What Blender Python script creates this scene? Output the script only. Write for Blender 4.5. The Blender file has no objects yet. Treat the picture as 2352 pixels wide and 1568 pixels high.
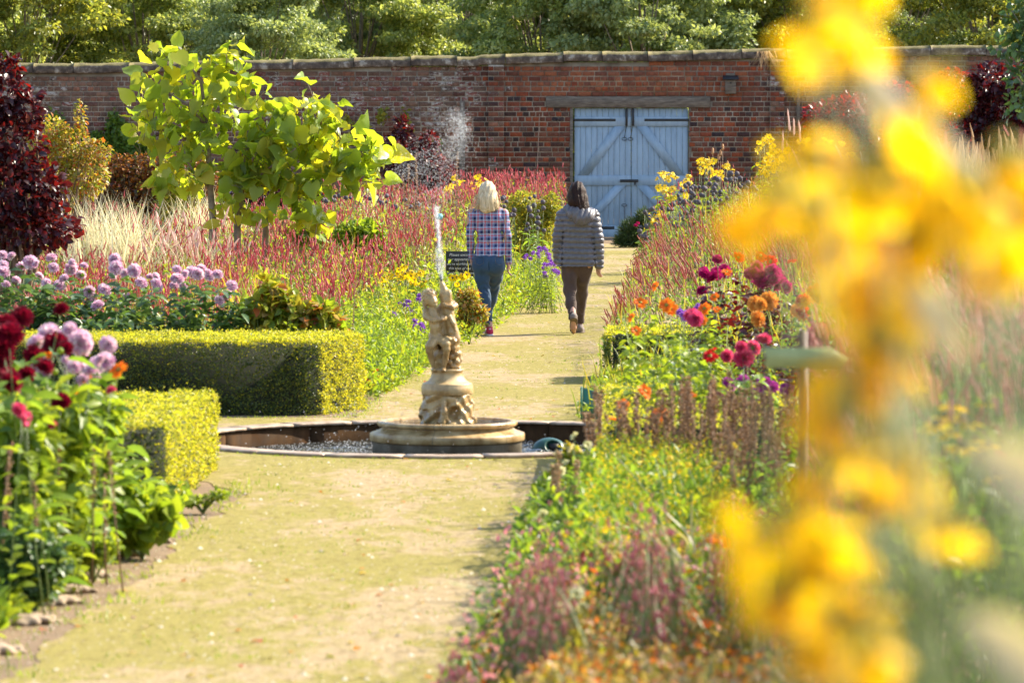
import bpy, bmesh, math, random
import numpy as np
from mathutils import Vector, Matrix, Euler

# ---------------------------------------------------------------- camera, sky, sun
SC = bpy.context.scene
W, H, F, CAMZ = 2352.0, 1568.0, 10500.0, 2.2
YH = 300.0
PITCH = math.atan((H / 2 - YH) / F)
cam_d = bpy.data.cameras.new("camera"); cam = bpy.data.objects.new("camera", cam_d)
SC.collection.objects.link(cam); SC.camera = cam
cam.location = (0, 0, CAMZ); cam.rotation_euler = (math.pi / 2 - PITCH, 0, 0)
cam_d.sensor_width = 36.0; cam_d.lens = 36.0 * F / W
cam_d.clip_start = 0.1; cam_d.clip_end = 2000
cam_d.dof.use_dof = True; cam_d.dof.focus_distance = 58.0
cam_d.dof.aperture_fstop = cam_d.lens / 1000 / 0.0275

SUN_EL, SUN_AZ = math.radians(38), math.radians(63)      # azimuth from +Y (away from camera) towards +X
world = bpy.data.worlds.new("World"); SC.world = world; world.use_nodes = True
wn = world.node_tree; wn.nodes.clear()
sky = wn.nodes.new('ShaderNodeTexSky'); sky.sky_type = 'NISHITA'; sky.sun_disc = False
sky.sun_elevation = SUN_EL; sky.sun_rotation = SUN_AZ
sky.air_density = 1.0; sky.dust_density = 1.5
bg = wn.nodes.new('ShaderNodeBackground'); bg.inputs[1].default_value = 0.15
wo = wn.nodes.new('ShaderNodeOutputWorld')
wn.links.new(sky.outputs[0], bg.inputs[0]); wn.links.new(bg.outputs[0], wo.inputs[0])
sl = bpy.data.lights.new("sun", 'SUN'); sl.energy = 5.0; sl.angle = math.radians(0.53); sl.color = (1.0, 0.905, 0.72)
so = bpy.data.objects.new("sun", sl); SC.collection.objects.link(so)
to_sun = Vector((math.sin(SUN_AZ) * math.cos(SUN_EL), math.cos(SUN_AZ) * math.cos(SUN_EL), math.sin(SUN_EL)))
so.rotation_euler = to_sun.to_track_quat('Z', 'Y').to_euler(); so.location = (30, 40, 60)
SC.view_settings.view_transform = 'Standard'; SC.view_settings.look = 'None'
SC.view_settings.exposure = 1.2; SC.view_settings.gamma = 1.0
SC.render.engine = 'CYCLES'
cy = SC.cycles
cy.max_bounces = 6; cy.diffuse_bounces = 3; cy.glossy_bounces = 3; cy.transmission_bounces = 4; cy.transparent_max_bounces = 4
cy.caustics_reflective = False; cy.caustics_refractive = False
cy.use_denoising = True

# ---------------------------------------------------------------- helpers
R = np.random.default_rng(11)
random.seed(5)
COL = SC.collection
cp, sp = math.cos(PITCH), math.sin(PITCH)

def P(px, py, d):
    """world point seen at photo pixel (2352 x 1568) at world depth y = d"""
    u = (np.asarray(px, float) - W / 2) / F; v = (H / 2 - np.asarray(py, float)) / F
    dy = cp + v * sp; dz = -sp + v * cp
    t = d / dy
    return np.stack([u * t, np.broadcast_to(d, np.shape(t)) * 1.0, CAMZ + dz * t], -1)

def G(px, py):
    u = (px - W / 2) / F; v = (H / 2 - py) / F
    dy = cp + v * sp; dz = -sp + v * cp
    t = -CAMZ / dz
    return (u * t, dy * t)

def mkmesh(name, V, Fs, mats=None, midx=None, smooth=False):
    """V (n,3); Fs: list of (m,k) int arrays"""
    me = bpy.data.meshes.new(name)
    if isinstance(Fs, np.ndarray): Fs = [Fs]
    Fs = [np.asarray(f, np.int64) for f in Fs if len(f)]
    nl = sum(f.size for f in Fs); nf = sum(len(f) for f in Fs)
    me.vertices.add(len(V)); me.vertices.foreach_set("co", np.asarray(V, np.float32).ravel())
    me.loops.add(nl); me.polygons.add(nf)
    li = np.concatenate([f.ravel() for f in Fs])
    tot = np.concatenate([np.full(len(f), f.shape[1]) for f in Fs])
    st = np.concatenate([[0], np.cumsum(tot)[:-1]])
    me.loops.foreach_set("vertex_index", li.astype(np.int32))
    me.polygons.foreach_set("loop_start", st.astype(np.int32))
    me.polygons.foreach_set("loop_total", tot.astype(np.int32))
    if midx is not None: me.polygons.foreach_set("material_index", np.asarray(midx, np.int32))
    if smooth: me.polygons.foreach_set("use_smooth", np.ones(nf, bool))
    me.update(calc_edges=True); me.validate()
    for m in (mats or []): me.materials.append(m)
    return me

class MB:
    """collects geometry with material indices"""
    def __init__(s): s.V = []; s.F = {}; s.n = 0
    def add(s, V, Fl, m=0):
        V = np.asarray(V, float).reshape(-1, 3)
        if isinstance(Fl, np.ndarray) or (len(Fl) and not isinstance(Fl[0], np.ndarray)):
            byk = {}
            for f in Fl: byk.setdefault(len(f), []).append(f)
            Fl = [np.array(v) for v in byk.values()]
        for f in Fl:
            if len(f): s.F.setdefault((f.shape[1], m), []).append(f + s.n)
        s.V.append(V); s.n += len(V); return s
    def mesh(s, name, mats, smooth=False):
        ks = list(s.F); Fs = [np.concatenate(s.F[k]) for k in ks]
        mi = np.concatenate([np.full(len(f), k[1]) for f, k in zip(Fs, ks)])
        return mkmesh(name, np.concatenate(s.V), Fs, mats, mi, smooth)

def link(name, me, parent=None, loc=None, rot=None, scale=None):
    o = bpy.data.objects.new(name, me); COL.objects.link(o)
    if parent is not None: o.parent = parent
    if loc is not None: o.location = loc
    if rot is not None: o.rotation_euler = rot
    if scale is not None: o.scale = (scale,) * 3 if np.isscalar(scale) else scale
    return o

def tag(o, label=None, cat=None, group=None, kind=None):
    if label: o['label'] = label
    if cat: o['category'] = cat
    if group: o['group'] = group
    if kind: o['kind'] = kind
    return o

def thing(name, label, cat, loc=(0, 0, 0), group=None, rz=0):
    o = bpy.data.objects.new(name, None); COL.objects.link(o); o.empty_display_size = 0.1
    o.location = loc; o.rotation_euler = (0, 0, rz)
    return tag(o, label, cat, group)

def frames(D, Nn):
    """rotation matrices with y = D, z ~ Nn"""
    D = D / np.linalg.norm(D, axis=1, keepdims=True)
    X = np.cross(D, Nn); l = np.linalg.norm(X, axis=1, keepdims=True); l[l < 1e-6] = 1; X = X / l
    Z = np.cross(X, D)
    return np.stack([X, D, Z], axis=2)

def inst(tv, tf, pos, rot, sc):
    """instances of template verts; sc (n,) or (n,3)"""
    n = len(pos); k = len(tv); sc = np.asarray(sc, float)
    if sc.ndim == 1: sc = np.repeat(sc[:, None], 3, 1)
    V = np.einsum('nij,nkj->nki', rot, tv[None] * sc[:, None, :]) + pos[:, None, :]
    V = V.reshape(-1, 3); off = (np.arange(n) * k)[:, None, None]
    return V, [(f[None] + off).reshape(-1, f.shape[1]) for f in tf]

def rnd_dirs(n):
    v = R.normal(size=(n, 3)); return v / np.linalg.norm(v, axis=1, keepdims=True)

# leaf templates: x width, y length, z up
L4 = (np.array([[0, 0, 0], [.5, .45, .12], [0, 1, -.08], [-.5, .45, .12]]), [np.array([[0, 1, 2], [0, 2, 3]])])
L8 = (np.array([[0, 0, 0], [.38, .22, .1], [.5, .5, .12], [.28, .8, 0], [0, 1, -.15], [-.28, .8, 0], [-.5, .5, .12], [-.38, .22, .1], [0, .5, 0]]),
      [np.array([[0, 1, 8], [1, 2, 8], [2, 3, 8], [3, 4, 8], [4, 5, 8], [5, 6, 8], [6, 7, 8], [7, 0, 8]])])
BLADE = (np.array([[-.5, 0, 0], [.5, 0, 0], [-.45, .35, .03], [.45, .35, .03], [-.3, .7, 0], [.3, .7, 0], [0, 1, -.12]]),
         [np.array([[0, 1, 3, 2], [2, 3, 5, 4]]), np.array([[4, 5, 6]])])
def heart():
    a = [(0, 0), (.22, -.12), (.46, .02), (.55, .3), (.46, .55), (.3, .75), (0, 1.0), (-.3, .75), (-.46, .55), (-.55, .3), (-.46, .02), (-.22, -.12)]
    V = [(x, y, .10 * abs(x) * 2 - .35 * max(0, y) ** 2 * .6 + .05 * math.sin(9 * x + 5 * y)) for x, y in a] + [(0, .15, -.02), (0, .45, -.08)]
    Fc = [[12, i, i + 1] for i in range(0, 3)] + [[12, 3, 13], [13, 3, 4], [13, 4, 5], [13, 5, 6], [13, 6, 7], [13, 7, 8], [13, 8, 9], [12, 13, 9]] + [[12, i, i + 1] for i in range(9, 11)] + [[12, 11, 0]]
    return (np.array(V), [np.array(Fc)])
HEART = heart()

def tube_np(pts, rads, k=5):
    pts = np.asarray(pts, float); n = len(pts); rads = np.broadcast_to(rads, (n,))
    T = np.gradient(pts, axis=0); T /= np.linalg.norm(T, axis=1, keepdims=True) + 1e-9
    ref = np.array([.3, .9, .1]) if abs(T[0][2]) > .5 else np.array([0, 0, 1.])
    A = np.cross(T, ref); A /= np.linalg.norm(A, axis=1, keepdims=True) + 1e-9; B = np.cross(T, A)
    th = np.linspace(0, 2 * np.pi, k, endpoint=False)
    V = pts[:, None] + rads[:, None, None] * (np.cos(th)[None, :, None] * A[:, None] + np.sin(th)[None, :, None] * B[:, None])
    q = []
    for i in range(n - 1):
        for j in range(k):
            q.append([i * k + j, i * k + (j + 1) % k, (i + 1) * k + (j + 1) % k, (i + 1) * k + j])
    V = V.reshape(-1, 3)
    fl = [np.array(q)]
    V = np.concatenate([V, pts[:1], pts[-1:]]); c0, c1 = n * k, n * k + 1
    tr = [[c0, (j + 1) % k, j] for j in range(k)] + [[c1, (n - 1) * k + j, (n - 1) * k + (j + 1) % k] for j in range(k)]
    fl.append(np.array(tr)); return V, fl

def box_np(x0, x1, y0, y1, z0, z1):
    V = np.array([[x, y, z] for z in (z0, z1) for y in (y0, y1) for x in (x0, x1)], float)
    return V, [np.array([[0, 2, 3, 1], [4, 5, 7, 6], [0, 1, 5, 4], [2, 6, 7, 3], [0, 4, 6, 2], [1, 3, 7, 5]])]

def bbox_np(x0, x1, y0, y1, z0, z1, b):
    """box with chamfered edges"""
    bm = bmesh.new(); r = bmesh.ops.create_cube(bm, size=1)
    for v in bm.verts:
        v.co = Vector((x0 + (v.co.x + .5) * (x1 - x0), y0 + (v.co.y + .5) * (y1 - y0), z0 + (v.co.z + .5) * (z1 - z0)))
    bmesh.ops.bevel(bm, geom=list(bm.edges), offset=b, segments=1, affect='EDGES', profile=.5)
    bm.verts.index_update()
    V = np.array([v.co[:] for v in bm.verts]); Fl = [[v.index for v in f.verts] for f in bm.faces]; bm.free()
    return V, Fl

def lathe_np(prof, n=64):
    prof = np.array(prof, float); k = len(prof)
    th = np.linspace(0, 2 * np.pi, n, endpoint=False)
    V = np.stack([prof[None, :, 0] * np.cos(th)[:, None], prof[None, :, 0] * np.sin(th)[:, None], np.broadcast_to(prof[None, :, 1], (n, k))], -1).reshape(-1, 3)
    q = [[i * k + j, ((i + 1) % n) * k + j, ((i + 1) % n) * k + j + 1, i * k + j + 1] for i in range(n) for j in range(k - 1)]
    return V, [np.array(q)]

# ---------------------------------------------------------------- node materials
def mat_base(name):
    m = bpy.data.materials.new(name); m.use_nodes = True; nt = m.node_tree
    return m, nt, nt.nodes['Principled BSDF'], nt.nodes['Material Output']
def nd(nt, t, **kw):
    n = nt.nodes.new(t)
    for k, v in kw.items():
        if k.startswith('i_'):
            key = k[2:]; key = int(key) if key.isdigit() else key.replace('_', ' ')
            if isinstance(v, bpy.types.NodeSocket): nt.links.new(v, n.inputs[key])
            else: n.inputs[key].default_value = v
        else: setattr(n, k, v)
    return n
def ramp(nt, fac, stops, interp='LINEAR'):
    r = nt.nodes.new('ShaderNodeValToRGB'); r.color_ramp.interpolation = interp
    e = r.color_ramp.elements
    while len(e) < len(stops): e.new(0.5)
    for el, (p, c) in zip(e, stops): el.position = p; el.color = (*c, 1) if len(c) == 3 else c
    nt.links.new(fac, r.inputs[0]); return r.outputs[0]
def mixc(nt, f, a, b, mode='MIX'):
    n = nt.nodes.new('ShaderNodeMix'); n.data_type = 'RGBA'; n.blend_type = mode
    for s, v in ((n.inputs[0], f), (n.inputs[6], a), (n.inputs[7], b)):
        if isinstance(v, bpy.types.NodeSocket): nt.links.new(v, s)
        else: s.default_value = v if np.isscalar(v) else (*v, 1)
    return n.outputs[2]
def math_n(nt, op, a, b=0.0, clamp=False):
    n = nt.nodes.new('ShaderNodeMath'); n.operation = op; n.use_clamp = clamp
    for i, v in enumerate((a, b)):
        if isinstance(v, bpy.types.NodeSocket): nt.links.new(v, n.inputs[i])
        else: n.inputs[i].default_value = v
    return n.outputs[0]
def objco(nt, sc=1.0):
    tc = nt.nodes.new('ShaderNodeTexCoord'); mp = nt.nodes.new('ShaderNodeMapping')
    nt.links.new(tc.outputs['Object'], mp.inputs[0])
    mp.inputs['Scale'].default_value = (sc,) * 3 if np.isscalar(sc) else sc
    return mp.outputs[0]
def noise(nt, co, scale, detail=3.0, rough=.55):
    n = nd(nt, 'ShaderNodeTexNoise'); n.inputs['Scale'].default_value = scale; n.inputs['Detail'].default_value = detail
    n.inputs['Roughness'].default_value = rough; nt.links.new(co, n.inputs['Vector']); return n.outputs['Fac']
def bump(nt, h, strength, dist, bs):
    b = nd(nt, 'ShaderNodeBump'); b.inputs['Strength'].default_value = strength; b.inputs['Distance'].default_value = dist
    nt.links.new(h, b.inputs['Height']); nt.links.new(b.outputs[0], bs.inputs['Normal'])

def leafmat(name, cols, trans=.5, rough=.42, tint=(1.5, 1.4, .7), spec=.5):
    """each leaf (mesh island) takes its own colour from the list"""
    m, nt, bs, out = mat_base(name)
    g = nd(nt, 'ShaderNodeNewGeometry')
    n = len(cols)
    c = ramp(nt, g.outputs['Random Per Island'], [(i / max(1, n - 1), cc) for i, cc in enumerate(cols)])
    nt.links.new(c, bs.inputs['Base Color']); bs.inputs['Roughness'].default_value = rough
    bs.inputs['Specular IOR Level'].default_value = spec
    t = nd(nt, 'ShaderNodeBsdfTranslucent'); tc = mixc(nt, 1.0, c, tint, 'MULTIPLY'); nt.links.new(tc, t.inputs[0])
    mx = nd(nt, 'ShaderNodeMixShader'); mx.inputs[0].default_value = trans
    nt.links.new(bs.outputs[0], mx.inputs[1]); nt.links.new(t.outputs[0], mx.inputs[2]); nt.links.new(mx.outputs[0], out.inputs[0])
    return m
def plain(name, col, rough=.6, var=.25, scale=30, metal=0.0, bumpd=0.0, spec=.5):
    m, nt, bs, out = mat_base(name); co = objco(nt)
    f = noise(nt, co, scale, 4)
    c = ramp(nt, f, [(.3, tuple(x * (1 - var) for x in col)), (.7, tuple(min(1, x * (1 + var)) for x in col))])
    nt.links.new(c, bs.inputs['Base Color']); bs.inputs['Roughness'].default_value = rough; bs.inputs['Metallic'].default_value = metal
    bs.inputs['Specular IOR Level'].default_value = spec
    if bumpd: bump(nt, f, .6, bumpd, bs)
    return m

M = {}
GREEN = [(.07, .14, .03), (.14, .24, .04), (.22, .33, .045), (.10, .18, .045)]
M['green'] = leafmat('leaf_green', GREEN)
M['lime'] = leafmat('leaf_lime', [(.16, .26, .02), (.30, .36, .03), (.24, .33, .03), (.12, .2, .03)], .55)
M['yellowgreen'] = leafmat('leaf_yellowgreen', [(.20, .26, .03), (.42, .38, .04), (.30, .30, .04), (.14, .2, .03), (.5, .36, .05)], .5)
M['autumn'] = leafmat('leaf_autumn', [(.45, .22, .03), (.5, .12, .03), (.25, .25, .03), (.4, .3, .05), (.5, .35, .25), (.2, .22, .04)], .45)
M['bluegreen'] = leafmat('leaf_bluegreen', [(.06, .12, .05), (.10, .17, .08), (.12, .22, .05), (.05, .09, .04)], .35, .35)
M['grey'] = leafmat('leaf_greygreen', [(.50, .44, .30), (.58, .52, .38), (.54, .48, .32)], .35, .5)
M['purple'] = leafmat('leaf_purple', [(.018, .006, .012), (.05, .012, .018), (.09, .014, .012), (.03, .012, .02), (.15, .02, .012)], .35, .33, (2.6, .8, .6))
M['purplered'] = leafmat('leaf_purplered', [(.10, .012, .02), (.2, .02, .03), (.28, .03, .03), (.06, .01, .02)], .5, .35, (2, .7, .7))
M['copper'] = leafmat('leaf_copper', [(.05, .02, .015), (.3, .10, .02), (.4, .16, .03), (.03, .015, .015), (.2, .16, .03), (.1, .03, .02)], .4, .3)
M['wood_l'] = leafmat('leaf_woodland', [(.14, .20, .06), (.25, .32, .10), (.36, .42, .15), (.48, .5, .19)], .5, .38)
M['wood_y'] = leafmat('leaf_woodland_yellowing', [(.14, .19, .05), (.25, .31, .07), (.44, .43, .08), (.11, .15, .04)], .5, .38)
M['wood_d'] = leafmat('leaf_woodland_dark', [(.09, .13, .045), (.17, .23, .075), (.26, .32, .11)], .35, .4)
M['wood_p'] = leafmat('leaf_woodland_pale', [(.19, .25, .10), (.30, .37, .16), (.42, .47, .22)], .45, .4)
M['big'] = leafmat('leaf_big_lime', [(.23, .33, .07), (.32, .43, .06), (.19, .29, .06), (.39, .46, .07), (.5, .48, .06), (.14, .23, .05)], .6, .36, (1.65, 1.5, .35))
M['boxnew_suntint'] = leafmat('leaf_box_young_suntint', [(.30, .34, .03), (.44, .43, .04), (.54, .48, .05), (.22, .28, .03), (.6, .53, .1)], .55, .38, (1.65, 1.55, .6), .4)  # yellow of young growth, with sunlight also painted into the leaf colour
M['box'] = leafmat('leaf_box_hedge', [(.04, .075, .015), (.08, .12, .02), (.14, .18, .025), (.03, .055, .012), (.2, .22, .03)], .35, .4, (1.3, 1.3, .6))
M['russet'] = leafmat('flower_russet_spike', [(.34, .08, .06), (.5, .13, .10), (.28, .09, .06), (.55, .25, .18), (.42, .06, .07)], .4, .6, (1.2, 1, 1))
M['stem'] = plain('stem_green', (.14, .19, .05), .5)
M['stembrown'] = plain('stem_brown', (.20, .12, .07), .7)
M['bark'] = plain('bark', (.22, .17, .12), .8, .4, 12, bumpd=.01)
M['seed'] = leafmat('seed_brown', [(.28, .16, .09), (.4, .25, .15), (.5, .33, .2), (.2, .12, .075)], .35, .8)
M['redspike'] = leafmat('flower_red_spike', [(.48, .05, .075), (.62, .12, .15), (.38, .05, .06), (.68, .24, .24), (.5, .14, .10)], .4, .6, (1.2, 1.0, 1.0))
M['pinkspike'] = leafmat('flower_pink_spike', [(.56, .20, .24), (.66, .32, .33), (.46, .14, .18), (.7, .45, .40)], .45, .6, (1.2, 1, 1))
def flower(name, cols, tr=.4): 
    M[name] = leafmat('petal_' + name, cols, tr, .5, (1.15, 1.1, 1.05), .25)
flower('lilac', [(.70, .38, .58), (.84, .60, .74), (.90, .80, .82), (.68, .32, .54), (.90, .76, .80)], .4)
flower('crimson', [(.18, .004, .02), (.32, .006, .03), (.10, .003, .015)])
flower('magenta', [(.45, .01, .14), (.6, .02, .2), (.34, .01, .1)])
flower('pink', [(.75, .06, .2), (.8, .15, .28), (.65, .03, .12)])
flower('violetpink', [(.55, .05, .4), (.62, .1, .45), (.4, .03, .3)])
flower('orange', [(.85, .22, .015), (.9, .32, .02), (.8, .14, .01)])
flower('amber', [(.85, .38, .06), (.9, .48, .1), (.8, .28, .03)])
flower('red', [(.7, .015, .02), (.8, .03, .03), (.5, .01, .02)])
flower('yellow', [(.85, .60, .015), (.9, .68, .03), (.82, .52, .01)])
flower('gold', [(.95, .66, .004), (.96, .76, .012), (.94, .60, .001)], .62)
flower('cream', [(.8, .78, .42), (.85, .82, .55), (.78, .72, .3)])
flower('violet', [(.25, .08, .5), (.35, .14, .58), (.2, .06, .42)])
flower('palegrass', [(.62, .58, .34), (.75, .72, .5), (.55, .5, .25), (.8, .78, .62)], .45)
flower('tan', [(.55, .38, .2), (.62, .46, .28), (.45, .3, .16), (.7, .56, .38)], .45)
flower('plume', [(.7, .52, .46), (.78, .62, .56), (.6, .42, .38)], .45)
M['globe'] = leafmat('globe_thistle', [(.07, .055, .09), (.13, .11, .15), (.05, .035, .045), (.17, .15, .17)], .1, .7, (1, 1, 1))
M['cone'] = plain('flower_cone', (.10, .055, .02), .8, .4, 200)
M['conegold'] = plain('flower_cone_green', (.30, .26, .03), .8, .4, 200)

# ---------------------------------------------------------------- implicit-surface builder (organic bodies)
import openvdb
class Blob:
    def __init__(s, lo, hi, vx):
        s.lo = np.array(lo, float); s.vx = vx
        s.n = np.ceil((np.array(hi) - s.lo) / vx).astype(int) + 1
        s.g = np.full(s.n, .2, np.float32)
    def _box(s, lo, hi, m):
        a = np.maximum(0, np.floor((np.array(lo) - m - s.lo) / s.vx)).astype(int)
        b = np.minimum(s.n, np.ceil((np.array(hi) + m - s.lo) / s.vx).astype(int) + 1)
        if np.any(b <= a): return None
        ax = [s.lo[i] + s.vx * np.arange(a[i], b[i]) for i in range(3)]
        return tuple(slice(a[i], b[i]) for i in range(3)), np.meshgrid(*ax, indexing='ij')
    def _mix(s, sl, d, k, sub=False):
        g = s.g[sl]
        if sub: a, b = -d, g; h = np.clip(.5 - .5 * (b - a) / k, 0, 1); s.g[sl] = (b * (1 - h) + a * h + k * h * (1 - h)); return
        h = np.clip(.5 + .5 * (g - d) / k, 0, 1); s.g[sl] = g * (1 - h) + d * h - k * h * (1 - h)
    def cap(s, a, b, ra, rb=None, k=.02, fl=1.0, sub=False, disp=None):
        rb = ra if rb is None else rb; a = np.array(a, float); b = np.array(b, float); r = max(ra, rb)
        q = s._box(np.minimum(a, b) - r / min(fl, 1), np.maximum(a, b) + r / min(fl, 1), k + 3 * s.vx + .02)
        if q is None: return s
        sl, (X, Y, Z) = q; ba = b - a; L = max(1e-9, float(ba @ ba))
        t = np.clip(((X - a[0]) * ba[0] + (Y - a[1]) * ba[1] + (Z - a[2]) * ba[2]) / L, 0, 1)
        d = np.sqrt((X - a[0] - t * ba[0]) ** 2 + ((Y - a[1] - t * ba[1]) * fl) ** 2 + (Z - a[2] - t * ba[2]) ** 2) - (ra + (rb - ra) * t)
        if disp is not None: d = d - disp(X, Y, Z)
        s._mix(sl, d.astype(np.float32), k, sub); return s
    def chain(s, pts, rs, k=.02, **kw):
        for i in range(len(pts) - 1): s.cap(pts[i], pts[i + 1], rs[i], rs[i + 1], k, **kw)
        return s
    def ell(s, c, r, k=.02, sub=False, disp=None):
        c = np.array(c, float); r = np.array(r, float); q = s._box(c - r, c + r, k + 3 * s.vx + .02)
        if q is None: return s
        sl, (X, Y, Z) = q
        m = np.sqrt(((X - c[0]) / r[0]) ** 2 + ((Y - c[1]) / r[1]) ** 2 + ((Z - c[2]) / r[2]) ** 2)
        d = (m - 1) * r.min()
        if disp is not None: d = d - disp(X, Y, Z)
        s._mix(sl, d.astype(np.float32), k, sub); return s
    def cutz(s, z, above=True):
        i = int(round((z - s.lo[2]) / s.vx)); Z = s.lo[2] + s.vx * np.arange(s.n[2]); d = (Z - z) if above else (z - Z)
        s.g = np.maximum(s.g, d[None, None].astype(np.float32)); return s
    def disp(s, fn):
        ax = [s.lo[i] + s.vx * np.arange(s.n[i]) for i in range(3)]
        X, Y, Z = np.meshgrid(*ax, indexing='ij'); s.g -= fn(X, Y, Z).astype(np.float32); return s
    def mesh(s, name, mats):
        g = openvdb.FloatGrid(background=.2); s.g[[0, -1]] = .2; s.g[:, [0, -1]] = .2; s.g[:, :, [0, -1]] = .2
        g.copyFromArray(s.g); pt, tr, qd = g.convertToPolygons(isovalue=0.0)
        V = pt * s.vx + s.lo
        Fs = [np.asarray(f, np.int64) for f in (tr, qd) if len(f)]
        vol = 0
        for f in Fs:
            for j in range(1, f.shape[1] - 1):
                vol += np.einsum('ij,ij->i', V[f[:, 0]], np.cross(V[f[:, j]], V[f[:, j + 1]])).sum()
        if vol < 0: Fs = [f[:, ::-1] for f in Fs]
        return mkmesh(name, V, Fs, mats, None, True)

def wob(a, f):
    return lambda X, Y, Z: a * (np.sin(f * X + 1.3 * np.sin(f * .7 * Z)) * np.sin(f * Y + 1) + np.sin(f * 1.3 * Z + 2 * np.sin(f * .5 * X)) * .7)

# ================================================================ GROUND, PATH
def m_ground():
    m, nt, bs, out = mat_base('soil'); co = objco(nt)
    a = noise(nt, co, 3, 5); b = noise(nt, co, 40, 4)
    c = ramp(nt, a, [(.3, (.15, .095, .055)), (.7, (.27, .18, .10))])
    c2 = mixc(nt, ramp(nt, b, [(.58, (0, 0, 0)), (.72, (1, 1, 1))]), c, (.16, .17, .05))
    nt.links.new(c2, bs.inputs['Base Color']); bs.inputs['Roughness'].default_value = 1; bump(nt, b, .8, .02, bs); return m
def m_path():
    m, nt, bs, out = mat_base('mossy_gravel'); co = objco(nt); co2 = objco(nt, (1, .45, 1))
    big = noise(nt, co2, .9, 5, .6); mid = noise(nt, co2, 7, 5, .65); fine = noise(nt, co, 70, 4, .7); sp = noise(nt, co, 160, 2)
    grav = ramp(nt, fine, [(.25, (.20, .135, .085)), (.5, (.39, .295, .16)), (.72, (.52, .405, .24))])
    moss = ramp(nt, fine, [(.3, (.20, .165, .05)), (.7, (.385, .325, .095))])
    t = math_n(nt, 'ADD', math_n(nt, 'MULTIPLY', big, 1.2), math_n(nt, 'MULTIPLY', mid, .75))
    f = ramp(nt, t, [(.86, (0, 0, 0)), (1.26, (1, 1, 1))])
    c = mixc(nt, f, grav, moss)
    v = nd(nt, 'ShaderNodeTexVoronoi'); v.inputs['Scale'].default_value = 26; nt.links.new(co, v.inputs['Vector'])
    dk = ramp(nt, v.outputs['Distance'], [(.03, (.45, .4, .35)), (.12, (1, 1, 1))])
    c = mixc(nt, 1.0, c, dk, 'MULTIPLY')
    lo = ramp(nt, noise(nt, co2, 16, 6, .75), [(.34, (.55, .5, .42)), (.5, (1, 1, 1))])
    c = mixc(nt, .8, c, lo, 'MULTIPLY')
    nt.links.new(c, bs.inputs['Base Color']); bs.inputs['Roughness'].default_value = .95; bs.inputs['Specular IOR Level'].default_value = .15
    h = math_n(nt, 'ADD', fine, math_n(nt, 'MULTIPLY', mid, 2)); bump(nt, h, .6, .018, bs); return m
M['soil'] = m_ground(); M['path'] = m_path()

# pond centre
PC = np.array([(1027 - W / 2) / F * 32.5, 32.5])
me = MB()
ringn = 96
# ground: a sheet with a round hole for the pond
def sheet_with_hole(outer, z, rad):
    """radial fan between a circle round the pond and an outer polygon (list of xy, counter-clockwise)"""
    bm = bmesh.new()
    ov = [bm.verts.new((x, y, z)) for x, y in outer]
    iv = [bm.verts.new((PC[0] + rad * math.cos(t), PC[1] + rad * math.sin(t), z)) for t in np.linspace(0, 2 * math.pi, ringn, endpoint=False)]
    oe = [bm.edges.new((ov[i], ov[(i + 1) % len(ov)])) for i in range(len(ov))]
    ie = [bm.edges.new((iv[i], iv[(i + 1) % ringn])) for i in range(ringn)]
    bmesh.ops.triangle_fill(bm, use_beauty=True, use_dissolve=False, edges=oe + ie)
    bmesh.ops.recalc_face_normals(bm, faces=list(bm.faces))
    if bm.faces and sum(f.normal.z for f in bm.faces) < 0: bmesh.ops.reverse_faces(bm, faces=list(bm.faces))
    m = bpy.data.meshes.new('sheet'); bm.to_mesh(m); bm.free(); return m
RIN, ROUT = 1.76, 1.95
g = sheet_with_hole([(-900, -60), (900, -60), (900, 1500), (-900, 1500)], 0.0, RIN + .04); g.materials.append(M['soil'])
tag(link('ground', g), kind='structure')
lp = [(-60, 1640), (60, 1530), (210, 1400), (330, 1330), (440, 1215), (520, 1165), (560, 1130)]
left = [G(*p) for p in lp] + [(-2.6, 30.2), (-3.6, 31.2), (-3.8, 34.9), (-1.2, 35.0)] + [G(*p) for p in [(880, 905), (960, 850), (1040, 800), (1120, 735), (1200, 695), (1290, 650), (1310, 600), (1290, 560)]]
right = [G(*p) for p in [(1640, 560), (1600, 620), (1560, 700), (1540, 800)]] + [(1.4, 38), (1.3, 36), (3.5, 35.5), (3.6, 31.2), (1.0, 31.0), (.7, 27)] + [G(*p) for p in [(1420, 1250), (1330, 1440), (1230, 1568), (1230, 1700)]]
outer = []
for s in (left, right):
    for (x0, y0), (x1, y1) in zip(s[:-1], s[1:]):
        n = 16
        for i in range(n):
            t = i / n; yy = y0 + (y1 - y0) * t; outer.append((x0 + (x1 - x0) * t + .03 * math.sin(yy * 5.1) + .02 * math.sin(yy * 13.7 + 1) + R.normal() * .008, yy))
    outer.append(s[-1])
pth = sheet_with_hole(outer[::-1], .004, RIN + .05); pth.materials.append(M['path'])
tag(link('path', pth), kind='structure')

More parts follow.
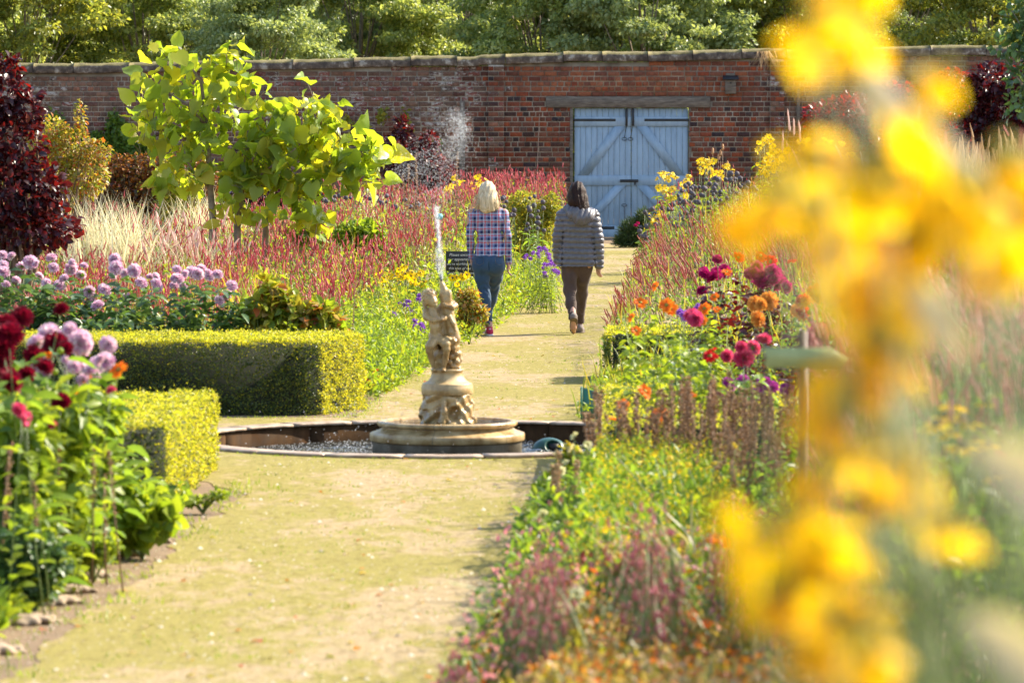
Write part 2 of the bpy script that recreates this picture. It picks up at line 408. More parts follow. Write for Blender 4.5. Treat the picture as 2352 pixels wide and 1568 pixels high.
# loose gravel + fallen petals on the path (uncountable)
def on_path(n, d0=17, d1=90):
    dd = 1 / R.uniform(1 / d1, 1 / d0, n); xl = -2.23 + .0675 * (dd - 19.9) - .1; xr = -.087 + .0405 * (dd - 20.3) + .15
    x = xl + (xr - xl) * R.uniform(size=n); ok = (x - PC[0]) ** 2 + (dd - PC[1]) ** 2 > 2.05 ** 2
    return np.stack([x, dd, np.zeros(n)], 1)[ok]
pb = on_path(6500)
V, Fl = inst(np.array([[1, 0, 0], [0, 1, 0], [-1, 0, 0], [0, -1, 0], [0, 0, .8]]) * .5, [np.array([[0, 1, 4], [1, 2, 4], [2, 3, 4], [3, 0, 4]])], pb + [0, 0, .003], frames(rnd_dirs(len(pb)) * [1, 1, 0] + [1e-3, 0, 0], np.tile([0, 0, 1.], (len(pb), 1))), R.uniform(.005, .017, len(pb)) * (1 + 1.2 * (R.uniform(size=len(pb)) < .05)))
m_peb = leafmat('pebbles', [(.5, .42, .3), (.3, .23, .15), (.62, .56, .45), (.2, .15, .1)], 0.0, .9)
tag(link('loose_gravel', mkmesh('loose_gravel', V, Fl, [m_peb])), 'small loose stones scattered over the mossy path', kind='stuff')

ll = on_path(260, 17, 80); V, Fl = inst(*L8, ll + [0, 0, .012], frames(rnd_dirs(len(ll)) * [1, 1, .15], np.tile([0, 0, 1.], (len(ll), 1)) + rnd_dirs(len(ll)) * .3), R.uniform(.02, .045, len(ll)))
tag(link('fallen_leaves', mkmesh('fallen_leaves', V, Fl, [M['autumn']])), 'scattered fallen leaves and petals on the path', kind='stuff')
def grass_tufts(pos, hgt, n, wd=.006, spread=.05):
    base = np.repeat(pos, n, 0) + np.concatenate([R.normal(size=(len(pos) * n, 2)) * spread, np.zeros((len(pos) * n, 1))], 1)
    D = R.normal(size=base.shape) * [.45, .45, 0] + [0, 0, 1]
    s = R.uniform(.5, 1.1, len(base)) * hgt
    return inst(*BLADE, base, frames(D, rnd_dirs(len(base))), np.stack([np.full(len(s), wd), s, s], 1))
tp = on_path(420, 17, 88)
e1 = np.array([[x + R.normal() * .1, y, 0] for s in (left,) for (x, y) in s[:7] for _ in range(6)]) ; e1[:, 1] += R.normal(size=len(e1)) * .5
e2 = np.array([[x + R.normal() * .06, y, 0] for (x, y) in outer if y > 34 and y < 88 for _ in range(3)]); tp = np.concatenate([tp, e2])
rimt = np.array([[PC[0] + 1.99 * math.cos(t), PC[1] + 1.99 * math.sin(t), 0] for t in R.uniform(math.pi, 2 * math.pi, 60)])
V, Fl = grass_tufts(np.concatenate([tp, rimt]), .022, 9)
mb = MB().add(V, Fl); mb.add(*grass_tufts(e1, .05, 14))
tag(link('grass', mb.mesh('grass', [M['lime']])), 'low grass and moss tufts sprouting on the path', kind='stuff')

# edging stones at the near left border
mb_w = plain('edging_stone', (.34, .25, .17), .9, .3, 9, bumpd=.02)
sts = [(-30, 1500, 70), (60, 1430, 60), (115, 1385, 55), (150, 1360, 40), (190, 1325, 50), (275, 1275, 30), (345, 1245, 26)]
for i, (px, py, wd) in enumerate(sts):
    x, y = G(px, py); l = wd / F * y * 1.0
    b = Blob((-l * 1.3, -.3, -.06), (l * 1.3, .3, .12), .012)
    b.ell((0, 0, .01), (l * 1.15, .13, .03), .02, disp=wob(.006, 60 + 7 * i))
    lab = ['pale edging stone at the bottom left corner of the photo', 'second rough edging stone from the bottom left corner', 'pitted pale edging stone third from the corner', 'small edging stone fourth from the bottom left corner', 'long pinkish edging stone under the pale leafy fringe', 'short edging stone peeping from the low leaves', 'farthest small edging stone before the soil strip'][i]
    tag(link('edging_stone', b.mesh('edging_stone', [mb_w]), None, (x, y, 0), (0, 0, R.uniform(-.2, .4) + 1.0)), lab, 'stone', 'edging stones along the left border')

# ================================================================ POND AND FOUNTAIN
def m_stone(name, a, b, wet=.3, sc=8):
    m, nt, bs, out = mat_base(name); co = objco(nt)
    n1 = noise(nt, co, sc, 6, .65); n2 = noise(nt, co, 60, 4)
    c = ramp(nt, n1, [(.32, a), (.62, b)]); st = ramp(nt, noise(nt, objco(nt, (3, 3, .7)), 3, 4), [(.35, (.5, .4, .28)), (.55, (1, 1, 1))])
    c = mixc(nt, .7, c, st, 'MULTIPLY')
    nt.links.new(c, bs.inputs['Base Color']); bs.inputs['Roughness'].default_value = wet
    r = ramp(nt, n1, [(.4, (wet,) * 3), (.65, (wet + .35,) * 3)]); nt.links.new(r, bs.inputs['Roughness'])
    bump(nt, n2, .35, .004, bs); return m
M['stone'] = m_stone('wet_sandstone', (.36, .22, .085), (.60, .43, .21), .22)
M['statue'] = m_stone('statue_stone', (.32, .19, .075), (.58, .41, .19), .16, 14)
M['rim'] = m_stone('pond_rim_stone', (.28, .19, .12), (.46, .36, .27), .4)
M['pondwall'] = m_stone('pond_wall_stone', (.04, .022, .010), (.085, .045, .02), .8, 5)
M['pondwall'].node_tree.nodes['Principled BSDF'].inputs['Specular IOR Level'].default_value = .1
M['concrete'] = m_stone('grey_concrete', (.16, .13, .09), (.34, .29, .22), .5, 6)

pond = thing('pond', 'round sunken pond with flat stone rim around the fountain', 'pond', (PC[0], PC[1], 0))
seg = MB()
for i in range(22):                                  # rim of separate slabs with fine joints
    t0, t1 = 2 * math.pi * i / 22 + .004, 2 * math.pi * (i + 1) / 22 - .004
    th = np.linspace(t0, t1, 8); zt = .026 + R.uniform(-.003, .003)
    ri, ro = RIN, ROUT
    V = np.array([[r * math.cos(t), r * math.sin(t), z] for t in th for r, z in ((ri, .008), (ri, zt - .004), (ri + .006, zt), (ro - .006, zt), (ro, zt - .004), (ro, .0045))])
    q = [[a * 6 + j, a * 6 + (j + 1) % 6, (a + 1) * 6 + (j + 1) % 6, (a + 1) * 6 + j] for a in range(7) for j in range(6)]
    seg.add(V, [np.array(q), np.array([[5, 4, 3, 2, 1, 0], [42, 43, 44, 45, 46, 47]])])
link('rim', seg.mesh('rim', [M['rim']]), pond)
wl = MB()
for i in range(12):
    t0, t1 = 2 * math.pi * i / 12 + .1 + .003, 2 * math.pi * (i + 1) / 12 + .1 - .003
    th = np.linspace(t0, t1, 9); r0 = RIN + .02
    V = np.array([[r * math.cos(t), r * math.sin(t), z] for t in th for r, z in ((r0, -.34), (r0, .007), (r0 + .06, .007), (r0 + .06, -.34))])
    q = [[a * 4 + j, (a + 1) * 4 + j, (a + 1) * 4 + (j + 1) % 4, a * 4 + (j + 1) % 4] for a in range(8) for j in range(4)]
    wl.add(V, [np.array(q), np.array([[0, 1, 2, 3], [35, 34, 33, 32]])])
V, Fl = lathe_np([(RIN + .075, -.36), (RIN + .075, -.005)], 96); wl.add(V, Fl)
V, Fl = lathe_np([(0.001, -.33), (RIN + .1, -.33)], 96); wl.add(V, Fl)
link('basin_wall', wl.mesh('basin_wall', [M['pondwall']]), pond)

# water
m, nt, bs, out = mat_base('pond_water'); co = objco(nt)
bs.inputs['Base Color'].default_value = (.035, .035, .028, 1); bs.inputs['Roughness'].default_value = .06; bs.inputs['IOR'].default_value = 1.33
h = math_n(nt, 'ADD', noise(nt, co, 14, 3), math_n(nt, 'MULTIPLY', noise(nt, co, 60, 2), .6)); bump(nt, h, 1.0, .09, bs); M['water'] = m
n = 120; gx = np.linspace(-1.78, 1.78, n); X, Y = np.meshgrid(gx, gx, indexing='ij')
Z = -.125 + .007 * np.sin(26 * np.hypot(X + .35, Y - .1)) + .007 * np.sin(31 * np.hypot(X - .2, Y + .5) + 1) + .003 * np.sin(40 * X + 17 * Y)
V = np.stack([X, Y, Z], -1).reshape(-1, 3); idx = np.arange(n * n).reshape(n, n)
q = np.stack([idx[:-1, :-1], idx[1:, :-1], idx[1:, 1:], idx[:-1, 1:]], -1).reshape(-1, 4)
q = q[(np.hypot(*V[q].mean(1)[:, :2].T) < 1.775)]
tag(link('water', mkmesh('water', V, [q], [M['water']], None, True), None, (PC[0], PC[1], 0)), kind='structure')

FX, FY = PC[0] , PC[1]
# zoom picture (1400,1040 .. ) scale -> metres about the fountain axis
def S(zx, zy, y=0.0): return ((zx - 755) / 1050, y, (1345 - zy) / 1050)
ft = thing('fountain', 'wet sandstone fountain with tiered round basin and cherub holding fish', 'fountain', (FX, FY, 0))
V, Fl = lathe_np([(.0, -.3), (.53, -.3), (.533, -.005), (.54, 0)], 80)
link('drum', MB().add(V, Fl).mesh('drum', [M['concrete']], True), ft)
prof = [(.52, -.004), (.546, -.002), (.553, .006), (.554, .044), (.55, .052), (.538, .057), (.522, .062), (.49, .074), (.468, .088), (.463, .098), (.466, .102), (.492, .106), (.5, .113), (.502, .124), (.499, .134), (.492, .138), (.462, .139), (.452, .136), (.44, .118), (.30, .112), (.0, .112)]
mbb = MB()
for i in range(6):
    t0, t1 = 2 * math.pi * i / 6 + .35 + .004, 2 * math.pi * (i + 1) / 6 + .35 - .004; th = np.linspace(t0, t1, 18)
    pr = np.array(prof); k = len(pr)
    V = np.stack([pr[None, :, 0] * np.cos(th)[:, None], pr[None, :, 0] * np.sin(th)[:, None], np.broadcast_to(pr[None, :, 1], (18, k))], -1).reshape(-1, 3)
    mbb.add(V, [np.array([[a * k + j, (a + 1) * k + j, (a + 1) * k + j + 1, a * k + j + 1] for a in range(17) for j in range(k - 1)])])
V, Fl = lathe_np([(p[0] - .004, p[1] - .003) for p in prof[:-3]], 64); mbb.add(V, Fl, 1)
link('basin', mbb.mesh('basin', [M['stone'], M['concrete']], True), ft)
V, Fl = lathe_np([(0.001, .124), (.447, .125)], 48)
bw = link('basin_water', MB().add(V, Fl).mesh('basin_water', [M['water']], True), ft)
# rock pedestal
b = Blob((-.26, -.26, .1), (.26, .26, .36), .005)
b.cap((0, 0, .08), (0, 0, .36), .205, .17, .01)
b.disp(lambda X, Y, Z: .010 * np.sin(46 * Z - 14 * X + 3 * np.sin(20 * X)) + .008 * np.sin(90 * Z - 30 * X + 2 * np.sin(35 * Y)) * (X < .08) + .012 * np.sin(70 * X) * np.sin(60 * Z + 30 * Y) * (X > .06))
b.ell(S(810, 1140, -.2), (.05, .09, .055), .02, sub=True); b.cutz(.33)
b.chain([S(730, 1060, -.19), S(735, 1120, -.205), S(715, 1200, -.2)], [.02, .018, .03], .02)
link('pedestal_rock', b.mesh('pedestal_rock', [M['statue']]), ft)
V, Fl = lathe_np([(0, .325), (.18, .325), (.184, .33), (.184, .385), (.178, .392), (.18, .398), (.174, .405), (.16, .41), (.135, .425), (.118, .45), (.112, .47), (.112, .49), (.118, .495), (.118, .505), (0.0, .51)], 56)
link('pedestal', MB().add(V, Fl).mesh('pedestal', [M['stone']], True), ft)
# cherub + fish + stump, one carved body
b = Blob((-.26, -.17, .48), (.18, .17, 1.16), .0036)
curls = lambda X, Y, Z: .0075 * np.sin(150 * X + 2 * np.sin(90 * Z)) * np.sin(150 * Z + 2 * np.sin(100 * Y)) 
b.chain([S(735, 830, .02), S(712, 700, .01), S(715, 620, .01)], [.068, .06, .05], .016, disp=wob(.005, 75))      # stump
b.chain([S(800, 830, .02), S(812, 720, .02), S(800, 650, .01)], [.05, .045, .04], .025, disp=wob(.007, 90))
# fish: from tail coil up to mouth
b.chain([S(790, 640, -.02), S(805, 590, 0), S(795, 540, .0), S(778, 470, .0), S(762, 390, 0), S(748, 300, 0), S(738, 255, 0), S(722, 195, 0), S(712, 165, 0)], [.036, .047, .044, .04, .042, .042, .039, .020, .014], .007)
b.ell(S(726, 240, -.036), (.008, .010, .008), .003, sub=True); b.ell(S(726, 240, -.033), (.006, .006, .006), .002); b.chain([S(722, 285, -.05), S(748, 292, -.052), S(775, 275, -.035)], [.004, .005, .004], .004, sub=True)
b.ell(S(770, 265, -.01), (.02, .03, .045), .01)
b.chain([S(775, 420, -.04), S(800, 470, -.05), S(815, 520, -.04)], [.012, .014, .008], .01)
# boy torso, pelvis, shoulders
b.chain([S(665, 560, -.03), S(668, 500, -.045), S(660, 440, -.04), S(650, 395, -.035)], [.043, .037, .042, .038], .010)
b.ell(S(672, 575, -.02), (.054, .052, .045), .014)
b.cap(S(650, 375, -.03), S(640, 340, -.035), .024, .024, .015)                                                       # neck
b.ell(S(630, 285, -.04), (.044, .048, .053), .01)                                                                    # skull
b.ell(S(622, 265, -.025), (.052, .052, .05), .008, disp=curls)
b.ell(S(592, 300, -.02), (.022, .04, .045), .01, disp=curls)
b.ell(S(655, 310, -.07), (.028, .024, .03), .015)                                                                    # cheek / face
b.ell(S(664, 305, -.098), (.006, .008, .009), .006); b.ell(S(668, 335, -.075), (.016, .014, .012), .01)
b.ell(S(648, 292, -.094), (.007, .006, .005), .004, sub=True); b.ell(S(676, 294, -.088), (.006, .006, .005), .004, sub=True)
b.chain([S(702, 420, .0), S(712, 560, .0)], [.026, .034], .02)
# right arm (picture left) across to the fish
b.chain([S(600, 385, -.03), S(600, 425, -.07), S(650, 448, -.10), S(715, 440, -.09)], [.028, .023, .019, .014], .012)
for j, (dx, dy) in enumerate([(0, -12), (3, -4), (3, 5), (-2, 13)]):
    b.chain([S(715, 440 + dy * .6, -.09), S(735 + dx, 436 + dy, -.075), S(748 + dx, 430 + dy, -.055)], [.008, .0062, .005], .004)
b.chain([S(712, 432, -.09), S(722, 415, -.08)], [.008, .006], .004)
# left arm round the back of the fish, hand folded in front
b.chain([S(690, 380, .03), S(730, 330, .06), S(790, 325, .045), S(812, 342, .0), S(790, 350, -.05), S(748, 338, -.062)], [.026, .023, .021, .021, .018, .014], .012)
for j, dy in enumerate([-11, -4, 4, 11]):
    b.chain([S(750, 338 + dy * .6, -.06), S(733, 332 + dy, -.058), S(722, 330 + dy, -.05)], [.008, .0062, .005], .004)
# legs astride
b.chain([S(665, 590, -.04), S(628, 640, -.085), S(622, 670, -.085), S(640, 740, -.06), S(655, 800, -.055)], [.038, .033, .025, .022, .014], .008)
b.ell(S(655, 818, -.075), (.019, .04, .014), .01)
b.chain([S(700, 590, -.04), S(745, 625, -.085), S(752, 660, -.09), S(742, 735, -.075), S(730, 800, -.075)], [.038, .033, .025, .022, .014], .008)
b.ell(S(728, 818, -.095), (.019, .038, .014), .01)
b.chain([S(790, 600, -.05), S(760, 590, -.075), S(720, 598, -.09)], [.03, .022, .012], .012, disp=wob(.004, 120))      # tail fin drape
b.ell(S(700, 640, -.02), (.012, .05, .03), .01, sub=True)
for i, (zx, zy) in enumerate([(800, 660), (825, 700), (790, 720), (830, 760), (800, 790), (770, 760), (835, 810)]):
    b.ell(S(zx, zy, -.035 - .005 * (i % 3)), (.022, .02, .02), .01)
link('statue', b.mesh('statue', [M['statue']]), ft)
V, Fl = tube_np([S(712, 168), S(712, 150), S(712, 146)], [.012, .012, .008], 10)
link('nozzle', MB().add(V, Fl).mesh('nozzle', [plain('dark_metal', (.03, .03, .03), .4, metal=.6)]), ft)

# water jet and spray: droplets in flight
m, nt, bs, out = mat_base('water_drops'); bs.inputs['Base Color'].default_value = (.95, .97, 1, 1); bs.inputs['Roughness'].default_value = .15
tr = nd(nt, 'ShaderNodeBsdfTranslucent'); tr.inputs[0].default_value = (.95, .97, 1, 1); mx = nd(nt, 'ShaderNodeMixShader'); mx.inputs[0].default_value = .6
tp_ = nd(nt, 'ShaderNodeBsdfTransparent'); mx2 = nd(nt, 'ShaderNodeMixShader'); mx2.inputs[0].default_value = .62
nt.links.new(bs.outputs[0], mx.inputs[1]); nt.links.new(tr.outputs[0], mx.inputs[2]); nt.links.new(mx.outputs[0], mx2.inputs[1]); nt.links.new(tp_.outputs[0], mx2.inputs[2]); nt.links.new(mx2.outputs[0], out.inputs[0]); M['drop'] = m
OCT = (np.array([[1, 0, 0], [-1, 0, 0], [0, 1, 0], [0, -1, 0], [0, 0, 1], [0, 0, -1]], float), [np.array([[0, 2, 4], [2, 1, 4], [1, 3, 4], [3, 0, 4], [2, 0, 5], [1, 2, 5], [3, 1, 5], [0, 3, 5]])])
top = np.array(S(712, 148)) + [FX, FY, 0]
def drops(n, fn, s0, s1, stretch=1.0):
    p, dr = fn(n); s = R.uniform(s0, s1, n)
    return inst(*OCT, p, frames(dr, rnd_dirs(n)), np.stack([s, s * stretch, s], 1))
def jet(n):
    t = R.uniform(0, 1, n) ** 1.3; z = t * .52; sp_ = .005 + .04 * t * (1 - .3 * t) ; a = R.normal(size=(n, 2)) * sp_[:, None] * .38
    s = R.integers(0, 5, n); a[:, 0] += (s - 2) * .014 * np.sin(np.minimum(1, t * 2.0) * math.pi) - t * .035
    p = top + np.stack([a[:, 0], a[:, 1], z], 1); return p, np.stack([a[:, 0] * .3, a[:, 1] * .3, np.ones(n)], 1)
def spray(n):
    c = np.array([(1040, 330, 40, 60), (1060, 300, 22, 40), (1015, 360, 60, 50), (960, 370, 60, 55), (1000, 420, 60, 60), (930, 395, 40, 40), (1045, 270, 30, 22), (1000, 470, 50, 60)], float)
    i = R.choice(len(c), n, p=[.2, .18, .15, .12, .13, .08, .07, .07]); q = c[i]
    px = q[:, 0] + R.normal(size=n) * q[:, 2] * .5; py = q[:, 1] + R.normal(size=n) * q[:, 3] * .55
    p = np.array([P(a, b_, FY + c_) for a, b_, c_ in zip(px, py, R.normal(size=n) * .12)]); return p, R.normal(size=(n, 3)) + [0, 0, 1.5]
def fall(n):
    t = R.uniform(0, 2 * math.pi, n); r = np.abs(R.normal(size=n)) * .7 + .1; r = np.minimum(r, 1.7)
    p = np.stack([FX - .35 + r * np.cos(t) * .9, FY + r * np.sin(t) * .9, R.uniform(-.16, .25, n) ** 1], 1)
    ok = np.hypot(p[:, 0] - FX, p[:, 1] - FY) < 1.7; p[~ok] = [FX - .9, FY, -.1]; return p, R.normal(size=(n, 3)) * .2 + [0, 0, 1]
mb = MB(); mb.add(*drops(1150, jet, .0004, .0014, 14.0)); mb.add(*drops(5200, spray, .0008, .0027, 1.3)); mb.add(*drops(500, fall, .0015, .004, 1.5))
tag(link('water_spray', mb.mesh('water_spray', [M['drop']])), 'thin water jet and drifting droplets above the fountain', kind='stuff')
# splashes on the water
def splash(n):
    t = R.uniform(0, 2 * math.pi, n); r = np.sqrt(R.uniform(.1, 1, n)) * 1.72
    return np.stack([FX + r * np.cos(t), FY + r * np.sin(t), np.full(n, -.112)], 1), np.tile([0, 0, 1.], (n, 1))
mb = MB().add(*drops(4200, splash, .0012, .0045, 1.0))
tag(link('water_splashes', mb.mesh('water_splashes', [M['drop']])), 'white splashes dancing on the pond surface', kind='stuff')

# small fittings in and by the pond
mg = plain('green_paint', (.015, .07, .05), .35, .2, 20); mteal = plain('teal_paint', (.05, .20, .15), .45, .2, 14)
x, y, z = P(1262, 1032, 33.2); o = thing('pump_cover', 'dark green domed cover with black opening standing in the pond', 'pump cover', (x, y, -.13))
b = Blob((-.16, -.16, -.02), (.16, .16, .2), .006); b.ell((0, 0, .0), (.13, .12, .10), .01); b.ell((.03, -.11, .05), (.06, .07, .05), .01, sub=True); b.cutz(0.0, False)
link('dome', b.mesh('dome', [mg]), o); V, Fl = lathe_np([(.0, .0), (.055, 0), (.055, .06), (0, .06)], 20)
link('opening', MB().add(V, Fl).mesh('opening', [plain('black_plastic', (.01, .01, .01), .5)]), o, (.03, -.02, 0))
x, y, z = P(1226, 1040, 31.6)
V, Fl = tube_np([(-.055, 0, -.1), (-.055, 0, .035), (-.045, 0, .047), (.045, 0, .055), (.055, 0, .045), (.055, 0, -.1)], .005, 8)
mm = plain('steel', (.6, .6, .58), .25, .1, metal=1.0)
tag(link('steel_hoop', MB().add(V, Fl).mesh('steel_hoop', [mm], True), None, (x, y, -.06)), 'small bright steel hoop beside the fountain basin', 'pipe')
x, y, z = P(1385, 930, 34.8)
o = thing('garden_board', 'dark green wooden board with slanting top beside the pond', 'board', (x, y, 0))
V = np.array([(-.155, -.012, 0), (.17, .1, 0), (.17, .1, .14), (-.155, -.012, .245), (-.155, .013, 0), (.17, .125, 0), (.17, .125, .14), (-.155, .013, .245)])
link('panel', MB().add(V, [np.array([[0, 1, 2, 3], [5, 4, 7, 6], [0, 4, 5, 1], [3, 2, 6, 7], [0, 3, 7, 4], [1, 5, 6, 2]])]).mesh('panel', [mteal]), o)
V, Fl = box_np(-.172, -.157, -.02, .02, 0, .25); link('post', MB().add(V, Fl).mesh('post', [mteal]), o)

# ================================================================ BOX HEDGES
def hedge(poly, Ht, label, nleaf, seed, leaf=.016):
    """clipped hedge: rough dark core and a dense skin of tiny leaves on every face"""
    cx = np.mean([p[0] for p in poly]); cyy = np.mean([p[1] for p in poly])
    o = thing('box_hedge', label, 'hedge', (cx, cyy, 0), 'clipped box hedges round the fountain')
    pl = np.array(poly) - [cx, cyy]; n = len(pl)
    sh = pl - np.sign(pl) * .05
    V = np.concatenate([np.c_[sh, np.zeros(n)], np.c_[sh, np.full(n, Ht - .05)]])
    sides = np.array([[i, (i + 1) % n, n + (i + 1) % n, n + i] for i in range(n)])
    mb = MB(); mb.add(V, [sides, np.array([list(range(n, 2 * n))])])
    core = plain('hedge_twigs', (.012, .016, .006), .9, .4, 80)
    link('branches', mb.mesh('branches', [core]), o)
    # leaf skin
    area = [np.hypot(*(pl[(i + 1) % n] - pl[i])) * Ht for i in range(n)]
    x0, y0 = pl.min(0); x1, y1 = pl.max(0); at = (x1 - x0) * (y1 - y0); tot = sum(area) + at * 1.0
    pos, nor = [], []
    for i in range(n):
        k = int(nleaf * area[i] / tot); e = pl[(i + 1) % n] - pl[i]; t = R.uniform(0, 1, k); zz = R.uniform(0, Ht, k)
        nn = np.array([e[1], -e[0], 0]) / np.hypot(*e)
        zz = np.maximum(zz, 0.01)
        off = .010 * np.sin(t * np.hypot(*e) * 9 + 3 * np.sin(zz * 11)) + .006 * np.sin(t * np.hypot(*e) * 31 + zz * 40) + R.normal(size=k) * .009 - .022 * np.clip((zz - Ht + .05) / .05, 0, 1)
        pos.append(np.c_[pl[i] + t[:, None] * e, zz] + nn * off[:, None]); nor.append(np.tile(nn, (k, 1)))
    k = int(nleaf * at / tot); xy = np.c_[R.uniform(x0, x1, k), R.uniform(y0, y1, k)]
    ins = np.ones(k, bool)
    for i in range(n):
        e = pl[(i + 1) % n] - pl[i]; ins &= (e[0] * (xy[:, 1] - pl[i][1]) - e[1] * (xy[:, 0] - pl[i][0])) > 0
    xy = xy[ins]; k = len(xy)
    zz = Ht - .004 + .010 * np.sin(9 * xy[:, 0]) * np.sin(7 * xy[:, 1]) + R.normal(size=k) * .010 + (R.uniform(size=k) < .03) * R.uniform(0, .045, k) + .005 * np.sin(xy[:, 0] * 23 + 5 * xy[:, 1])
    pos.append(np.c_[xy, zz]); nor.append(np.tile([0, 0, 1.], (k, 1)))
    pos = np.concatenate(pos); nor = np.concatenate(nor)
    gp = np.sin(pos[:, 0] * 19 + 2 * np.sin(pos[:, 2] * 23)) * np.sin(pos[:, 2] * 27 + pos[:, 1] * 17 + 2 * np.sin(pos[:, 0] * 7)); kp = (gp < .62) | (R.uniform(size=len(pos)) < .25); pos, nor = pos[kp], nor[kp]
    rd = rnd_dirs(len(pos)); D = rd + nor * .5 + [0, 0, .25]; N2 = nor + rnd_dirs(len(pos)) * .9
    hi = (pos[:, 2] > Ht - .035 + .02 * np.sin(pos[:, 0] * 17)) | (nor[:, 0] > .5); hi ^= R.uniform(size=len(pos)) < .12; V, Fl = inst(*L4, pos, frames(D, N2), np.stack([R.uniform(.6, 1., len(pos)) * leaf, R.uniform(.9, 1.5, len(pos)) * leaf, np.full(len(pos), leaf)], 1))  # top and right-hand leaves take the young-growth colour with painted sunlight
    link('foliage', mkmesh('foliage', V, Fl, [M['box'], M['boxnew_suntint']], np.repeat(hi.astype(int), 2)), o)
    return o
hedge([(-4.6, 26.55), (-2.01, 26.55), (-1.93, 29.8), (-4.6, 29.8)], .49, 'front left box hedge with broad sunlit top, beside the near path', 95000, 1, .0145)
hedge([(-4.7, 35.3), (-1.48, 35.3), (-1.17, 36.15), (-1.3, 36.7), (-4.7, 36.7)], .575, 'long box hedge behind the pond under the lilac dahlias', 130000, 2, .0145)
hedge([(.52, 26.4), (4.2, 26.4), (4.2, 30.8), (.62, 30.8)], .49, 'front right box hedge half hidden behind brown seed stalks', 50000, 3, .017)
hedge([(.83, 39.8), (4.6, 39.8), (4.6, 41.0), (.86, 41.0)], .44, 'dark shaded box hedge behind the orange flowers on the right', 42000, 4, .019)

# ================================================================ GARDEN WALL WITH GATE
WY = 94.0
def WX(px): return P(px, 400, WY)[0]
def WZ(py): return P(1400, py, WY)[2]
def top_z(x): return WZ(122) + .0175 * (x - WX(1400)) + .01 * math.sin(x * 1.7) + (-.03 if x < WX(1105) else 0)
XL, XR = -19.0, 19.0
GX0, GX1, GZ = WX(1314), WX(1583), WZ(248)
m, nt, bs, out = mat_base('mortar'); co = objco(nt)
f = noise(nt, co, 2.2, 5); c = ramp(nt, f, [(.35, (.17, .13, .09)), (.65, (.46, .38, .28))]); nt.links.new(c, bs.inputs['Base Color']); bs.inputs['Roughness'].default_value = 1; M['mortar'] = m
def brickmat(name, cols, lich, lcol=(.40, .37, .33), wob_=.3):
    m, nt, bs, out = mat_base(name); co = objco(nt); g = nd(nt, 'ShaderNodeNewGeometry')
    c = ramp(nt, g.outputs['Random Per Island'], [(i / (len(cols) - 1), k) for i, k in enumerate(cols)])
    gr = noise(nt, co, 22, 6, .75); c = mixc(nt, .8, c, ramp(nt, gr, [(.3, (.35, .33, .32)), (.6, (1.15, 1.1, 1.05))]), 'MULTIPLY')
    big = noise(nt, co, .8, 3); dk = ramp(nt, big, [(.35, (.6, .55, .52)), (.6, (1, 1, 1))]); c = mixc(nt, .8, c, dk, 'MULTIPLY')
    l1 = noise(nt, objco(nt, (1, 1, 2.6)), 9, 6, .82); l2 = noise(nt, co, .55, 3)
    s = math_n(nt, 'ADD', l1, math_n(nt, 'MULTIPLY', l2, .5)); fac = ramp(nt, s, [(lich, (0, 0, 0)), (lich + .07, (1, 1, 1))])
    c = mixc(nt, fac, c, lcol)
    nt.links.new(c, bs.inputs['Base Color']); bs.inputs['Roughness'].default_value = .95; bs.inputs['Specular IOR Level'].default_value = .2
    bump(nt, gr, .8, .012, bs); return m
b_old = brickmat('brick_old', [(.15, .06, .042), (.22, .085, .05), (.06, .04, .037), (.18, .08, .06), (.25, .10, .06), (.14, .06, .045), (.045, .035, .04), (.2, .12, .09)], .88)
b_org = brickmat('brick_orange', [(.23, .085, .05), (.31, .11, .055), (.26, .095, .055), (.17, .07, .05), (.34, .14, .08)], .94)
b_mid = brickmat('brick_red', [(.22, .06, .035), (.34, .09, .04), (.15, .055, .04), (.24, .09, .06)], .93)
b_wth = brickmat('brick_weathered', [(.17, .06, .05), (.24, .09, .07), (.11, .065, .055), (.20, .10, .08)], .77)
b_gry = brickmat('brick_grey', [(.20, .12, .085), (.25, .15, .11), (.15, .10, .08), (.30, .14, .09)], .86, (.40, .36, .30))
wall = thing('garden_wall', 'tall weathered red brick garden wall with mossy stone coping', 'wall', (0, WY, 0))
mb = MB(); xs = np.linspace(XL, XR, 60)
def core(x0, x1, z0, z1f):
    n = 20; X = np.linspace(x0, x1, n); V = []
    for x in X: 
        zt = z1f if np.isscalar(z1f) else top_z(x) - .19
        V += [(x, .0, z0), (x, .0, zt), (x, .42, zt), (x, .42, z0)]
    q = [[a * 4 + j, (a + 1) * 4 + j, (a + 1) * 4 + (j + 1) % 4, a * 4 + (j + 1) % 4] for a in range(n - 1) for j in range(4)]
    e = (n - 1) * 4
    return np.array(V), [np.array(q), np.array([[0, 3, 2, 1][::-1], [e, e + 3, e + 2, e + 1]])]
mb.add(*core(XL, GX0, -.1, top_z)); mb.add(*core(GX1, XR, -.1, top_z)); mb.add(*core(GX0, GX1, WZ(222), top_z))
BV = {}
bh, bl = .1035, .262
rows = int(4.2 / bh)
pil = [(WX(1122), WX(1157)), (WX(1768), WX(1800))]
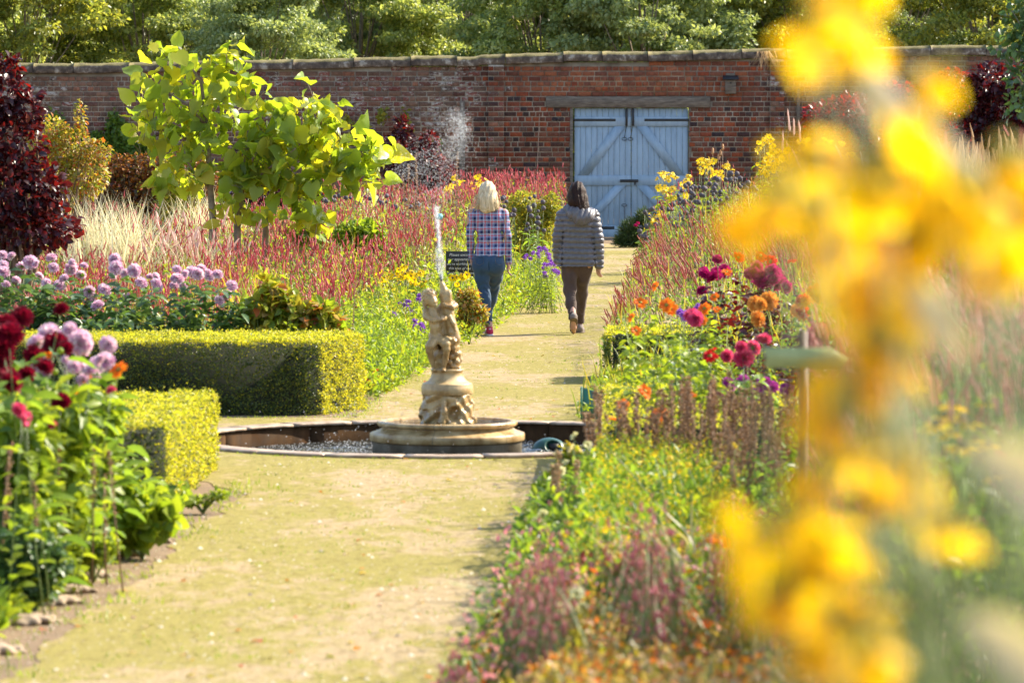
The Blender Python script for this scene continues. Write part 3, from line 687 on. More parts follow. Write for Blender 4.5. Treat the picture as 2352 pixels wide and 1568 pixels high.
for r in range(rows):
    z = r * bh; stre = (r % 2 == 0) if r % 6 else False
    x = XL - R.uniform(0, .3)
    while x < XR:
        l = bl * (1 if (stre or R.uniform() < .12) else .52) * R.uniform(.94, 1.05); x0, x1 = x, x + l; x += l; xm = (x0 + x1) / 2
        if z + bh > top_z(xm) - .19 + .02: continue
        if GX0 - .02 < x1 and x0 < GX1 + .02 and z < GZ + .02:
            if x0 < GX0 - .06 and x1 > GX0: x1 = GX0 + .006
            elif x1 > GX1 + .06 and x0 < GX1: x0 = GX1 - .006
            elif x1 > GX0 and x0 < GX1: continue
        if WX(1252) < xm < WX(1633) and WZ(249) < z + bh / 2 < WZ(221): continue
        pr = .0
        if any(a - .02 < x1 and x0 < b_ + .02 for a, b_ in pil): pr = -.0
        mt = 0
        nx = xm + R.normal() * .25; nz = z + R.normal() * .04
        if WX(1160) < nx < WX(1722) and z > WZ(222):
            mt = 1 if (z < WZ(150) and R.uniform() < .85) or R.uniform() < .25 else 2
        elif WX(1060) < nx < WX(1160): mt = 3 if (nz > WZ(260) and R.uniform() < .6) else (0 if R.uniform() < .7 else 2)
        elif WX(1160) < nx < WX(1760): mt = 0 if R.uniform() < .6 else 2
        elif nx < WX(1060): mt = (3 if R.uniform() < .55 else 4) if nz > WZ(300) else (0 if R.uniform() < .55 else 4)
        else: mt = 4 if R.uniform() < (.35 if nx < WX(1850) else .75) else 0
        if (nx < WX(560) or nx > WX(1830)) and R.uniform() < .75: mt = 4
        j = R.normal(size=4) * .004
        y0 = -.012 - abs(j[0]) * 1.5 - pr; gsz = .009
        a0, a1, z0, z1 = x0 + gsz + j[1], x1 - gsz + j[2], z + gsz * 1.1, z + bh - gsz * 1.1
        c = .006
        BV.setdefault(mt, []).append([(a0, y0 + c, z0), (a1, y0 + c, z0), (a1, y0 + c, z1), (a0, y0 + c, z1), (a0 + c, y0, z0 + c), (a1 - c, y0, z0 + c), (a1 - c, y0, z1 - c), (a0 + c, y0, z1 - c), (a0, .003, z0), (a1, .003, z0), (a1, .003, z1), (a0, .003, z1)])
for a, b_ in pil: mb.add(*box_np(a, b_, -.10, .01, -.1, top_z(a) - .195))
tf = np.array([[4, 5, 6, 7], [0, 1, 5, 4], [1, 2, 6, 5], [2, 3, 7, 6], [3, 0, 4, 7], [8, 9, 1, 0], [9, 10, 2, 1], [10, 11, 3, 2], [11, 8, 0, 3]])
for (a, b_) in pil:
    for r in range(rows):
        z = r * bh
        if z + bh > top_z(a) - .17: continue
        cut = a + (b_ - a) * (.34 if r % 2 else .66)
        for x0, x1 in ((a - .004, cut), (cut, b_ + .004)):
            j = R.normal(size=3) * .004; y0 = -.118 - abs(j[0]); a0, a1, z0, z1 = x0 + .007, x1 - .007, z + .01, z + bh - .01; c = .006
            BV.setdefault(int(R.choice([0, 3, 2, 4])), []).append([(a0, y0 + c, z0), (a1, y0 + c, z0), (a1, y0 + c, z1), (a0, y0 + c, z1), (a0 + c, y0, z0 + c), (a1 - c, y0, z0 + c), (a1 - c, y0, z1 - c), (a0 + c, y0, z1 - c), (a0, -.09, z0), (a1, -.09, z0), (a1, -.09, z1), (a0, -.09, z1)])
for mt, L in BV.items():
    A = np.array(L); n = len(A); mb.add(A.reshape(-1, 3), [(tf[None] + (np.arange(n) * 12)[:, None, None]).reshape(-1, 4)], mt + 1)
link('brickwork', mb.mesh('brickwork', [M['mortar'], b_old, b_org, b_mid, b_wth, b_gry]), wall)
# coping stones
m, nt, bs, out = mat_base('coping_stone'); co = objco(nt); g = nd(nt, 'ShaderNodeNewGeometry')
n1 = noise(nt, co, 6, 6, .75); n2 = noise(nt, co, 1.6, 4)
c = ramp(nt, n1, [(.4, (.06, .045, .035)), (.54, (.15, .115, .085)), (.66, (.42, .39, .33))])
sep = nd(nt, 'ShaderNodeSeparateXYZ'); nt.links.new(g.outputs['Normal'], sep.inputs[0])
mo = ramp(nt, math_n(nt, 'ADD', sep.outputs[2], math_n(nt, 'MULTIPLY', n2, .9)), [(.95, (0, 0, 0)), (1.15, (1, 1, 1))])
c = mixc(nt, mo, c, ramp(nt, n1, [(.35, (.09, .075, .025)), (.6, (.22, .18, .07))]))
nt.links.new(c, bs.inputs['Base Color']); bs.inputs['Roughness'].default_value = .95; bump(nt, n1, .8, .03, bs)
mc = MB(); x = XL
while x < XR:
    l = R.uniform(.75, 1.25); x1 = x + l; dz = R.normal() * .012; nx_ = 9; V = []
    for i in range(nx_):
        xx = x + .006 + (l - .012) * i / (nx_ - 1); zt = top_z(xx) + dz; w = R.normal(size=8) * .007
        V += [(xx, -.10 + w[0], zt - .185), (xx, -.105 + w[1], zt - .165), (xx, -.115 + w[2], zt - .06 + w[3]), (xx, -.07 + w[4], zt - .015 + w[5]), (xx, .1, zt + .02 + w[6]), (xx, .3, zt + .02 + w[7]), (xx, .5, zt - .05), (xx, .5, zt - .185)]
    q = [[a * 8 + j, (a + 1) * 8 + j, (a + 1) * 8 + (j + 1) % 8, a * 8 + (j + 1) % 8] for a in range(nx_ - 1) for j in range(8)]
    e = (nx_ - 1) * 8
    mc.add(V, [np.array(q), np.array([list(range(8))[::-1], list(range(e, e + 8))])]); x = x1
link('coping', mc.mesh('coping', [m]), wall)
# lintel
m, nt, bs, out = mat_base('old_oak'); co = objco(nt, (1, 6, 9)); f = noise(nt, co, 5, 6, .7)
c = ramp(nt, f, [(.3, (.05, .04, .03)), (.55, (.17, .14, .11)), (.75, (.30, .26, .21))]); nt.links.new(c, bs.inputs['Base Color']); bs.inputs['Roughness'].default_value = .9; bump(nt, f, .8, .01, bs); M['oak'] = m
V, Fl = bbox_np(WX(1254), WX(1631), -.06, .40, WZ(248) + .003, WZ(222), .012); link('lintel', MB().add(V, Fl).mesh('lintel', [M['oak']]), wall)
V, Fl = bbox_np(GX0 - .045, GX0 + .018, -.02, .12, 0, WZ(248), .004); link('door_post', MB().add(V, Fl).mesh('door_post', [M['oak']]), wall)
V, Fl = bbox_np(GX1 - .012, GX1 + .03, -.01, .12, 0, WZ(248), .004); link('door_post', MB().add(V, Fl).mesh('door_post', [M['oak']]), wall)

# gate leaves
m, nt, bs, out = mat_base('blue_paint'); co = objco(nt, (1, 1, .25)); f = noise(nt, co, 9, 6, .7); f2 = noise(nt, objco(nt), 1.2, 3)
c = ramp(nt, f, [(.3, (.22, .31, .40)), (.6, (.30, .41, .51))]); c = mixc(nt, ramp(nt, noise(nt, co, 26, 5, .8), [(.68, (0, 0, 0)), (.76, (1, 1, 1))]), c, (.34, .36, .36))
nt.links.new(c, bs.inputs['Base Color']); bs.inputs['Roughness'].default_value = .5; bump(nt, f, .3, .004, bs); M['blue'] = m
M['iron'] = plain('black_iron', (.012, .013, .016), .5, .3, 60)
def zx(a): return WX((2150 + a / 2.24) * .574219)
def zz(a): return WZ((350 + a / 2.24) * .574219)
def iron(name, par, V, Fl): return link(name, MB().add(V, Fl).mesh(name, [M['iron']]), par)
gate = thing('gate', 'pale blue boarded double gate in the brick wall', 'gate', (0, WY, 0))
for s, (a, b_) in enumerate([(331, 837), (842, 1350)]):
    x0, x1 = zx(a), zx(b_); zb, zt = zz(1342), zz(188); yb = .05
    mbl = MB(); nb = 10; w = (x1 - x0) / nb
    for i in range(nb):
        V, Fl = bbox_np(x0 + i * w + .002, x0 + (i + 1) * w - .002, yb, yb + .025, zb, zt, .005); mbl.add(V, Fl)
    lf = link('gate_leaf', mbl.mesh('gate_leaf', [M['blue']]), gate)
    yr = yb - .035
    for (p, q) in ((262, 348), (790, 878), (1240, 1342)):
        V, Fl = bbox_np(x0, x1, yr, yb, zz(q), zz(p), .006); link('rail', MB().add(V, Fl).mesh('rail', [M['blue']]), lf)
    for (zt_, zb_) in ((348, 790), (878, 1240)):
        xi, xo = (zx(836), x0) if s == 0 else (zx(842), x1); dr = 1 if s == 0 else -1
        hw = abs(zx(95) - zx(0)); z1, z0 = zz(zt_) - .001, zz(zb_) + .001
        if zt_ == 348: px_ = [(xi - dr * zx_ for zx_ in (0,))]
        a1, a2 = xi - dr * (zx(45) - zx(0)), xi - dr * (zx(145) - zx(0)); c1, c2 = xo + dr * (zx(125) - zx(0)), xo + dr * (zx(30) - zx(0))
        Q = [(a1, z1), (a2, z1), (c2, z0), (c1, z0)]
        if dr < 0: Q = Q[::-1]
        V = [(x_, yr + .004, z_) for x_, z_ in Q] + [(x_, yb + .001, z_) for x_, z_ in Q]
        link('brace', MB().add(V, [np.array([[0, 1, 2, 3], [7, 6, 5, 4], [0, 4, 5, 1], [1, 5, 6, 2], [2, 6, 7, 3], [3, 7, 4, 0]])]).mesh('brace', [M['blue']]), lf)
    if s == 0: hx = (zx(312), zx(700)); lat = zx(798)
    else: hx = (zx(958), zx(1362)); lat = zx(855)
    V, Fl = bbox_np(hx[0], hx[1], yr - .012, yr, zz(303), zz(281), .004); iron('strap_hinge', lf, V, Fl)
    hb = (zx(318), zx(690)) if s == 0 else (zx(985), zx(1358))
    V, Fl = bbox_np(hb[0], hb[1], yr - .012, yr, zz(1270), zz(1244), .004); iron('strap_hinge', lf, V, Fl)
    V, Fl = bbox_np(lat - (zx(10) - zx(0)), lat + (zx(10) - zx(0)), yr - .02, yr, zz(345), zz(190), .004); iron('top_bolt', lf, V, Fl)
    lx, lz = (zx(778), zz(462)) if s == 0 else (zx(832), zz(463))
    V, Fl = tube_np([(lat, yr - .012, zz(345)), (lx, yr - .018, lz + .03)], [.006, .006], 6); mq = MB().add(V, Fl)
    th = np.linspace(0, 2 * math.pi, 17); V, Fl = tube_np([(lx + .052 * math.cos(t), yr - .018, lz + .028 * math.sin(t)) for t in th], [.0065] * 17, 6); mq.add(V, Fl)
    link('pull_handle', mq.mesh('pull_handle', [M['iron']]), lf)
    if s == 0:
        V, Fl = bbox_np(zx(740), zx(902), yr - .03, yr - .003, zz(848), zz(824), .005); mq = MB().add(V, Fl); V, Fl = bbox_np(zx(866), zx(880), yr - .035, yr - .01, zz(872), zz(846), .004); mq.add(V, Fl)
        link('latch', mq.mesh('latch', [M['iron']]), lf)
        V, Fl = tube_np([(zx(778), yr - .01, zz(1070)), (zx(779), yr - .01, zz(1210))], [.006, .006], 6); mq = MB().add(V, Fl)
        lx, lz = zx(777), zz(1055); V, Fl = tube_np([(lx + .052 * math.cos(t), yr - .012, lz + .024 * math.sin(t)) for t in th], [.0065] * 17, 6); mq.add(V, Fl)
        V, Fl = bbox_np(zx(766), zx(802), yr - .02, yr + .03, zz(1240), zz(1205), .004); mq.add(V, Fl); link('drop_bolt', mq.mesh('drop_bolt', [M['iron']]), lf)
# bird box
x0, x1 = WX(1662), WX(1692)
bb = thing('bird_box', 'small grey wooden bird box fixed to the wall above the gate lintel', 'bird box', ((x0 + x1) / 2, WY - .03, WZ(216)))
hw = (x1 - x0) / 2; hh = WZ(184) - WZ(216)
V, Fl = bbox_np(-hw * .82, hw * .82, -.16, 0, 0, hh, .005); bx = link('box', MB().add(V, Fl).mesh('box', [M['oak']]), bb)
V, Fl = lathe_np([(0, 0), (.02, 0), (.02, .004), (0, .004)], 16); link('hole', MB().add(V, Fl).mesh('hole', [M['iron']]), bx, (0, -.161, hh * .78), (math.pi / 2, 0, 0))
V = np.array([(-hw * 1.25, -.23, hh + .0), (hw * 1.25, -.23, hh), (hw * 1.15, .0, hh + .07), (-hw * 1.15, 0, hh + .07)]); V = np.concatenate([V, V + [0, 0, .022]])
link('roof', MB().add(V, [np.array([[3, 2, 1, 0], [4, 5, 6, 7], [0, 1, 5, 4], [1, 2, 6, 5], [2, 3, 7, 6], [3, 0, 4, 7]])]).mesh('roof', [plain('felt_black', (.02, .02, .025), .8)]), bb)
V, Fl = bbox_np(-hw * .7, hw * .7, -.015, .015, hh * .5, hh + .14, .003); link('back_board', MB().add(V, Fl).mesh('back_board', [M['oak']]), bb)
# battens fixed upright on the wall, cane
for (px, y0, y1, w, lab) in ((1062, 232, 520, 11, 'weathered wooden batten upright on the wall left of the gate'), (1833, 204, 300, 8, 'weathered wooden batten upright on the wall right of the bird box')):
    V, Fl = bbox_np(WX(px - w / 2), WX(px + w / 2), -.10, -.035, max(0, WZ(y1)), WZ(y0), .006)
    tag(link('wooden_batten', MB().add(V - [WX(px), 0, 0], Fl).mesh('wooden_batten', [M['oak']]), None, (WX(px), WY, 0)), lab, 'post', 'wooden battens on the wall')
V, Fl = tube_np([(0, -.06, 0), (.02, -.06, .8), (.09, -.05, WZ(262))], [.012, .011, .009], 6)
tag(link('garden_cane', MB().add(V, Fl).mesh('garden_cane', [plain('cane', (.35, .22, .14), .6)]), None, (WX(1229), WY, 0)), 'thin brown cane leaning on the brick wall left of the gate', 'cane')

# ================================================================ FOLIAGE BUILDERS
def blob_points(blobs, d, n, ds=.8, shell=.6):
    """points in ellipsoids given in photo pixels at depth d (their depth extent in metres ~ their width * ds)"""
    B = np.array(blobs, float); k = d / F
    vol = B[:, 2] * B[:, 3]; i = R.choice(len(B), n, p=vol / vol.sum()); q = B[i]
    u = rnd_dirs(n) * (R.uniform(0, 1, n) ** (1 - shell))[:, None]
    c = P(q[:, 0], q[:, 1], d) 
    off = q[:, 4] if B.shape[1] > 4 else 0
    r = np.stack([q[:, 2] * k, q[:, 2] * k * ds, q[:, 3] * k], 1)
    p = c + u * r; p[:, 1] += off
    return p, u, c
def leaf_cloud(p, u, tpl, L, Wd, droop=-.2, sp=.5, var=.35, out=.7):
    n = len(p); D = u * out + rnd_dirs(n) * sp + [0, 0, droop]; N_ = u * .5 + rnd_dirs(n) * .6 + [0, 0, .6]
    s = R.uniform(1 - var, 1 + var, n); return inst(tpl[0], tpl[1], p, frames(D, N_), np.stack([s * Wd, s * L, s * L], 1))
def limbs(base, targets, r0, r1=.006, bend=.25, k=5):
    mb = MB(); base = np.array(base, float)
    for t in targets:
        t = np.array(t, float); v = t - base; L = np.linalg.norm(v)
        ts = np.linspace(0, 1, 7); w = R.normal(size=3) * L * .05
        pts = [base + v * np.array([s ** (1 + bend), s ** (1 + bend), s ** (1 - bend * .4)]) + w * math.sin(s * math.pi) for s in ts]
        mb.add(*tube_np(pts, r0 + (r1 - r0) * ts, k))
    return mb

# ---- trees beyond the wall
WT = {}
def wood_tree_mesh(key, seed, mats, n, Ht, rad):
    rr = np.random.default_rng(seed)
    cl = []
    nb = 150
    for i in range(nb):
        z = Ht * (.26 + .74 * rr.uniform() ** .7); f = math.sqrt(max(.05, 1 - ((z / Ht - .5) / .56) ** 2)); a = rr.uniform(0, 2 * math.pi); r = rad * f * rr.uniform(.35, 1)
        cl.append((r * math.cos(a), r * math.sin(a), z, rr.uniform(.22, .62), rr.uniform(.10, .26)))
    cl = np.array(cl); i = R.choice(nb, n, p=cl[:, 3] ** 2 / (cl[:, 3] ** 2).sum()); u = rnd_dirs(n) * (R.uniform(0, 1, n) ** .4)[:, None]
    p = cl[i, :3] + u * np.stack([cl[i, 3], cl[i, 3], cl[i, 4]], 1)
    V, Fl = leaf_cloud(p, u, L4, .115, .07, -.25, .7)
    fo = mkmesh('crown', V, Fl, mats)
    tb = MB(); tr = [(0, 0, -.1), (.05, 0, Ht * .3), (-.05, .05, Ht * .5), (0, 0, Ht * .8)]; tb.add(*tube_np(tr, [.13, .09, .05, .02], 8))
    for c in cl[::5]:
        s = np.array([0, 0, max(.8, c[2] * .55)]); tb.add(*tube_np([s, s * .5 + c[:3] * .5 + [0, 0, -.1], c[:3]], [.035, .022, .008], 4))
    WT[key] = (fo, tb.mesh('trunk', [M['bark']]))
wood_tree_mesh('a', 1, [M['wood_l']], 44000, 6.7, 2.7); wood_tree_mesh('b', 2, [M['wood_y']], 42000, 6.5, 2.6)
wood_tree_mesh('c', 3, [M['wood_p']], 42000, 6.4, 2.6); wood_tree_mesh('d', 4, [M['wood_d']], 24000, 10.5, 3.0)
trees = [(60, 103, 'b', .98, 'yellow-green tree above the far left end of the wall'), (330, 106, 'a', .93, 'sunlit tree directly behind the big-leaved tree top'), (600, 102, 'c', .86, 'pale soft-leaved tree overhanging the coping left of centre'),
         (830, 109, 'a', .98, 'bushy green tree above the whitened lichen brickwork'), (1060, 111, 'd', .72, 'dark tree with layered branches behind the brick pilaster'), (1240, 105, 'a', .9, 'green tree behind the wall above the left side of the gate'),
         (1480, 104, 'c', .98, 'pale feathery tree behind the wall straight above the gate'), (1660, 108, 'a', .96, 'green tree behind the wall above the bird box'), (1830, 106, 'b', .99, 'tree with yellowing leaves behind the wall, right of the bird box'),
         (2060, 110, 'd', .74, 'dark tree with scattered yellow leaves beyond the wall at right'), (2270, 104, 'b', .99, 'yellowing tree above the far right end of the wall'), (-140, 108, 'a', 1.0, 'green tree at the very left edge above the wall')]
def put_tree(px, d, key, sc, lab, grp):
    x = (px - W / 2) / F * d; o = thing('tree', lab, 'tree', (x, d, 0), grp, R.uniform(0, 6)); o.scale = (sc,) * 3
    link('crown', WT[key][0], o); link('trunk', WT[key][1], o)
for t in trees: put_tree(*t, 'trees beyond the garden wall')
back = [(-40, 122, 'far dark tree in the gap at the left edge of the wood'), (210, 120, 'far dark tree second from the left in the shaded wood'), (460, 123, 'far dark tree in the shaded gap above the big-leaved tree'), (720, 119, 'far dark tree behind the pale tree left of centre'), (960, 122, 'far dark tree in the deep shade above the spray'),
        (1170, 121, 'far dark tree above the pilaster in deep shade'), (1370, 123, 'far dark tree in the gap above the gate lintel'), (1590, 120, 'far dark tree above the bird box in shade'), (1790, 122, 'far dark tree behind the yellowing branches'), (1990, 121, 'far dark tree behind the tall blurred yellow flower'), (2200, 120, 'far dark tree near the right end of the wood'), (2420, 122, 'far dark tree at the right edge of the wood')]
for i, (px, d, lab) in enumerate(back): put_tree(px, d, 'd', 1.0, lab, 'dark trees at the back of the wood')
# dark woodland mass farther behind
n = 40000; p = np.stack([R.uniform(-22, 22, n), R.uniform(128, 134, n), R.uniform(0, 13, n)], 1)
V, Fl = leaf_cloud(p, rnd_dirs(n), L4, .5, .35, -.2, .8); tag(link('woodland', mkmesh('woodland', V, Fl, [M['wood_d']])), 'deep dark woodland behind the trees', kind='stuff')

# ---- shrub builder
def shrub(name, lab, cat, blobs, d, n, tpl, L, Wd, mat, ds=.8, shell=.7, group=None, r0=.03, stem='stembrown', out=.7, droop=-.1, base=None, ntw=None, sp=.5):
    p, u, c = blob_points(blobs, d, n, ds, shell); mx = np.mean(p[:, 0]) if base is None else base
    o = thing(name, lab, cat, (mx, d, 0), group); off = np.array([mx, d, 0])
    p = p[:] ; ok = p[:, 2] > .03; p, u = p[ok], u[ok]
    V, Fl = leaf_cloud(p - off, u, tpl, L, Wd, droop, sp, .35, out); link('foliage', mkmesh('foliage', V, Fl, mat if isinstance(mat, list) else [mat], None if not isinstance(mat, list) else np.repeat(R.integers(0, len(mat), len(p)), len(Fl[0]) // len(p))), o)
    k = ntw or max(8, len(blobs) * 3); tg = p[R.choice(len(p), k)] - off
    link('branches', limbs((0, 0, 0), tg, r0, .004).mesh('branches', [M[stem]]), o)
    return o, p
# smoke bushes
SB0 = shrub('smoke_bush', 'dark purple smoke bush filling the left edge of the photo', 'bush', [(0, 205, 50, 75), (25, 330, 85, 75), (60, 255, 35, 40), (20, 440, 120, 80), (95, 440, 60, 60), (60, 520, 125, 55), (-60, 300, 60, 160), (110, 520, 40, 30), (30, 150, 16, 30), (75, 220, 18, 16)], 44, 4300, L8, .075, .055, M['purple'], group='purple smoke bushes', r0=.04)
shrub('smoke_bush', 'red tipped purple smoke bush seen through the spray', 'bush', [(905, 360, 55, 50), (960, 380, 60, 45), (925, 310, 22, 40), (985, 330, 20, 30), (1000, 400, 45, 35)], 78, 2300, L8, .09, .06, M['purple'], group='purple smoke bushes', r0=.03)
shrub('smoke_bush', 'low dark smoke bush between the trunks of the big-leaved tree', 'bush', [(600, 440, 60, 40), (690, 440, 50, 30), (540, 470, 40, 30)], 66, 1200, L8, .08, .06, M['purple'], group='purple smoke bushes', r0=.02)
shrub('smoke_bush', 'purple smoke bush behind the yellow daisies right of the gate', 'bush', [(1890, 290, 50, 55), (1960, 270, 70, 55), (1900, 340, 60, 50), (1990, 330, 70, 55), (2040, 280, 30, 50)], 76, 2800, L8, .09, .065, M['purplered'], group='purple smoke bushes', r0=.03)
shrub('smoke_bush', 'broad red smoke bush behind the thick blurred stem', 'bush', [(2100, 260, 60, 60), (2160, 225, 55, 50), (2180, 300, 80, 70), (2120, 340, 90, 45), (2060, 230, 50, 40), (2190, 190, 40, 30)], 74, 4600, L8, .09, .065, M['purplered'], group='purple smoke bushes', r0=.03)
shrub('smoke_bush', 'dark red smoke bush under the overhanging branch at right edge', 'bush', [(2290, 190, 70, 45), (2240, 230, 50, 50), (2320, 280, 90, 90), (2250, 320, 70, 60), (2380, 250, 60, 120)], 70, 4600, L8, .09, .065, M['purple'], group='purple smoke bushes', r0=.03)
for px_, n_, bl in ((1, 1200, [(1930, 255, 60, 28), (1880, 275, 30, 25), (2130, 215, 60, 30), (2180, 200, 35, 20), (2290, 175, 60, 25)]),):
    pass
# overhanging branch on the right
o, _ = shrub('overhanging_tree', 'dark green leafy tree reaching in at the top right corner', 'tree', [(2345, 60, 40, 70), (2310, 105, 36, 26), (2350, 180, 36, 50), (2330, 245, 30, 30), (2390, 90, 50, 200)], 42, 900, L8, .07, .055, M['bluegreen'], r0=.05, stem='bark', base=6.4, ntw=14)
# copper beech hedge, mixed shrubs on the left
shrub('beech_hedge', 'clipped copper beech hedge with glossy brown leaves', 'hedge', [(x_, y_, 32, 30) for x_ in range(225, 400, 28) for y_ in (385, 430, 475, 520)], 62, 6500, L8, .055, .04, M['copper'], ds=1.2, shell=.8, r0=.03)
shrub('autumn_shrub', 'orange and green shrub with upright shoots beside the smoke bush', 'shrub', [(110, 310, 50, 45), (160, 340, 55, 50), (190, 400, 60, 60), (100, 400, 60, 60), (130, 460, 60, 40), (185, 280, 12, 50), (225, 350, 30, 30)], 56, 4600, L8, .05, .03, [M['autumn'], M['yellowgreen']], r0=.03)
shrub('green_shrub', 'green leafy shrub beside the beech hedge under the tree', 'shrub', [(385, 420, 30, 50), (400, 470, 40, 40), (440, 430, 25, 40)], 60, 1800, L8, .05, .03, M['yellowgreen'], r0=.02)
shrub('autumn_shrub', 'brown and orange shrub behind the trunks of the big-leaved tree', 'shrub', [(430, 390, 30, 50), (470, 420, 35, 50), (410, 450, 30, 30)], 64, 1800, L8, .055, .035, M['copper'], r0=.02)
# creepers on the wall
def creeper(lab, blobs, n, mat=None, L=.09):
    p, u, c = blob_points(blobs, WY, n, .1, .3); p[:, 1] = WY - .06 - R.uniform(0, .14, len(p)); p = p[p[:, 2] > 0]
    o = thing('wall_creeper', lab, 'creeper', (p[:, 0].mean(), WY, 0), 'green creepers on the brick wall'); off = np.array(o.location)
    u = np.tile([0, -1., .3], (len(p), 1)) * .3 + rnd_dirs(len(p)) * .5
    V, Fl = leaf_cloud(p - off, u, L8, L, L * .9, -.4, .5); link('foliage', mkmesh('foliage', V, Fl, [mat or M['green']]), o)
    tg = p[R.choice(len(p), 14)] - off; tg[:, 1] = -.05
    link('vines', limbs((0, -.05, 0), tg, .012, .003).mesh('vines', [M['stembrown']]), o)
creeper('green creeper low on the wall between smoke bush and big-leaved tree', [(160, 320, 50, 25), (265, 290, 25, 40), (230, 320, 60, 25), (290, 340, 70, 25), (345, 330, 30, 25), (130, 270, 20, 20)], 1500)
creeper('sparse creeper tendrils above the purple bush in the spray', [(835, 290, 20, 12), (880, 265, 12, 22), (930, 270, 14, 24), (940, 300, 12, 14), (800, 275, 14, 16), (1000, 340, 20, 30), (850, 310, 20, 14)], 330, M['yellowgreen'])
creeper('small green creeper patch on the wall behind the yellow blur', [(1900, 240, 20, 12), (1870, 255, 14, 14)], 130)
# plant sprouting from the coping
x_ = WX(1757); tag(link('dry_tuft', mkmesh('dry_tuft', *grass_tufts(np.array([[0, -.05, 0.]]), -.45, 60, .012, .08), [M['tan']]), None, (x_, WY - .12, WZ(118))), 'dry brown tuft hanging from the coping right of the gate', 'plant')
x_ = WX(1795); tag(link('wall_weed', mkmesh('wall_weed', *leaf_cloud(np.stack([R.normal(size=30) * .03, R.normal(size=30) * .02, R.uniform(0, .3, 30)], 1), rnd_dirs(30), L8, .07, .04), [M['lime']]), None, (x_, WY + .1, WZ(103))), 'tiny green weed growing on top of the coping', 'plant')

# ================================================================ BIG-LEAVED TREE
def big_tree(lab, trunk, limbs_px, blobs, n, d, tips):
    base = P(trunk[0][0], 744, d); base[2] = 0
    o = thing('large_leaved_tree', lab, 'tree', tuple(base), 'backlit lime-green trees with huge leaves'); tb = MB()
    pts = [np.zeros(3)] + [P(a, b_, d + dd) - base for a, b_, dd in trunk[1:]]
    tb.add(*tube_np(pts, np.linspace(.05, .012, len(pts)), 8))
    link('trunk', tb.mesh('trunk', [M['bark']], True), o)
    lb = MB()
    for L_ in limbs_px:
        pp = np.array([P(a, b_, d + dd) - base for a, b_, dd in L_])
        if L_[0][1] == 744: link('trunk', MB().add(*tube_np(pp, np.linspace(.045, .009, len(pp)), 7)).mesh('trunk', [M['bark']], True), o); continue
        link('branch', MB().add(*tube_np(pp, np.linspace(.022, .007, len(pp)), 6)).mesh('branch', [M['bark']], True), o)
    p, u, c = blob_points(blobs, d, n, 1.2, .45); tq = np.array([P(a + R.normal() * 11, b_ + R.normal() * 9, d + R.normal() * .2) for a, b_ in tips for _ in range(6)]); tc_ = np.repeat(np.array([P(a, b_, d) for a, b_ in tips]), 6, 0); p[-len(tq):] = tq; c[-len(tq):] = tc_ - [0, 0, .1]; p = p - base
    far_ = R.uniform(size=n) < .3; p[far_] += rnd_dirs(int(far_.sum())) * [.28, .28, .16] * R.uniform(.4, 1.3, (int(far_.sum()), 1)); u = (p - (c - base)); u /= np.linalg.norm(u, axis=1, keepdims=True)
    D = u * .5 + rnd_dirs(n) * .7 + [0, 0, -.2]; N_ = u * .3 + rnd_dirs(n) * .75 + [0, 0, .6]
    s = R.uniform(.08, .24, n) ; V, Fl = inst(*HEART, p, frames(D, N_), np.stack([s * R.uniform(.75, 1.05, n), s, s * R.uniform(.4, 3.2, n)], 1)); lb.add(V, Fl, 0)
    D /= np.linalg.norm(D, axis=1, keepdims=True)
    q0 = p - u * .16 - [0, 0, .06]
    for a, b_ in list(zip(p, q0))[::2]: lb.add(*tube_np([b_, (a + b_) / 2 + [0, 0, .02], a], [.005, .004, .003], 3), 1)
    link('foliage', lb.mesh('foliage', [M['big'], M['bark']]), o)
big_tree('tall lime-green tree with huge backlit leaves, taller left one of the pair', [(487, 744, 0), (489, 500, 0), (482, 420, 0), (478, 330, .05), (470, 250, .1), (462, 190, 0), (430, 140, 0)],
         [[(484, 430, 0), (450, 405, -.1), (430, 370, -.2), (418, 330, -.2)], [(481, 360, 0), (440, 330, .1), (400, 300, .2), (360, 300, .2)], [(478, 320, 0), (520, 280, .1), (560, 240, .2)], [(474, 290, 0), (430, 240, -.2), (390, 215, -.2)], [(470, 250, 0), (500, 200, 0), (515, 160, 0)]],
         [(420, 140, 32, 26), (505, 150, 40, 24), (450, 190, 60, 32), (390, 210, 38, 28), (520, 205, 42, 35), (440, 250, 70, 32), (370, 290, 42, 28), (500, 265, 55, 32), (440, 310, 75, 28), (350, 290, 25, 28), (520, 320, 45, 28), (420, 350, 60, 26), (470, 380, 45, 28), (400, 395, 32, 20), (380, 420, 30, 18), (440, 425, 34, 16), (350, 390, 22, 20)], 300, 52, [(345, 172), (328, 206), (316, 268), (322, 302), (385, 122), (402, 112), (520, 124), (545, 135), (562, 188), (566, 222), (350, 245), (330, 330), (360, 400), (590, 255)])
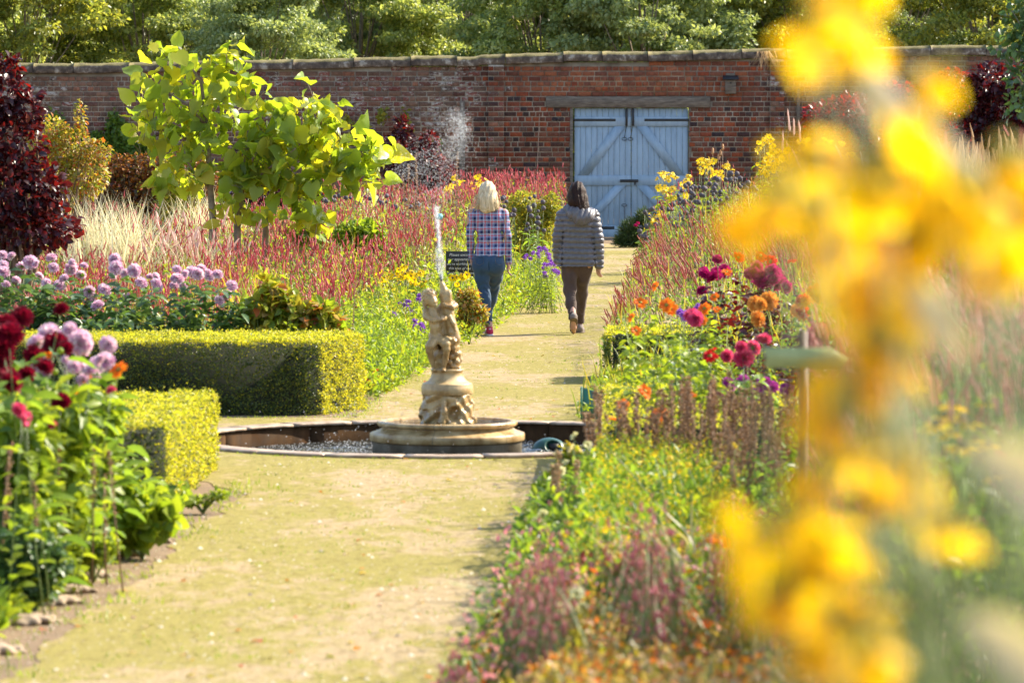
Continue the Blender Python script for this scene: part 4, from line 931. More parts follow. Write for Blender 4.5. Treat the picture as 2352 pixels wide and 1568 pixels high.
big_tree('wide lime-green tree with huge backlit leaves, right one of the pair', [(547, 744, 0), (545, 510, 0), (552, 460, 0), (560, 400, 0), (567, 340, .0), (570, 300, 0)],
         [[(556, 430, 0), (600, 400, -.1), (640, 370, -.2), (680, 340, -.2)], [(600, 744, .3), (612, 500, .3), (628, 430, .3), (650, 370, .3), (672, 310, .3), (690, 270, .3)], [(628, 430, .3), (700, 400, .2), (760, 380, .2), (820, 350, .2)], [(650, 370, .3), (700, 350, .2), (730, 330, .2)], [(700, 400, .2), (760, 410, .2), (800, 400, .2)], [(560, 400, 0), (590, 350, -.2), (600, 320, -.2)]],
         [(600, 300, 42, 30), (650, 275, 40, 25), (700, 255, 38, 24), (735, 275, 30, 22), (640, 330, 65, 35), (710, 320, 60, 35), (780, 320, 50, 35), (590, 370, 50, 35), (830, 350, 40, 26), (850, 350, 16, 20), (680, 380, 70, 35), (760, 370, 55, 30), (820, 395, 40, 26), (640, 410, 50, 26), (560, 340, 40, 30), (510, 470, 28, 18), (560, 470, 30, 20), (690, 455, 35, 20), (700, 490, 30, 22), (520, 400, 35, 25), (610, 480, 25, 18), (600, 420, 50, 25), (680, 425, 50, 22), (740, 415, 40, 20), (640, 380, 60, 30), (560, 400, 40, 30)], 500, 52, [(740, 262), (745, 238), (722, 236), (856, 335), (850, 362), (872, 350), (612, 262), (662, 245), (840, 425), (820, 445), (700, 505), (640, 500), (590, 495), (720, 520), (690, 470), (540, 480), (835, 395), (780, 430)])

# ================================================================ PEOPLE
m, nt, bs, out = mat_base('skin'); co = objco(nt); f = noise(nt, co, 30, 3)
c = ramp(nt, f, [(.3, (.46, .25, .18)), (.7, (.56, .32, .24))]); nt.links.new(c, bs.inputs['Base Color']); bs.inputs['Roughness'].default_value = .5
bs.inputs['Subsurface Weight'].default_value = .1; bs.inputs['Subsurface Radius'].default_value = (.02, .008, .004); M['skin'] = m
def fabric(name, col, sc=300, b=.0015, var=.2, rough=.85, streak=None):
    m, nt, bs, out = mat_base(name); co = objco(nt); f = noise(nt, co, sc, 2); g = noise(nt, objco(nt, (1, 1, .4)), 14, 4)
    c = ramp(nt, g, [(.3, tuple(x * (1 - var) for x in col)), (.7, tuple(x * (1 + var) for x in col))]); c = mixc(nt, .4, c, ramp(nt, f, [(.3, (.6, .6, .6)), (.7, (1.2, 1.2, 1.2))]), 'MULTIPLY')
    nt.links.new(c, bs.inputs['Base Color']); bs.inputs['Roughness'].default_value = rough; bs.inputs['Specular IOR Level'].default_value = .3
    bs.inputs['Sheen Weight'].default_value = .15; bump(nt, g, .5, b * 4, bs); return m
M['jeans'] = fabric('jeans', (.035, .075, .14)); M['brown'] = fabric('brown_trousers', (.085, .055, .045))
# plaid
m, nt, bs, out = mat_base('plaid'); co = objco(nt); sep = nd(nt, 'ShaderNodeSeparateXYZ'); nt.links.new(co, sep.inputs[0])
wv = noise(nt, co, 7, 2)
def stripes(src, period, lo, hi, ph=0.0):
    a = math_n(nt, 'ADD', math_n(nt, 'MULTIPLY', src, 1 / period), ph); a = math_n(nt, 'ADD', a, math_n(nt, 'MULTIPLY', wv, .25)); fr = math_n(nt, 'FRACT', a)
    return math_n(nt, 'MULTIPLY', math_n(nt, 'GREATER_THAN', fr, lo), math_n(nt, 'LESS_THAN', fr, hi))
sx, sz = sep.outputs[0], sep.outputs[2]; pd = .074
nav = math_n(nt, 'MULTIPLY', math_n(nt, 'ADD', stripes(sx, pd, .0, .34), stripes(sz, pd, .0, .34)), .5)
red = math_n(nt, 'MULTIPLY', math_n(nt, 'ADD', stripes(sx, pd, .55, .72), stripes(sz, pd, .55, .72)), .5)
wht = math_n(nt, 'MULTIPLY', math_n(nt, 'ADD', stripes(sx, pd, .42, .47), stripes(sz, pd, .82, .87)), .5)
c = mixc(nt, nav, (.27, .32, .50), (.012, .02, .10)); c = mixc(nt, red, c, (.62, .05, .03)); c = mixc(nt, wht, c, (.85, .83, .85))
nt.links.new(c, bs.inputs['Base Color']); bs.inputs['Roughness'].default_value = .9; bump(nt, noise(nt, objco(nt), 12, 3), .5, .01, bs); M['plaid'] = m
m, nt, bs, out = mat_base('puffer'); co = objco(nt); f = noise(nt, objco(nt, (1, 1, .5)), 40, 4)
c = ramp(nt, f, [(.3, (.095, .09, .10)), (.7, (.14, .132, .145))]); nt.links.new(c, bs.inputs['Base Color']); bs.inputs['Roughness'].default_value = .33; bump(nt, f, .6, .006, bs); M['puffer'] = m
def hairmat(name, a, b_, sc=(90, 90, 5)):
    m, nt, bs, out = mat_base(name); f = noise(nt, objco(nt, sc), 1, 4, .7); c = ramp(nt, f, [(.3, a), (.68, b_)]); nt.links.new(c, bs.inputs['Base Color'])
    bs.inputs['Roughness'].default_value = .5; bs.inputs['Specular IOR Level'].default_value = .18; bump(nt, f, .9, .008, bs); return m
M['blond'] = hairmat('blonde_hair', (.40, .28, .15), (.88, .74, .50)); M['dark'] = hairmat('dark_hair', (.006, .0025, .0015), (.04, .014, .007))
M['shoepink'] = fabric('pink_shoe', (.55, .03, .10), 200); M['shoegrey'] = fabric('grey_shoe', (.22, .18, .16), 200); M['sole'] = plain('sole', (.4, .36, .33), .8); M['soled'] = plain('sole_dark', (.16, .12, .09), .9)
M['shoewhite'] = plain('shoe_stripe', (.75, .7, .72), .6)

def hand(b, w, dirn, side, k=.006, fw=.0078):
    """w wrist, dirn pointing direction, side = unit vector across the palm towards the thumb; relaxed curl"""
    w = np.array(w); d = np.array(dirn, float); d /= np.linalg.norm(d); s = np.array(side, float); s /= np.linalg.norm(s); n = np.cross(d, s)
    for q in (-.024, -.008, .008, .023): b.chain([w + d * .0 + s * q * .7, w + d * .085 + s * q], [.016, .0125], .01)
    for q, L in ((-.030, .058), (-.0103, .070), (.0103, .076), (.030, .068)):
        a0 = w + d * .085 + s * q; a1 = a0 + d * L * .45 + n * L * .1; a2 = a1 + d * L * .32 + n * L * .25; a3 = a2 + d * L * .15 + n * L * .25
        b.chain([a0, a1, a2, a3], [fw, fw * .93, fw * .86, fw * .75], .003)
    t0 = w + d * .03 + s * .03; t1 = t0 + s * .018 + d * .028 + n * .008; t2 = t1 + d * .03 + n * .012
    b.chain([w + d * .015 + s * .015, t0, t1, t2], [.017, .014, .011, .009], .006)

def body(b, head, neck, sh, chest, waist, hip, armL, armR, legL, legR, footL, footR, hdirs):
    b.ell(head, (.072, .09, .105), .02); b.ell(np.array(head) + [0, .035, -.055], (.052, .055, .05), .03)             # cranium + jaw (face towards +y)
    b.ell(np.array(head) + [0, .098, -.02], (.012, .018, .02), .012)                                                  # nose
    for s in (-1, 1):
        b.ell(np.array(head) + [s * .03, .085, .008], (.014, .01, .009), .006, sub=True); b.ell(np.array(head) + [s * .03, .078, .008], (.011, .011, .011), .003)
        b.ell(np.array(head) + [s * .075, .0, -.015], (.01, .02, .03), .006)
    b.cap(np.array(head) + [-.02, .083, -.062], np.array(head) + [.02, .083, -.062], .008, .008, .005)
    b.cap(np.array(head) + [0, -.015, -.07], neck, .052, .055, .03)
    b.chain([sh[0] - np.array([0, 0, .03]), neck, sh[1] - np.array([0, 0, .03])], [.034, .045, .034], .03); b.chain([chest, waist, hip], [.085, .07, .09], .04, fl=1.1)
    for a, (d, s) in zip((armL, armR), hdirs): b.chain(a, [.046, .036, .026][:len(a)], .015); hand(b, a[-1], d, s)
    for l in (legL, legR): b.chain(l, [.085, .055, .038], .03)
    for f in (footL, footR): b.chain(f, [.034, .03, .022], .02)

def person(label, gx, gy):
    u = (gx - W / 2) / F; x, y = G(gx, gy); return x, y

# ---- person in plaid shirt.  Q maps the enlarged photo crop (scale 851 px per metre) to metres
def Q(zx, zy, y=0.0, cx=400, z0=1480): return np.array([(zx - cx) / 851, y, (z0 - zy) / 851])
xA, yA = G(1121.7, 770.5)
b = Blob((-.36, -.22, -.03), (.36, .85, 1.72), .0046)
lL = [Q(340, 820), Q(360, 1060, .03), Q(408, 1395, -.05)]; lR = [Q(470, 820), Q(445, 1065, .28), Q(368, 1362 + 22, .50)]
sa = 1.0
body(b, Q(392, 165, .03), Q(395, 300, .0), (Q(262, 350), Q(535, 350)), Q(400, 420), Q(412, 600), Q(405, 790),
     [Q(245, 360), Q(232, 560, -.02), Q(243, 745, .06)], [Q(545, 360), Q(575, 570, -.03), Q(585, 800, .03)], lL, lR,
     [Q(412, 1440, -.06), Q(410, 1455, .02), Q(408, 1462, .12)], [Q(362, 1445 + 10, .48), Q(362, 1460, .56), Q(362, 1462, .66)],
     [((.05, .1, -1), (0, 1, .1)), ((-.08, .1, -1), (0, 1, .1))])
pA = link('person', b.mesh('person', [M['skin']]), None, (xA, yA, 0))
tag(pA, 'person with long blonde hair in plaid shirt and jeans walking away', 'person', 'two people walking up the path')
# shirt
b = Blob((-.4, -.25, .75), (.4, .3, 1.42), .006)
fold = lambda X, Y, Z: .004 * np.sin(38 * Z + 9 * np.sin(14 * X)) * np.sin(21 * X + 2) + .003 * np.sin(60 * X + 30 * Z)
b.chain([Q(285, 362), Q(395, 318, .0), Q(515, 362)], [.055, .068, .055], .05)
b.chain([Q(330, 410, 0), Q(475, 410, 0)], [.092, .092], .03); b.chain([Q(352, 500), Q(462, 500)], [.084, .084], .03)
b.chain([Q(362, 600), Q(470, 600)], [.080, .080], .03); b.chain([Q(352, 700), Q(485, 700)], [.092, .092], .03); b.chain([Q(345, 770), Q(492, 770)], [.10, .10], .03)
b.cutz((1480 - 752) / 851, False)
b.chain([Q(258, 372), Q(232, 560, -.02), Q(240, 700, .04), Q(246, 775, .06)], [.056, .044, .038, .034], .007)
b.chain([Q(538, 372), Q(573, 570, -.03), Q(582, 720, .01), Q(584, 815, .03)], [.056, .044, .038, .034], .007)
for gx0, gx1 in ((277, 281), (552, 556)):
    for yy in (-.10, -.075, -.05): b.chain([Q(gx0, 425, yy), Q(gx1, 750, yy)], [.009, .013], .008, sub=True)
b.disp(fold); b.cap(Q(395, 260, .02), Q(395, 300, .01), .05, .05, .01, sub=True)
shA = link('shirt', b.mesh('shirt', [M['plaid']]), pA)
b = Blob((-.12, -.12, 1.28), (.12, .12, 1.44), .005); b.cap(Q(395, 312, .0), Q(395, 300, .005), .072, .068, .01); b.cap(Q(395, 290, .01), Q(395, 330, 0), .055, .055, .01, sub=True)
link('collar', b.mesh('collar', [M['plaid']]), shA)
# jeans
b = Blob((-.3, -.25, .08), (.3, .8, .92), .0055)
wr = lambda X, Y, Z: .0035 * np.sin(95 * Z + 5 * np.sin(30 * X)) * (np.exp(-((Z - .5) / .09) ** 2) + np.exp(-((Z - .16) / .06) ** 2) * 1.4) + .0015 * np.sin(40 * Z + 20 * X)
b.chain([Q(350, 765), Q(455, 765)], [.10, .10], .05); b.chain([Q(345, 830, -.01), Q(462, 830, -.01)], [.105, .105], .04)
b.ell(Q(345, 835, -.05), (.09, .075, .09), .03); b.ell(Q(462, 835, -.04), (.09, .075, .09), .03)
b.chain([Q(334, 860, 0), Q(345, 950, .015), Q(358, 1060, .03), Q(370, 1130, .0), Q(395, 1300, -.04), Q(406, 1390, -.05)], [.093, .078, .06, .06, .043, .034], .03)
b.chain([Q(470, 860, .02), Q(462, 950, .14), Q(448, 1060, .27), Q(430, 1150, .33), Q(392, 1290, .43), Q(370, 1375, .5)], [.093, .078, .06, .056, .043, .034], .03)
b.cap(Q(404, 870, -.1), Q(404, 800, -.12), .006, .006, .012, sub=True); b.disp(wr); b.cutz((1480 - 745) / 851)
jA = link('jeans', b.mesh('jeans', [M['jeans']]), pA)
for s, zx_ in ((0, 318), (1, 505)):
    V = np.array([Q(zx_ - 42, 762), Q(zx_ + 42, 762), Q(zx_ + 38, 815), Q(zx_, 835), Q(zx_ - 38, 815)]); V[:, 1] = -.118 - .0 * V[:, 1]
    V2 = V.copy(); V2[:, 1] -= .012
    th_ = [V2[i] for i in (0, 1, 2, 3, 4, 0)]; Vt, Ft = tube_np(np.array(th_), [.0022] * 6, 4)
    link('pocket', MB().add(Vt, Ft).mesh('pocket', [plain('stitching', (.10, .10, .11), .8)]), jA)
# shoes
def shoe(par, hx, hy, hz, L, mt, ms, tilt=0.0, yaw=0.0, stripe=True):
    b = Blob((-.06, -.06, -.02), (.06, L + .04, .15), .004)
    b.chain([(0, 0, .045), (0, L * .45, .035), (0, L - .05, .028)], [.036, .037, .034], .02); b.cap((0, -.005, .05), (0, .02, .085), .035, .033, .02)
    b.cutz(.012, False); b.ell((0, .015, .115), (.024, .034, .03), .01, sub=True)
    o = link('shoe', b.mesh('shoe', [mt]), par, (hx, hy, hz), (tilt, 0, yaw))
    b = Blob((-.06, -.07, -.01), (.06, L + .05, .04), .004); b.chain([(0, -.005, .012), (0, L * .5, .012), (0, L - .045, .012)], [.042, .040, .04], .02); b.cutz(.02); b.cutz(.002, False)
    link('sole', b.mesh('sole', [ms]), o)
    if stripe:
        V, Fl = tube_np([(-.037, .01, .03), (-.038, .05, .05), (-.03, .09, .075)], [.005] * 3, 5); q = MB().add(V, Fl); V, Fl = tube_np([(.037, .01, .03), (.038, .05, .05), (.03, .09, .075)], [.005] * 3, 5); q.add(V, Fl); V, Fl = tube_np([(-.012, -.035, .075), (.012, -.035, .075)], [.007] * 2, 5); q.add(V, Fl)
        link('stripe', q.mesh('stripe', [M['shoewhite']]), o)
    return o
q = Q(412, 1440, -.05); shoe(pA, q[0], -.09, 0.0, .25, M['shoepink'], M['shoewhite'], 0, .1)
q = Q(362, 1440, .5); shoe(pA, q[0], .47, 0.0, .25, M['shoepink'], M['shoewhite'], 0, -.05)
# hair
def strands(par, n, root, tips, rad, mat, wave, fr=6):
    mb = MB()
    for i in range(n):
        a, tp = root(), tips(); L = np.linspace(0, 1, 8); ph = R.uniform(0, 6.28); pts = []
        for t in L:
            p = a[0] * (1 - t) ** 2 + 2 * a[1] * t * (1 - t) + tp * t * t
            p = p + np.array([math.sin(fr * t + ph) * wave * t, math.cos(fr * t + ph) * wave * .5 * t, 0]); pts.append(p)
        mb.add(*tube_np(pts, np.linspace(rad, rad * .25, 8), 4))
    return mb.mesh('hair_strands', [mat], True)
b = Blob((-.27, -.18, 1.2), (.27, .2, 1.72), .005)
hd = lambda X, Y, Z: .003 * np.sin(130 * X + 3 * np.sin(14 * Z)) + .002 * np.sin(50 * X + 12 * Z)
b.ell(Q(392, 155, .01), (.088, .1, .105), .02); b.chain([Q(392, 170, -.03), Q(392, 240, -.045), Q(385, 300, -.065)], [.09, .092, .075], .03)
b.chain([Q(345, 210, -.01), Q(330, 280, -.03), Q(290, 318, -.03)], [.05, .045, .018], .03); b.chain([Q(435, 210, -.02), Q(462, 280, -.04), Q(480, 310, -.05)], [.055, .045, .018], .03)
b.chain([Q(370, 300, -.07), Q(360, 335, -.095)], [.045, .018], .03); b.chain([Q(425, 295, -.07), Q(440, 330, -.09)], [.045, .02], .03)
b.disp(hd); b.ell(Q(392, 185, .11), (.06, .07, .085), .02, sub=True)
hA = link('hair', b.mesh('hair', [M['blond']]), pA)
hm = strands(hA, 170, lambda: (lambda e: (Q(392, 100, -.03) + [e * .05, 0, -.02 * e * e], Q(392 + e * 105, 170, -.10 + .06 * e * e)))(R.uniform(-1, 1)), lambda: Q(R.uniform(240, 520), R.uniform(290, 350), R.uniform(-.12, -.04)), .0045, M['blond'], .02)
link('hair_strands', hm, hA)

# ---- person in grey quilted jacket
xB, yB = G(1327, 768)
def Qb(zx, zy, y=0.0): return Q(zx, zy, y, 1225, 1470)
b = Blob((-.36, -.34, -.03), (.36, .72, 1.72), .0046)
body(b, Qb(1222, 158, .03), Qb(1222, 300, .0), (Qb(1095, 350), Qb(1350, 350)), Qb(1225, 420), Qb(1225, 600), Qb(1220, 790),
     [Qb(1075, 360), Qb(1045, 570, -.02), Qb(1042, 745, .06)], [Qb(1375, 360), Qb(1410, 590, -.04), Qb(1418, 815, .0)],
     [Qb(1150, 820), Qb(1150, 1060, -.02), Qb(1178, 1310, -.2)], [Qb(1290, 820), Qb(1262, 1100, .22), Qb(1245, 1375, .36)],
     [Qb(1180, 1320, -.22), Qb(1184, 1400, -.17), Qb(1186, 1445, -.09)], [Qb(1248, 1405, .33), Qb(1248, 1448, .42), Qb(1250, 1455, .52)],
     [((.03, .1, -1), (0, 1, .1)), ((-.05, .15, -1), (-.6, .8, .1))])
pB = link('person', b.mesh('person', [M['skin']]), None, (xB, yB, 0))
tag(pB, 'person with dark hair in grey quilted jacket and brown trousers walking away', 'person', 'two people walking up the path')
b = Blob((-.42, -.3, .65), (.42, .3, 1.42), .0055)
qz = lambda X, Y, Z: .013 * (np.abs(np.sin(np.pi * (Z + .004 * np.sin(9 * X)) / .058)) ** .6 - .35) + .0012 * np.sin(90 * X + 9 * np.sin(20 * Z)) 
b.chain([Qb(1105, 372), Qb(1222, 330, .0), Qb(1342, 372)], [.062, .075, .062], .05)
for zy, w, r in ((410, 70, .11), (500, 72, .105), (600, 68, .102), (700, 82, .106), (780, 88, .112), (860, 92, .118)):
    b.chain([Qb(1226 - w, zy), Qb(1226 + w, zy)], [r, r], .05)
b.cutz((1470 - 838) / 851, False)
b.chain([Qb(1088, 382), Qb(1046, 570, -.02), Qb(1040, 700, .03), Qb(1045, 795, .05)], [.072, .058, .052, .044], .012)
b.chain([Qb(1362, 382), Qb(1408, 590, -.04), Qb(1418, 720, -.02), Qb(1422, 830, .0)], [.072, .060, .052, .046], .012)
for gx0, gx1 in ((1094, 1078), (1366, 1382)):
    for yy in (-.12, -.09, -.06): b.chain([Qb(gx0, 450, yy), Qb(gx1, 850, yy)], [.009, .014], .008, sub=True)
b.disp(qz)
jB = link('jacket', b.mesh('jacket', [M['puffer']]), pB)
b = Blob((-.25, -.22, 1.1), (.27, .14, 1.45), .005)
hq = lambda X, Y, Z: .007 * (np.abs(np.sin(np.pi * (X - .4 * (Z - 1.3)) / .055)) ** .6 - .6)
b.chain([Qb(1130, 320, -.02), Qb(1180, 360, -.09), Qb(1250, 400, -.12), Qb(1310, 385, -.10), Qb(1370, 350, -.03)], [.05, .06, .062, .058, .045], .04)
b.chain([Qb(1165, 300, -.03), Qb(1225, 340, -.1), Qb(1300, 340, -.08)], [.045, .055, .05], .04); b.ell(Qb(1255, 440, -.12), (.07, .035, .035), .03)
b.disp(hq); b.ell(Qb(1225, 270, .03), (.085, .10, .08), .03, sub=True)
link('hood', b.mesh('hood', [M['puffer']]), jB)
b = Blob((-.3, -.4, .1), (.3, .6, .85), .0055)
wb = lambda X, Y, Z: .004 * np.sin(30 * Z + 12 * X + 3 * np.sin(25 * X)) + .003 * np.sin(80 * Z + 5 * np.sin(30 * X)) * np.exp(-((Z - .2) / .12) ** 2)
b.chain([Qb(1172, 815), Qb(1268, 815)], [.095, .095], .04); b.cutz((1470 - 790) / 851)
b.chain([Qb(1148, 850, 0), Qb(1150, 950, 0), Qb(1152, 1060, -.02), Qb(1160, 1180, -.10), Qb(1176, 1310, -.2)], [.092, .078, .066, .054, .042], .03)
b.chain([Qb(1285, 850, .02), Qb(1272, 950, .1), Qb(1262, 1090, .22), Qb(1255, 1230, .29), Qb(1245, 1385, .35)], [.092, .08, .066, .054, .046], .03)
b.disp(wb)
link('trousers', b.mesh('trousers', [M['brown']]), pB)
q = Qb(1186, 1445); shoe(pB, q[0], -.26, .16, .25, M['shoegrey'], M['soled'], -.62, 0, False)
q = Qb(1250, 1440); shoe(pB, q[0], .30, .0, .25, M['shoegrey'], M['soled'], 0, -.1, False)
b = Blob((-.2, -.2, 1.2), (.2, .2, 1.72), .005)
hd2 = lambda X, Y, Z: .003 * np.sin(120 * X + 3 * np.sin(9 * Z)) + .002 * np.sin(60 * X)
b.ell(Qb(1220, 155, .01), (.086, .1, .112), .02); b.chain([Qb(1220, 170, -.02), Qb(1222, 250, -.05), Qb(1240, 310, -.10)], [.094, .092, .055], .03)
b.chain([Qb(1170, 220, -.01), Qb(1165, 300, -.04)], [.055, .03], .03); b.chain([Qb(1270, 220, -.02), Qb(1285, 300, -.07), Qb(1310, 345, -.13)], [.055, .045, .012], .03)
b.disp(hd2); b.ell(Qb(1222, 190, .115), (.06, .07, .085), .02, sub=True)
hB = link('hair', b.mesh('hair', [M['dark']]), pB)
hm = strands(hB, 90, lambda: (lambda e: (Qb(1222, 95, -.03) + [e * .05, 0, -.02 * e * e], Qb(1222 + e * 100, 170, -.10 + .06 * e * e)))(R.uniform(-1, 1)), lambda: Qb(R.uniform(1160, 1320), R.uniform(280, 345), R.uniform(-.16, -.08)), .0035, M['dark'], .006)
link('hair_strands', hm, hB)

# ================================================================ SIGNS
# blackboard in the left border
x, y, z = P(1056, 606, 53); k = 53 / F
o = thing('blackboard_sign', 'small chalk-lettered blackboard standing among the flowers behind the fountain', 'sign', (x, y, 0), None, 0)
hw, hh = 32 * k, 29 * k
V, Fl = bbox_np(-hw, hw, -.008, .008, z - hh, z + hh, .003); bd = link('board', MB().add(V, Fl).mesh('board', [plain('slate_black', (.022, .024, .026), .6, .2)]), o)
V, Fl = box_np(-.012, .012, .009, .028, 0, z - hh + .05); link('stake', MB().add(V, Fl).mesh('stake', [M['oak']]), o)
chalk = plain('chalk', (.75, .75, .72), .9, .1)
for i, (t, sz) in enumerate([("Please excuse", .046), ("our appearance", .046), ("we're working on", .042), ("this area of the", .042), ("border into Autumn", .038)]):
    fc = bpy.data.curves.new('lettering', 'FONT'); fc.body = t; fc.size = sz; fc.shear = .25; fc.align_x = 'CENTER'; fc.extrude = .0006; fc.resolution_u = 2
    ob = bpy.data.objects.new('tmp', fc); COL.objects.link(ob); dg = bpy.context.evaluated_depsgraph_get()
    mt_ = bpy.data.meshes.new_from_object(ob.evaluated_get(dg)); bpy.data.objects.remove(ob); mt_.materials.clear(); mt_.materials.append(chalk)
    link('lettering', mt_, bd, (R.normal() * .004, -.0095, z + hh - .055 - i * .052), (math.pi / 2, R.normal() * .01, 0))
# post with small blue house-shaped tag
x, y, z = P(1009, 497, 55)
o = thing('tag_post', 'slim grey post topped by a small pale blue wooden tag', 'marker', (x, y, 0)); k = 55 / F
V, Fl = tube_np([(-.02, 0, 0), (-.018, 0, z + .02)], [.018, .016], 6); link('post', MB().add(V, Fl).mesh('post', [M['oak']]), o)
V = np.array([(-9, -4), (-5, 8), (6, 6), (9, 1), (6, -8), (-5, -7)]) * k; V = np.c_[V[:, 0], np.full(6, -.03), V[:, 1]]; V = np.concatenate([V, V + [0, .015, 0]])
link('tag', MB().add(V, [np.array([[5, 4, 3, 2, 1, 0], [6, 7, 8, 9, 10, 11]]), np.array([[i, (i + 1) % 6, 6 + (i + 1) % 6, 6 + i] for i in range(6)])]).mesh('tag', [plain('pale_blue', (.25, .60, .66), .5, .1)]), o, (0, 0, z))
# green arrow finger post
d = 15.5; k = d / F; x, y, z = P(1843, 820, d)
o = thing('arrow_sign', 'pale green arrow fingerboard on a slim brown post, pointing right', 'sign', (x, y, 0))
V = np.array([(-93, 22), (62, 22), (102, -2), (86, -24), (-88, -24), (-84, 0)]) * k; n = len(V)
V = np.c_[V[:, 0], np.full(n, -.03), V[:, 1]]; V = np.concatenate([V, V + [0, .022, 0]])
link('fingerboard', MB().add(V, [np.array([list(range(n)), list(range(2 * n - 1, n - 1, -1))]), np.array([[(i + 1) % n, i, n + i, n + (i + 1) % n] for i in range(n)])]).mesh('fingerboard', [plain('sage_paint', (.44, .50, .20), .45, .08)]), o, (0, 0, z))
V, Fl = tube_np([(-.0, 0.006, 0), (0, 0.006, z + .09)], [.0165, .0165], 10); link('post', MB().add(V, Fl).mesh('post', [plain('rust_brown', (.09, .03, .022), .5, .3)], True), o)

# ================================================================ FLOWER MESHES
def spindle():
    pr = [(.25, 0), (.8, .12), (1, .35), (.85, .6), (.5, .85), (.08, 1)]; V = []; k = 5
    for i, (r, z) in enumerate(pr):
        for j in range(k): t = 2 * math.pi * (j + .5 * (i % 2)) / k; rr = .5 * r * (1 + .35 * math.sin(5 * i + 7 * j)); V.append((rr * math.cos(t), z, rr * math.sin(t)))
    q = [[i * k + j, i * k + (j + 1) % k, (i + 1) * k + (j + 1) % k, (i + 1) * k + j] for i in range(len(pr) - 1) for j in range(k)]
    return np.array(V), [np.array(q)]
SPIN = spindle()
PET = (np.array([[0, 0, 0], [.32, .3, .05], [.5, .65, .02], [.2, .96, -.04], [-.2, .96, -.04], [-.5, .65, .02], [-.32, .3, .05], [0, .6, -.06]]), [np.array([[0, 1, 7], [1, 2, 7], [2, 3, 7], [3, 4, 7], [4, 5, 7], [5, 6, 7], [6, 0, 7]])])
def daisy(name, npet, r, w, droop, cr, ch, mp, mc, two=False):
    a = np.linspace(0, 2 * np.pi, npet, endpoint=False) + R.normal(size=npet) * .06; dr = droop + R.normal(size=npet) * .12
    D = np.stack([np.cos(a) * np.cos(dr), np.sin(a) * np.cos(dr), -np.sin(dr)], 1); N_ = np.stack([np.cos(a) * np.sin(dr), np.sin(a) * np.sin(dr), np.cos(dr)], 1) + rnd_dirs(npet) * .25
    s = R.uniform(.85, 1.1, npet); V, Fl = inst(*PET, D * cr * .6, frames(D, N_), np.stack([s * w, s * (r - cr * .6), s * r * .8], 1)); mb = MB().add(V, Fl, 0)
    if two:
        V, Fl = inst(*PET, D * cr * .5 + [0, 0, .004], frames(D + [0, 0, .35], N_), np.stack([s * w * .8, s * r * .7, s * r * .7], 1)); mb.add(V, Fl, 0)
    V, Fl = lathe_np([(.001, ch), (cr * .5, ch * .93), (cr * .9, ch * .6), (cr, ch * .1), (cr * .8, -ch * .25), (.001, -ch * .3)], 9); mb.add(V, Fl, 1)
    return mb.mesh(name, [M[mp], M[mc]])
def dahlia(name, r, mp, rings=7, flat=.75, eye=None, pointy=False):
    mb = MB(); 
    for k in range(rings):
        f = k / (rings - 1); el = math.radians(85 - 105 * f); n = int(5 + 13 * math.sin(min(1.35, .25 + 1.3 * f))); a = np.linspace(0, 2 * np.pi, n, endpoint=False) + k * .5 + R.normal(size=n) * .08
        D = np.stack([np.cos(a) * math.cos(el), np.sin(a) * math.cos(el), np.full(n, math.sin(el) * flat)], 1) + R.normal(size=(n, 3)) * .06
        N_ = np.stack([-np.cos(a) * math.sin(el), -np.sin(a) * math.sin(el), np.full(n, math.cos(el))], 1)
        L = r * (.55 + .45 * math.sin(.3 + 1.3 * f)) * R.uniform(.9, 1.08, n)
        V, Fl = inst(*PET, D * r * .12, frames(D, N_), np.stack([L * (.30 if pointy else .44), L * .92, L * 2.4], 1)); mb.add(V, Fl, 0 if (eye is None or k > 2) else 1)
    V, Fl = lathe_np([(.001, r * .2), (r * .3, .0), (r * .22, -r * .3), (.001, -r * .35)], 8); mb.add(V, Fl, 2 if eye else 1)
    return mb.mesh(name, [M[mp]] + ([M[eye]] if eye else []) + [M['green']])
def globe(name):
    n = 90; i = np.arange(n) + .5; ph = np.arccos(1 - 2 * i / n); th = np.pi * (1 + 5 ** .5) * i; D = np.stack([np.cos(th) * np.sin(ph), np.sin(th) * np.sin(ph), np.cos(ph)], 1)
    V, Fl = inst(np.array([[-.5, 0, -.3], [.5, 0, -.3], [0, 0, .6], [0, 1, 0]]), [np.array([[0, 1, 3], [1, 2, 3], [2, 0, 3]])], D * .55, frames(D, rnd_dirs(n)), np.full(n, .22) * [[1, 1, 1]][0][0]); V = V * .5
    mb = MB().add(V, Fl); V, Fl = lathe_np([(.001, .36), (.2, .3), (.34, .12), (.36, 0), (.34, -.12), (.2, -.3), (.001, -.36)], 10); mb.add(V * .95, Fl); V_ = None
    return mb.mesh(name, [M['globe']])
def tuft_head(name, mp, r, n=46):   # ragged aster / marigold type cluster
    D = rnd_dirs(n) * [1, 1, .6] + [0, 0, .35]; V, Fl = inst(*PET, np.zeros((n, 3)), frames(D, rnd_dirs(n)), np.array([[.28, 1, 1]]).repeat(n, 0) * r)
    return MB().add(V, Fl).mesh(name, [M[mp]])
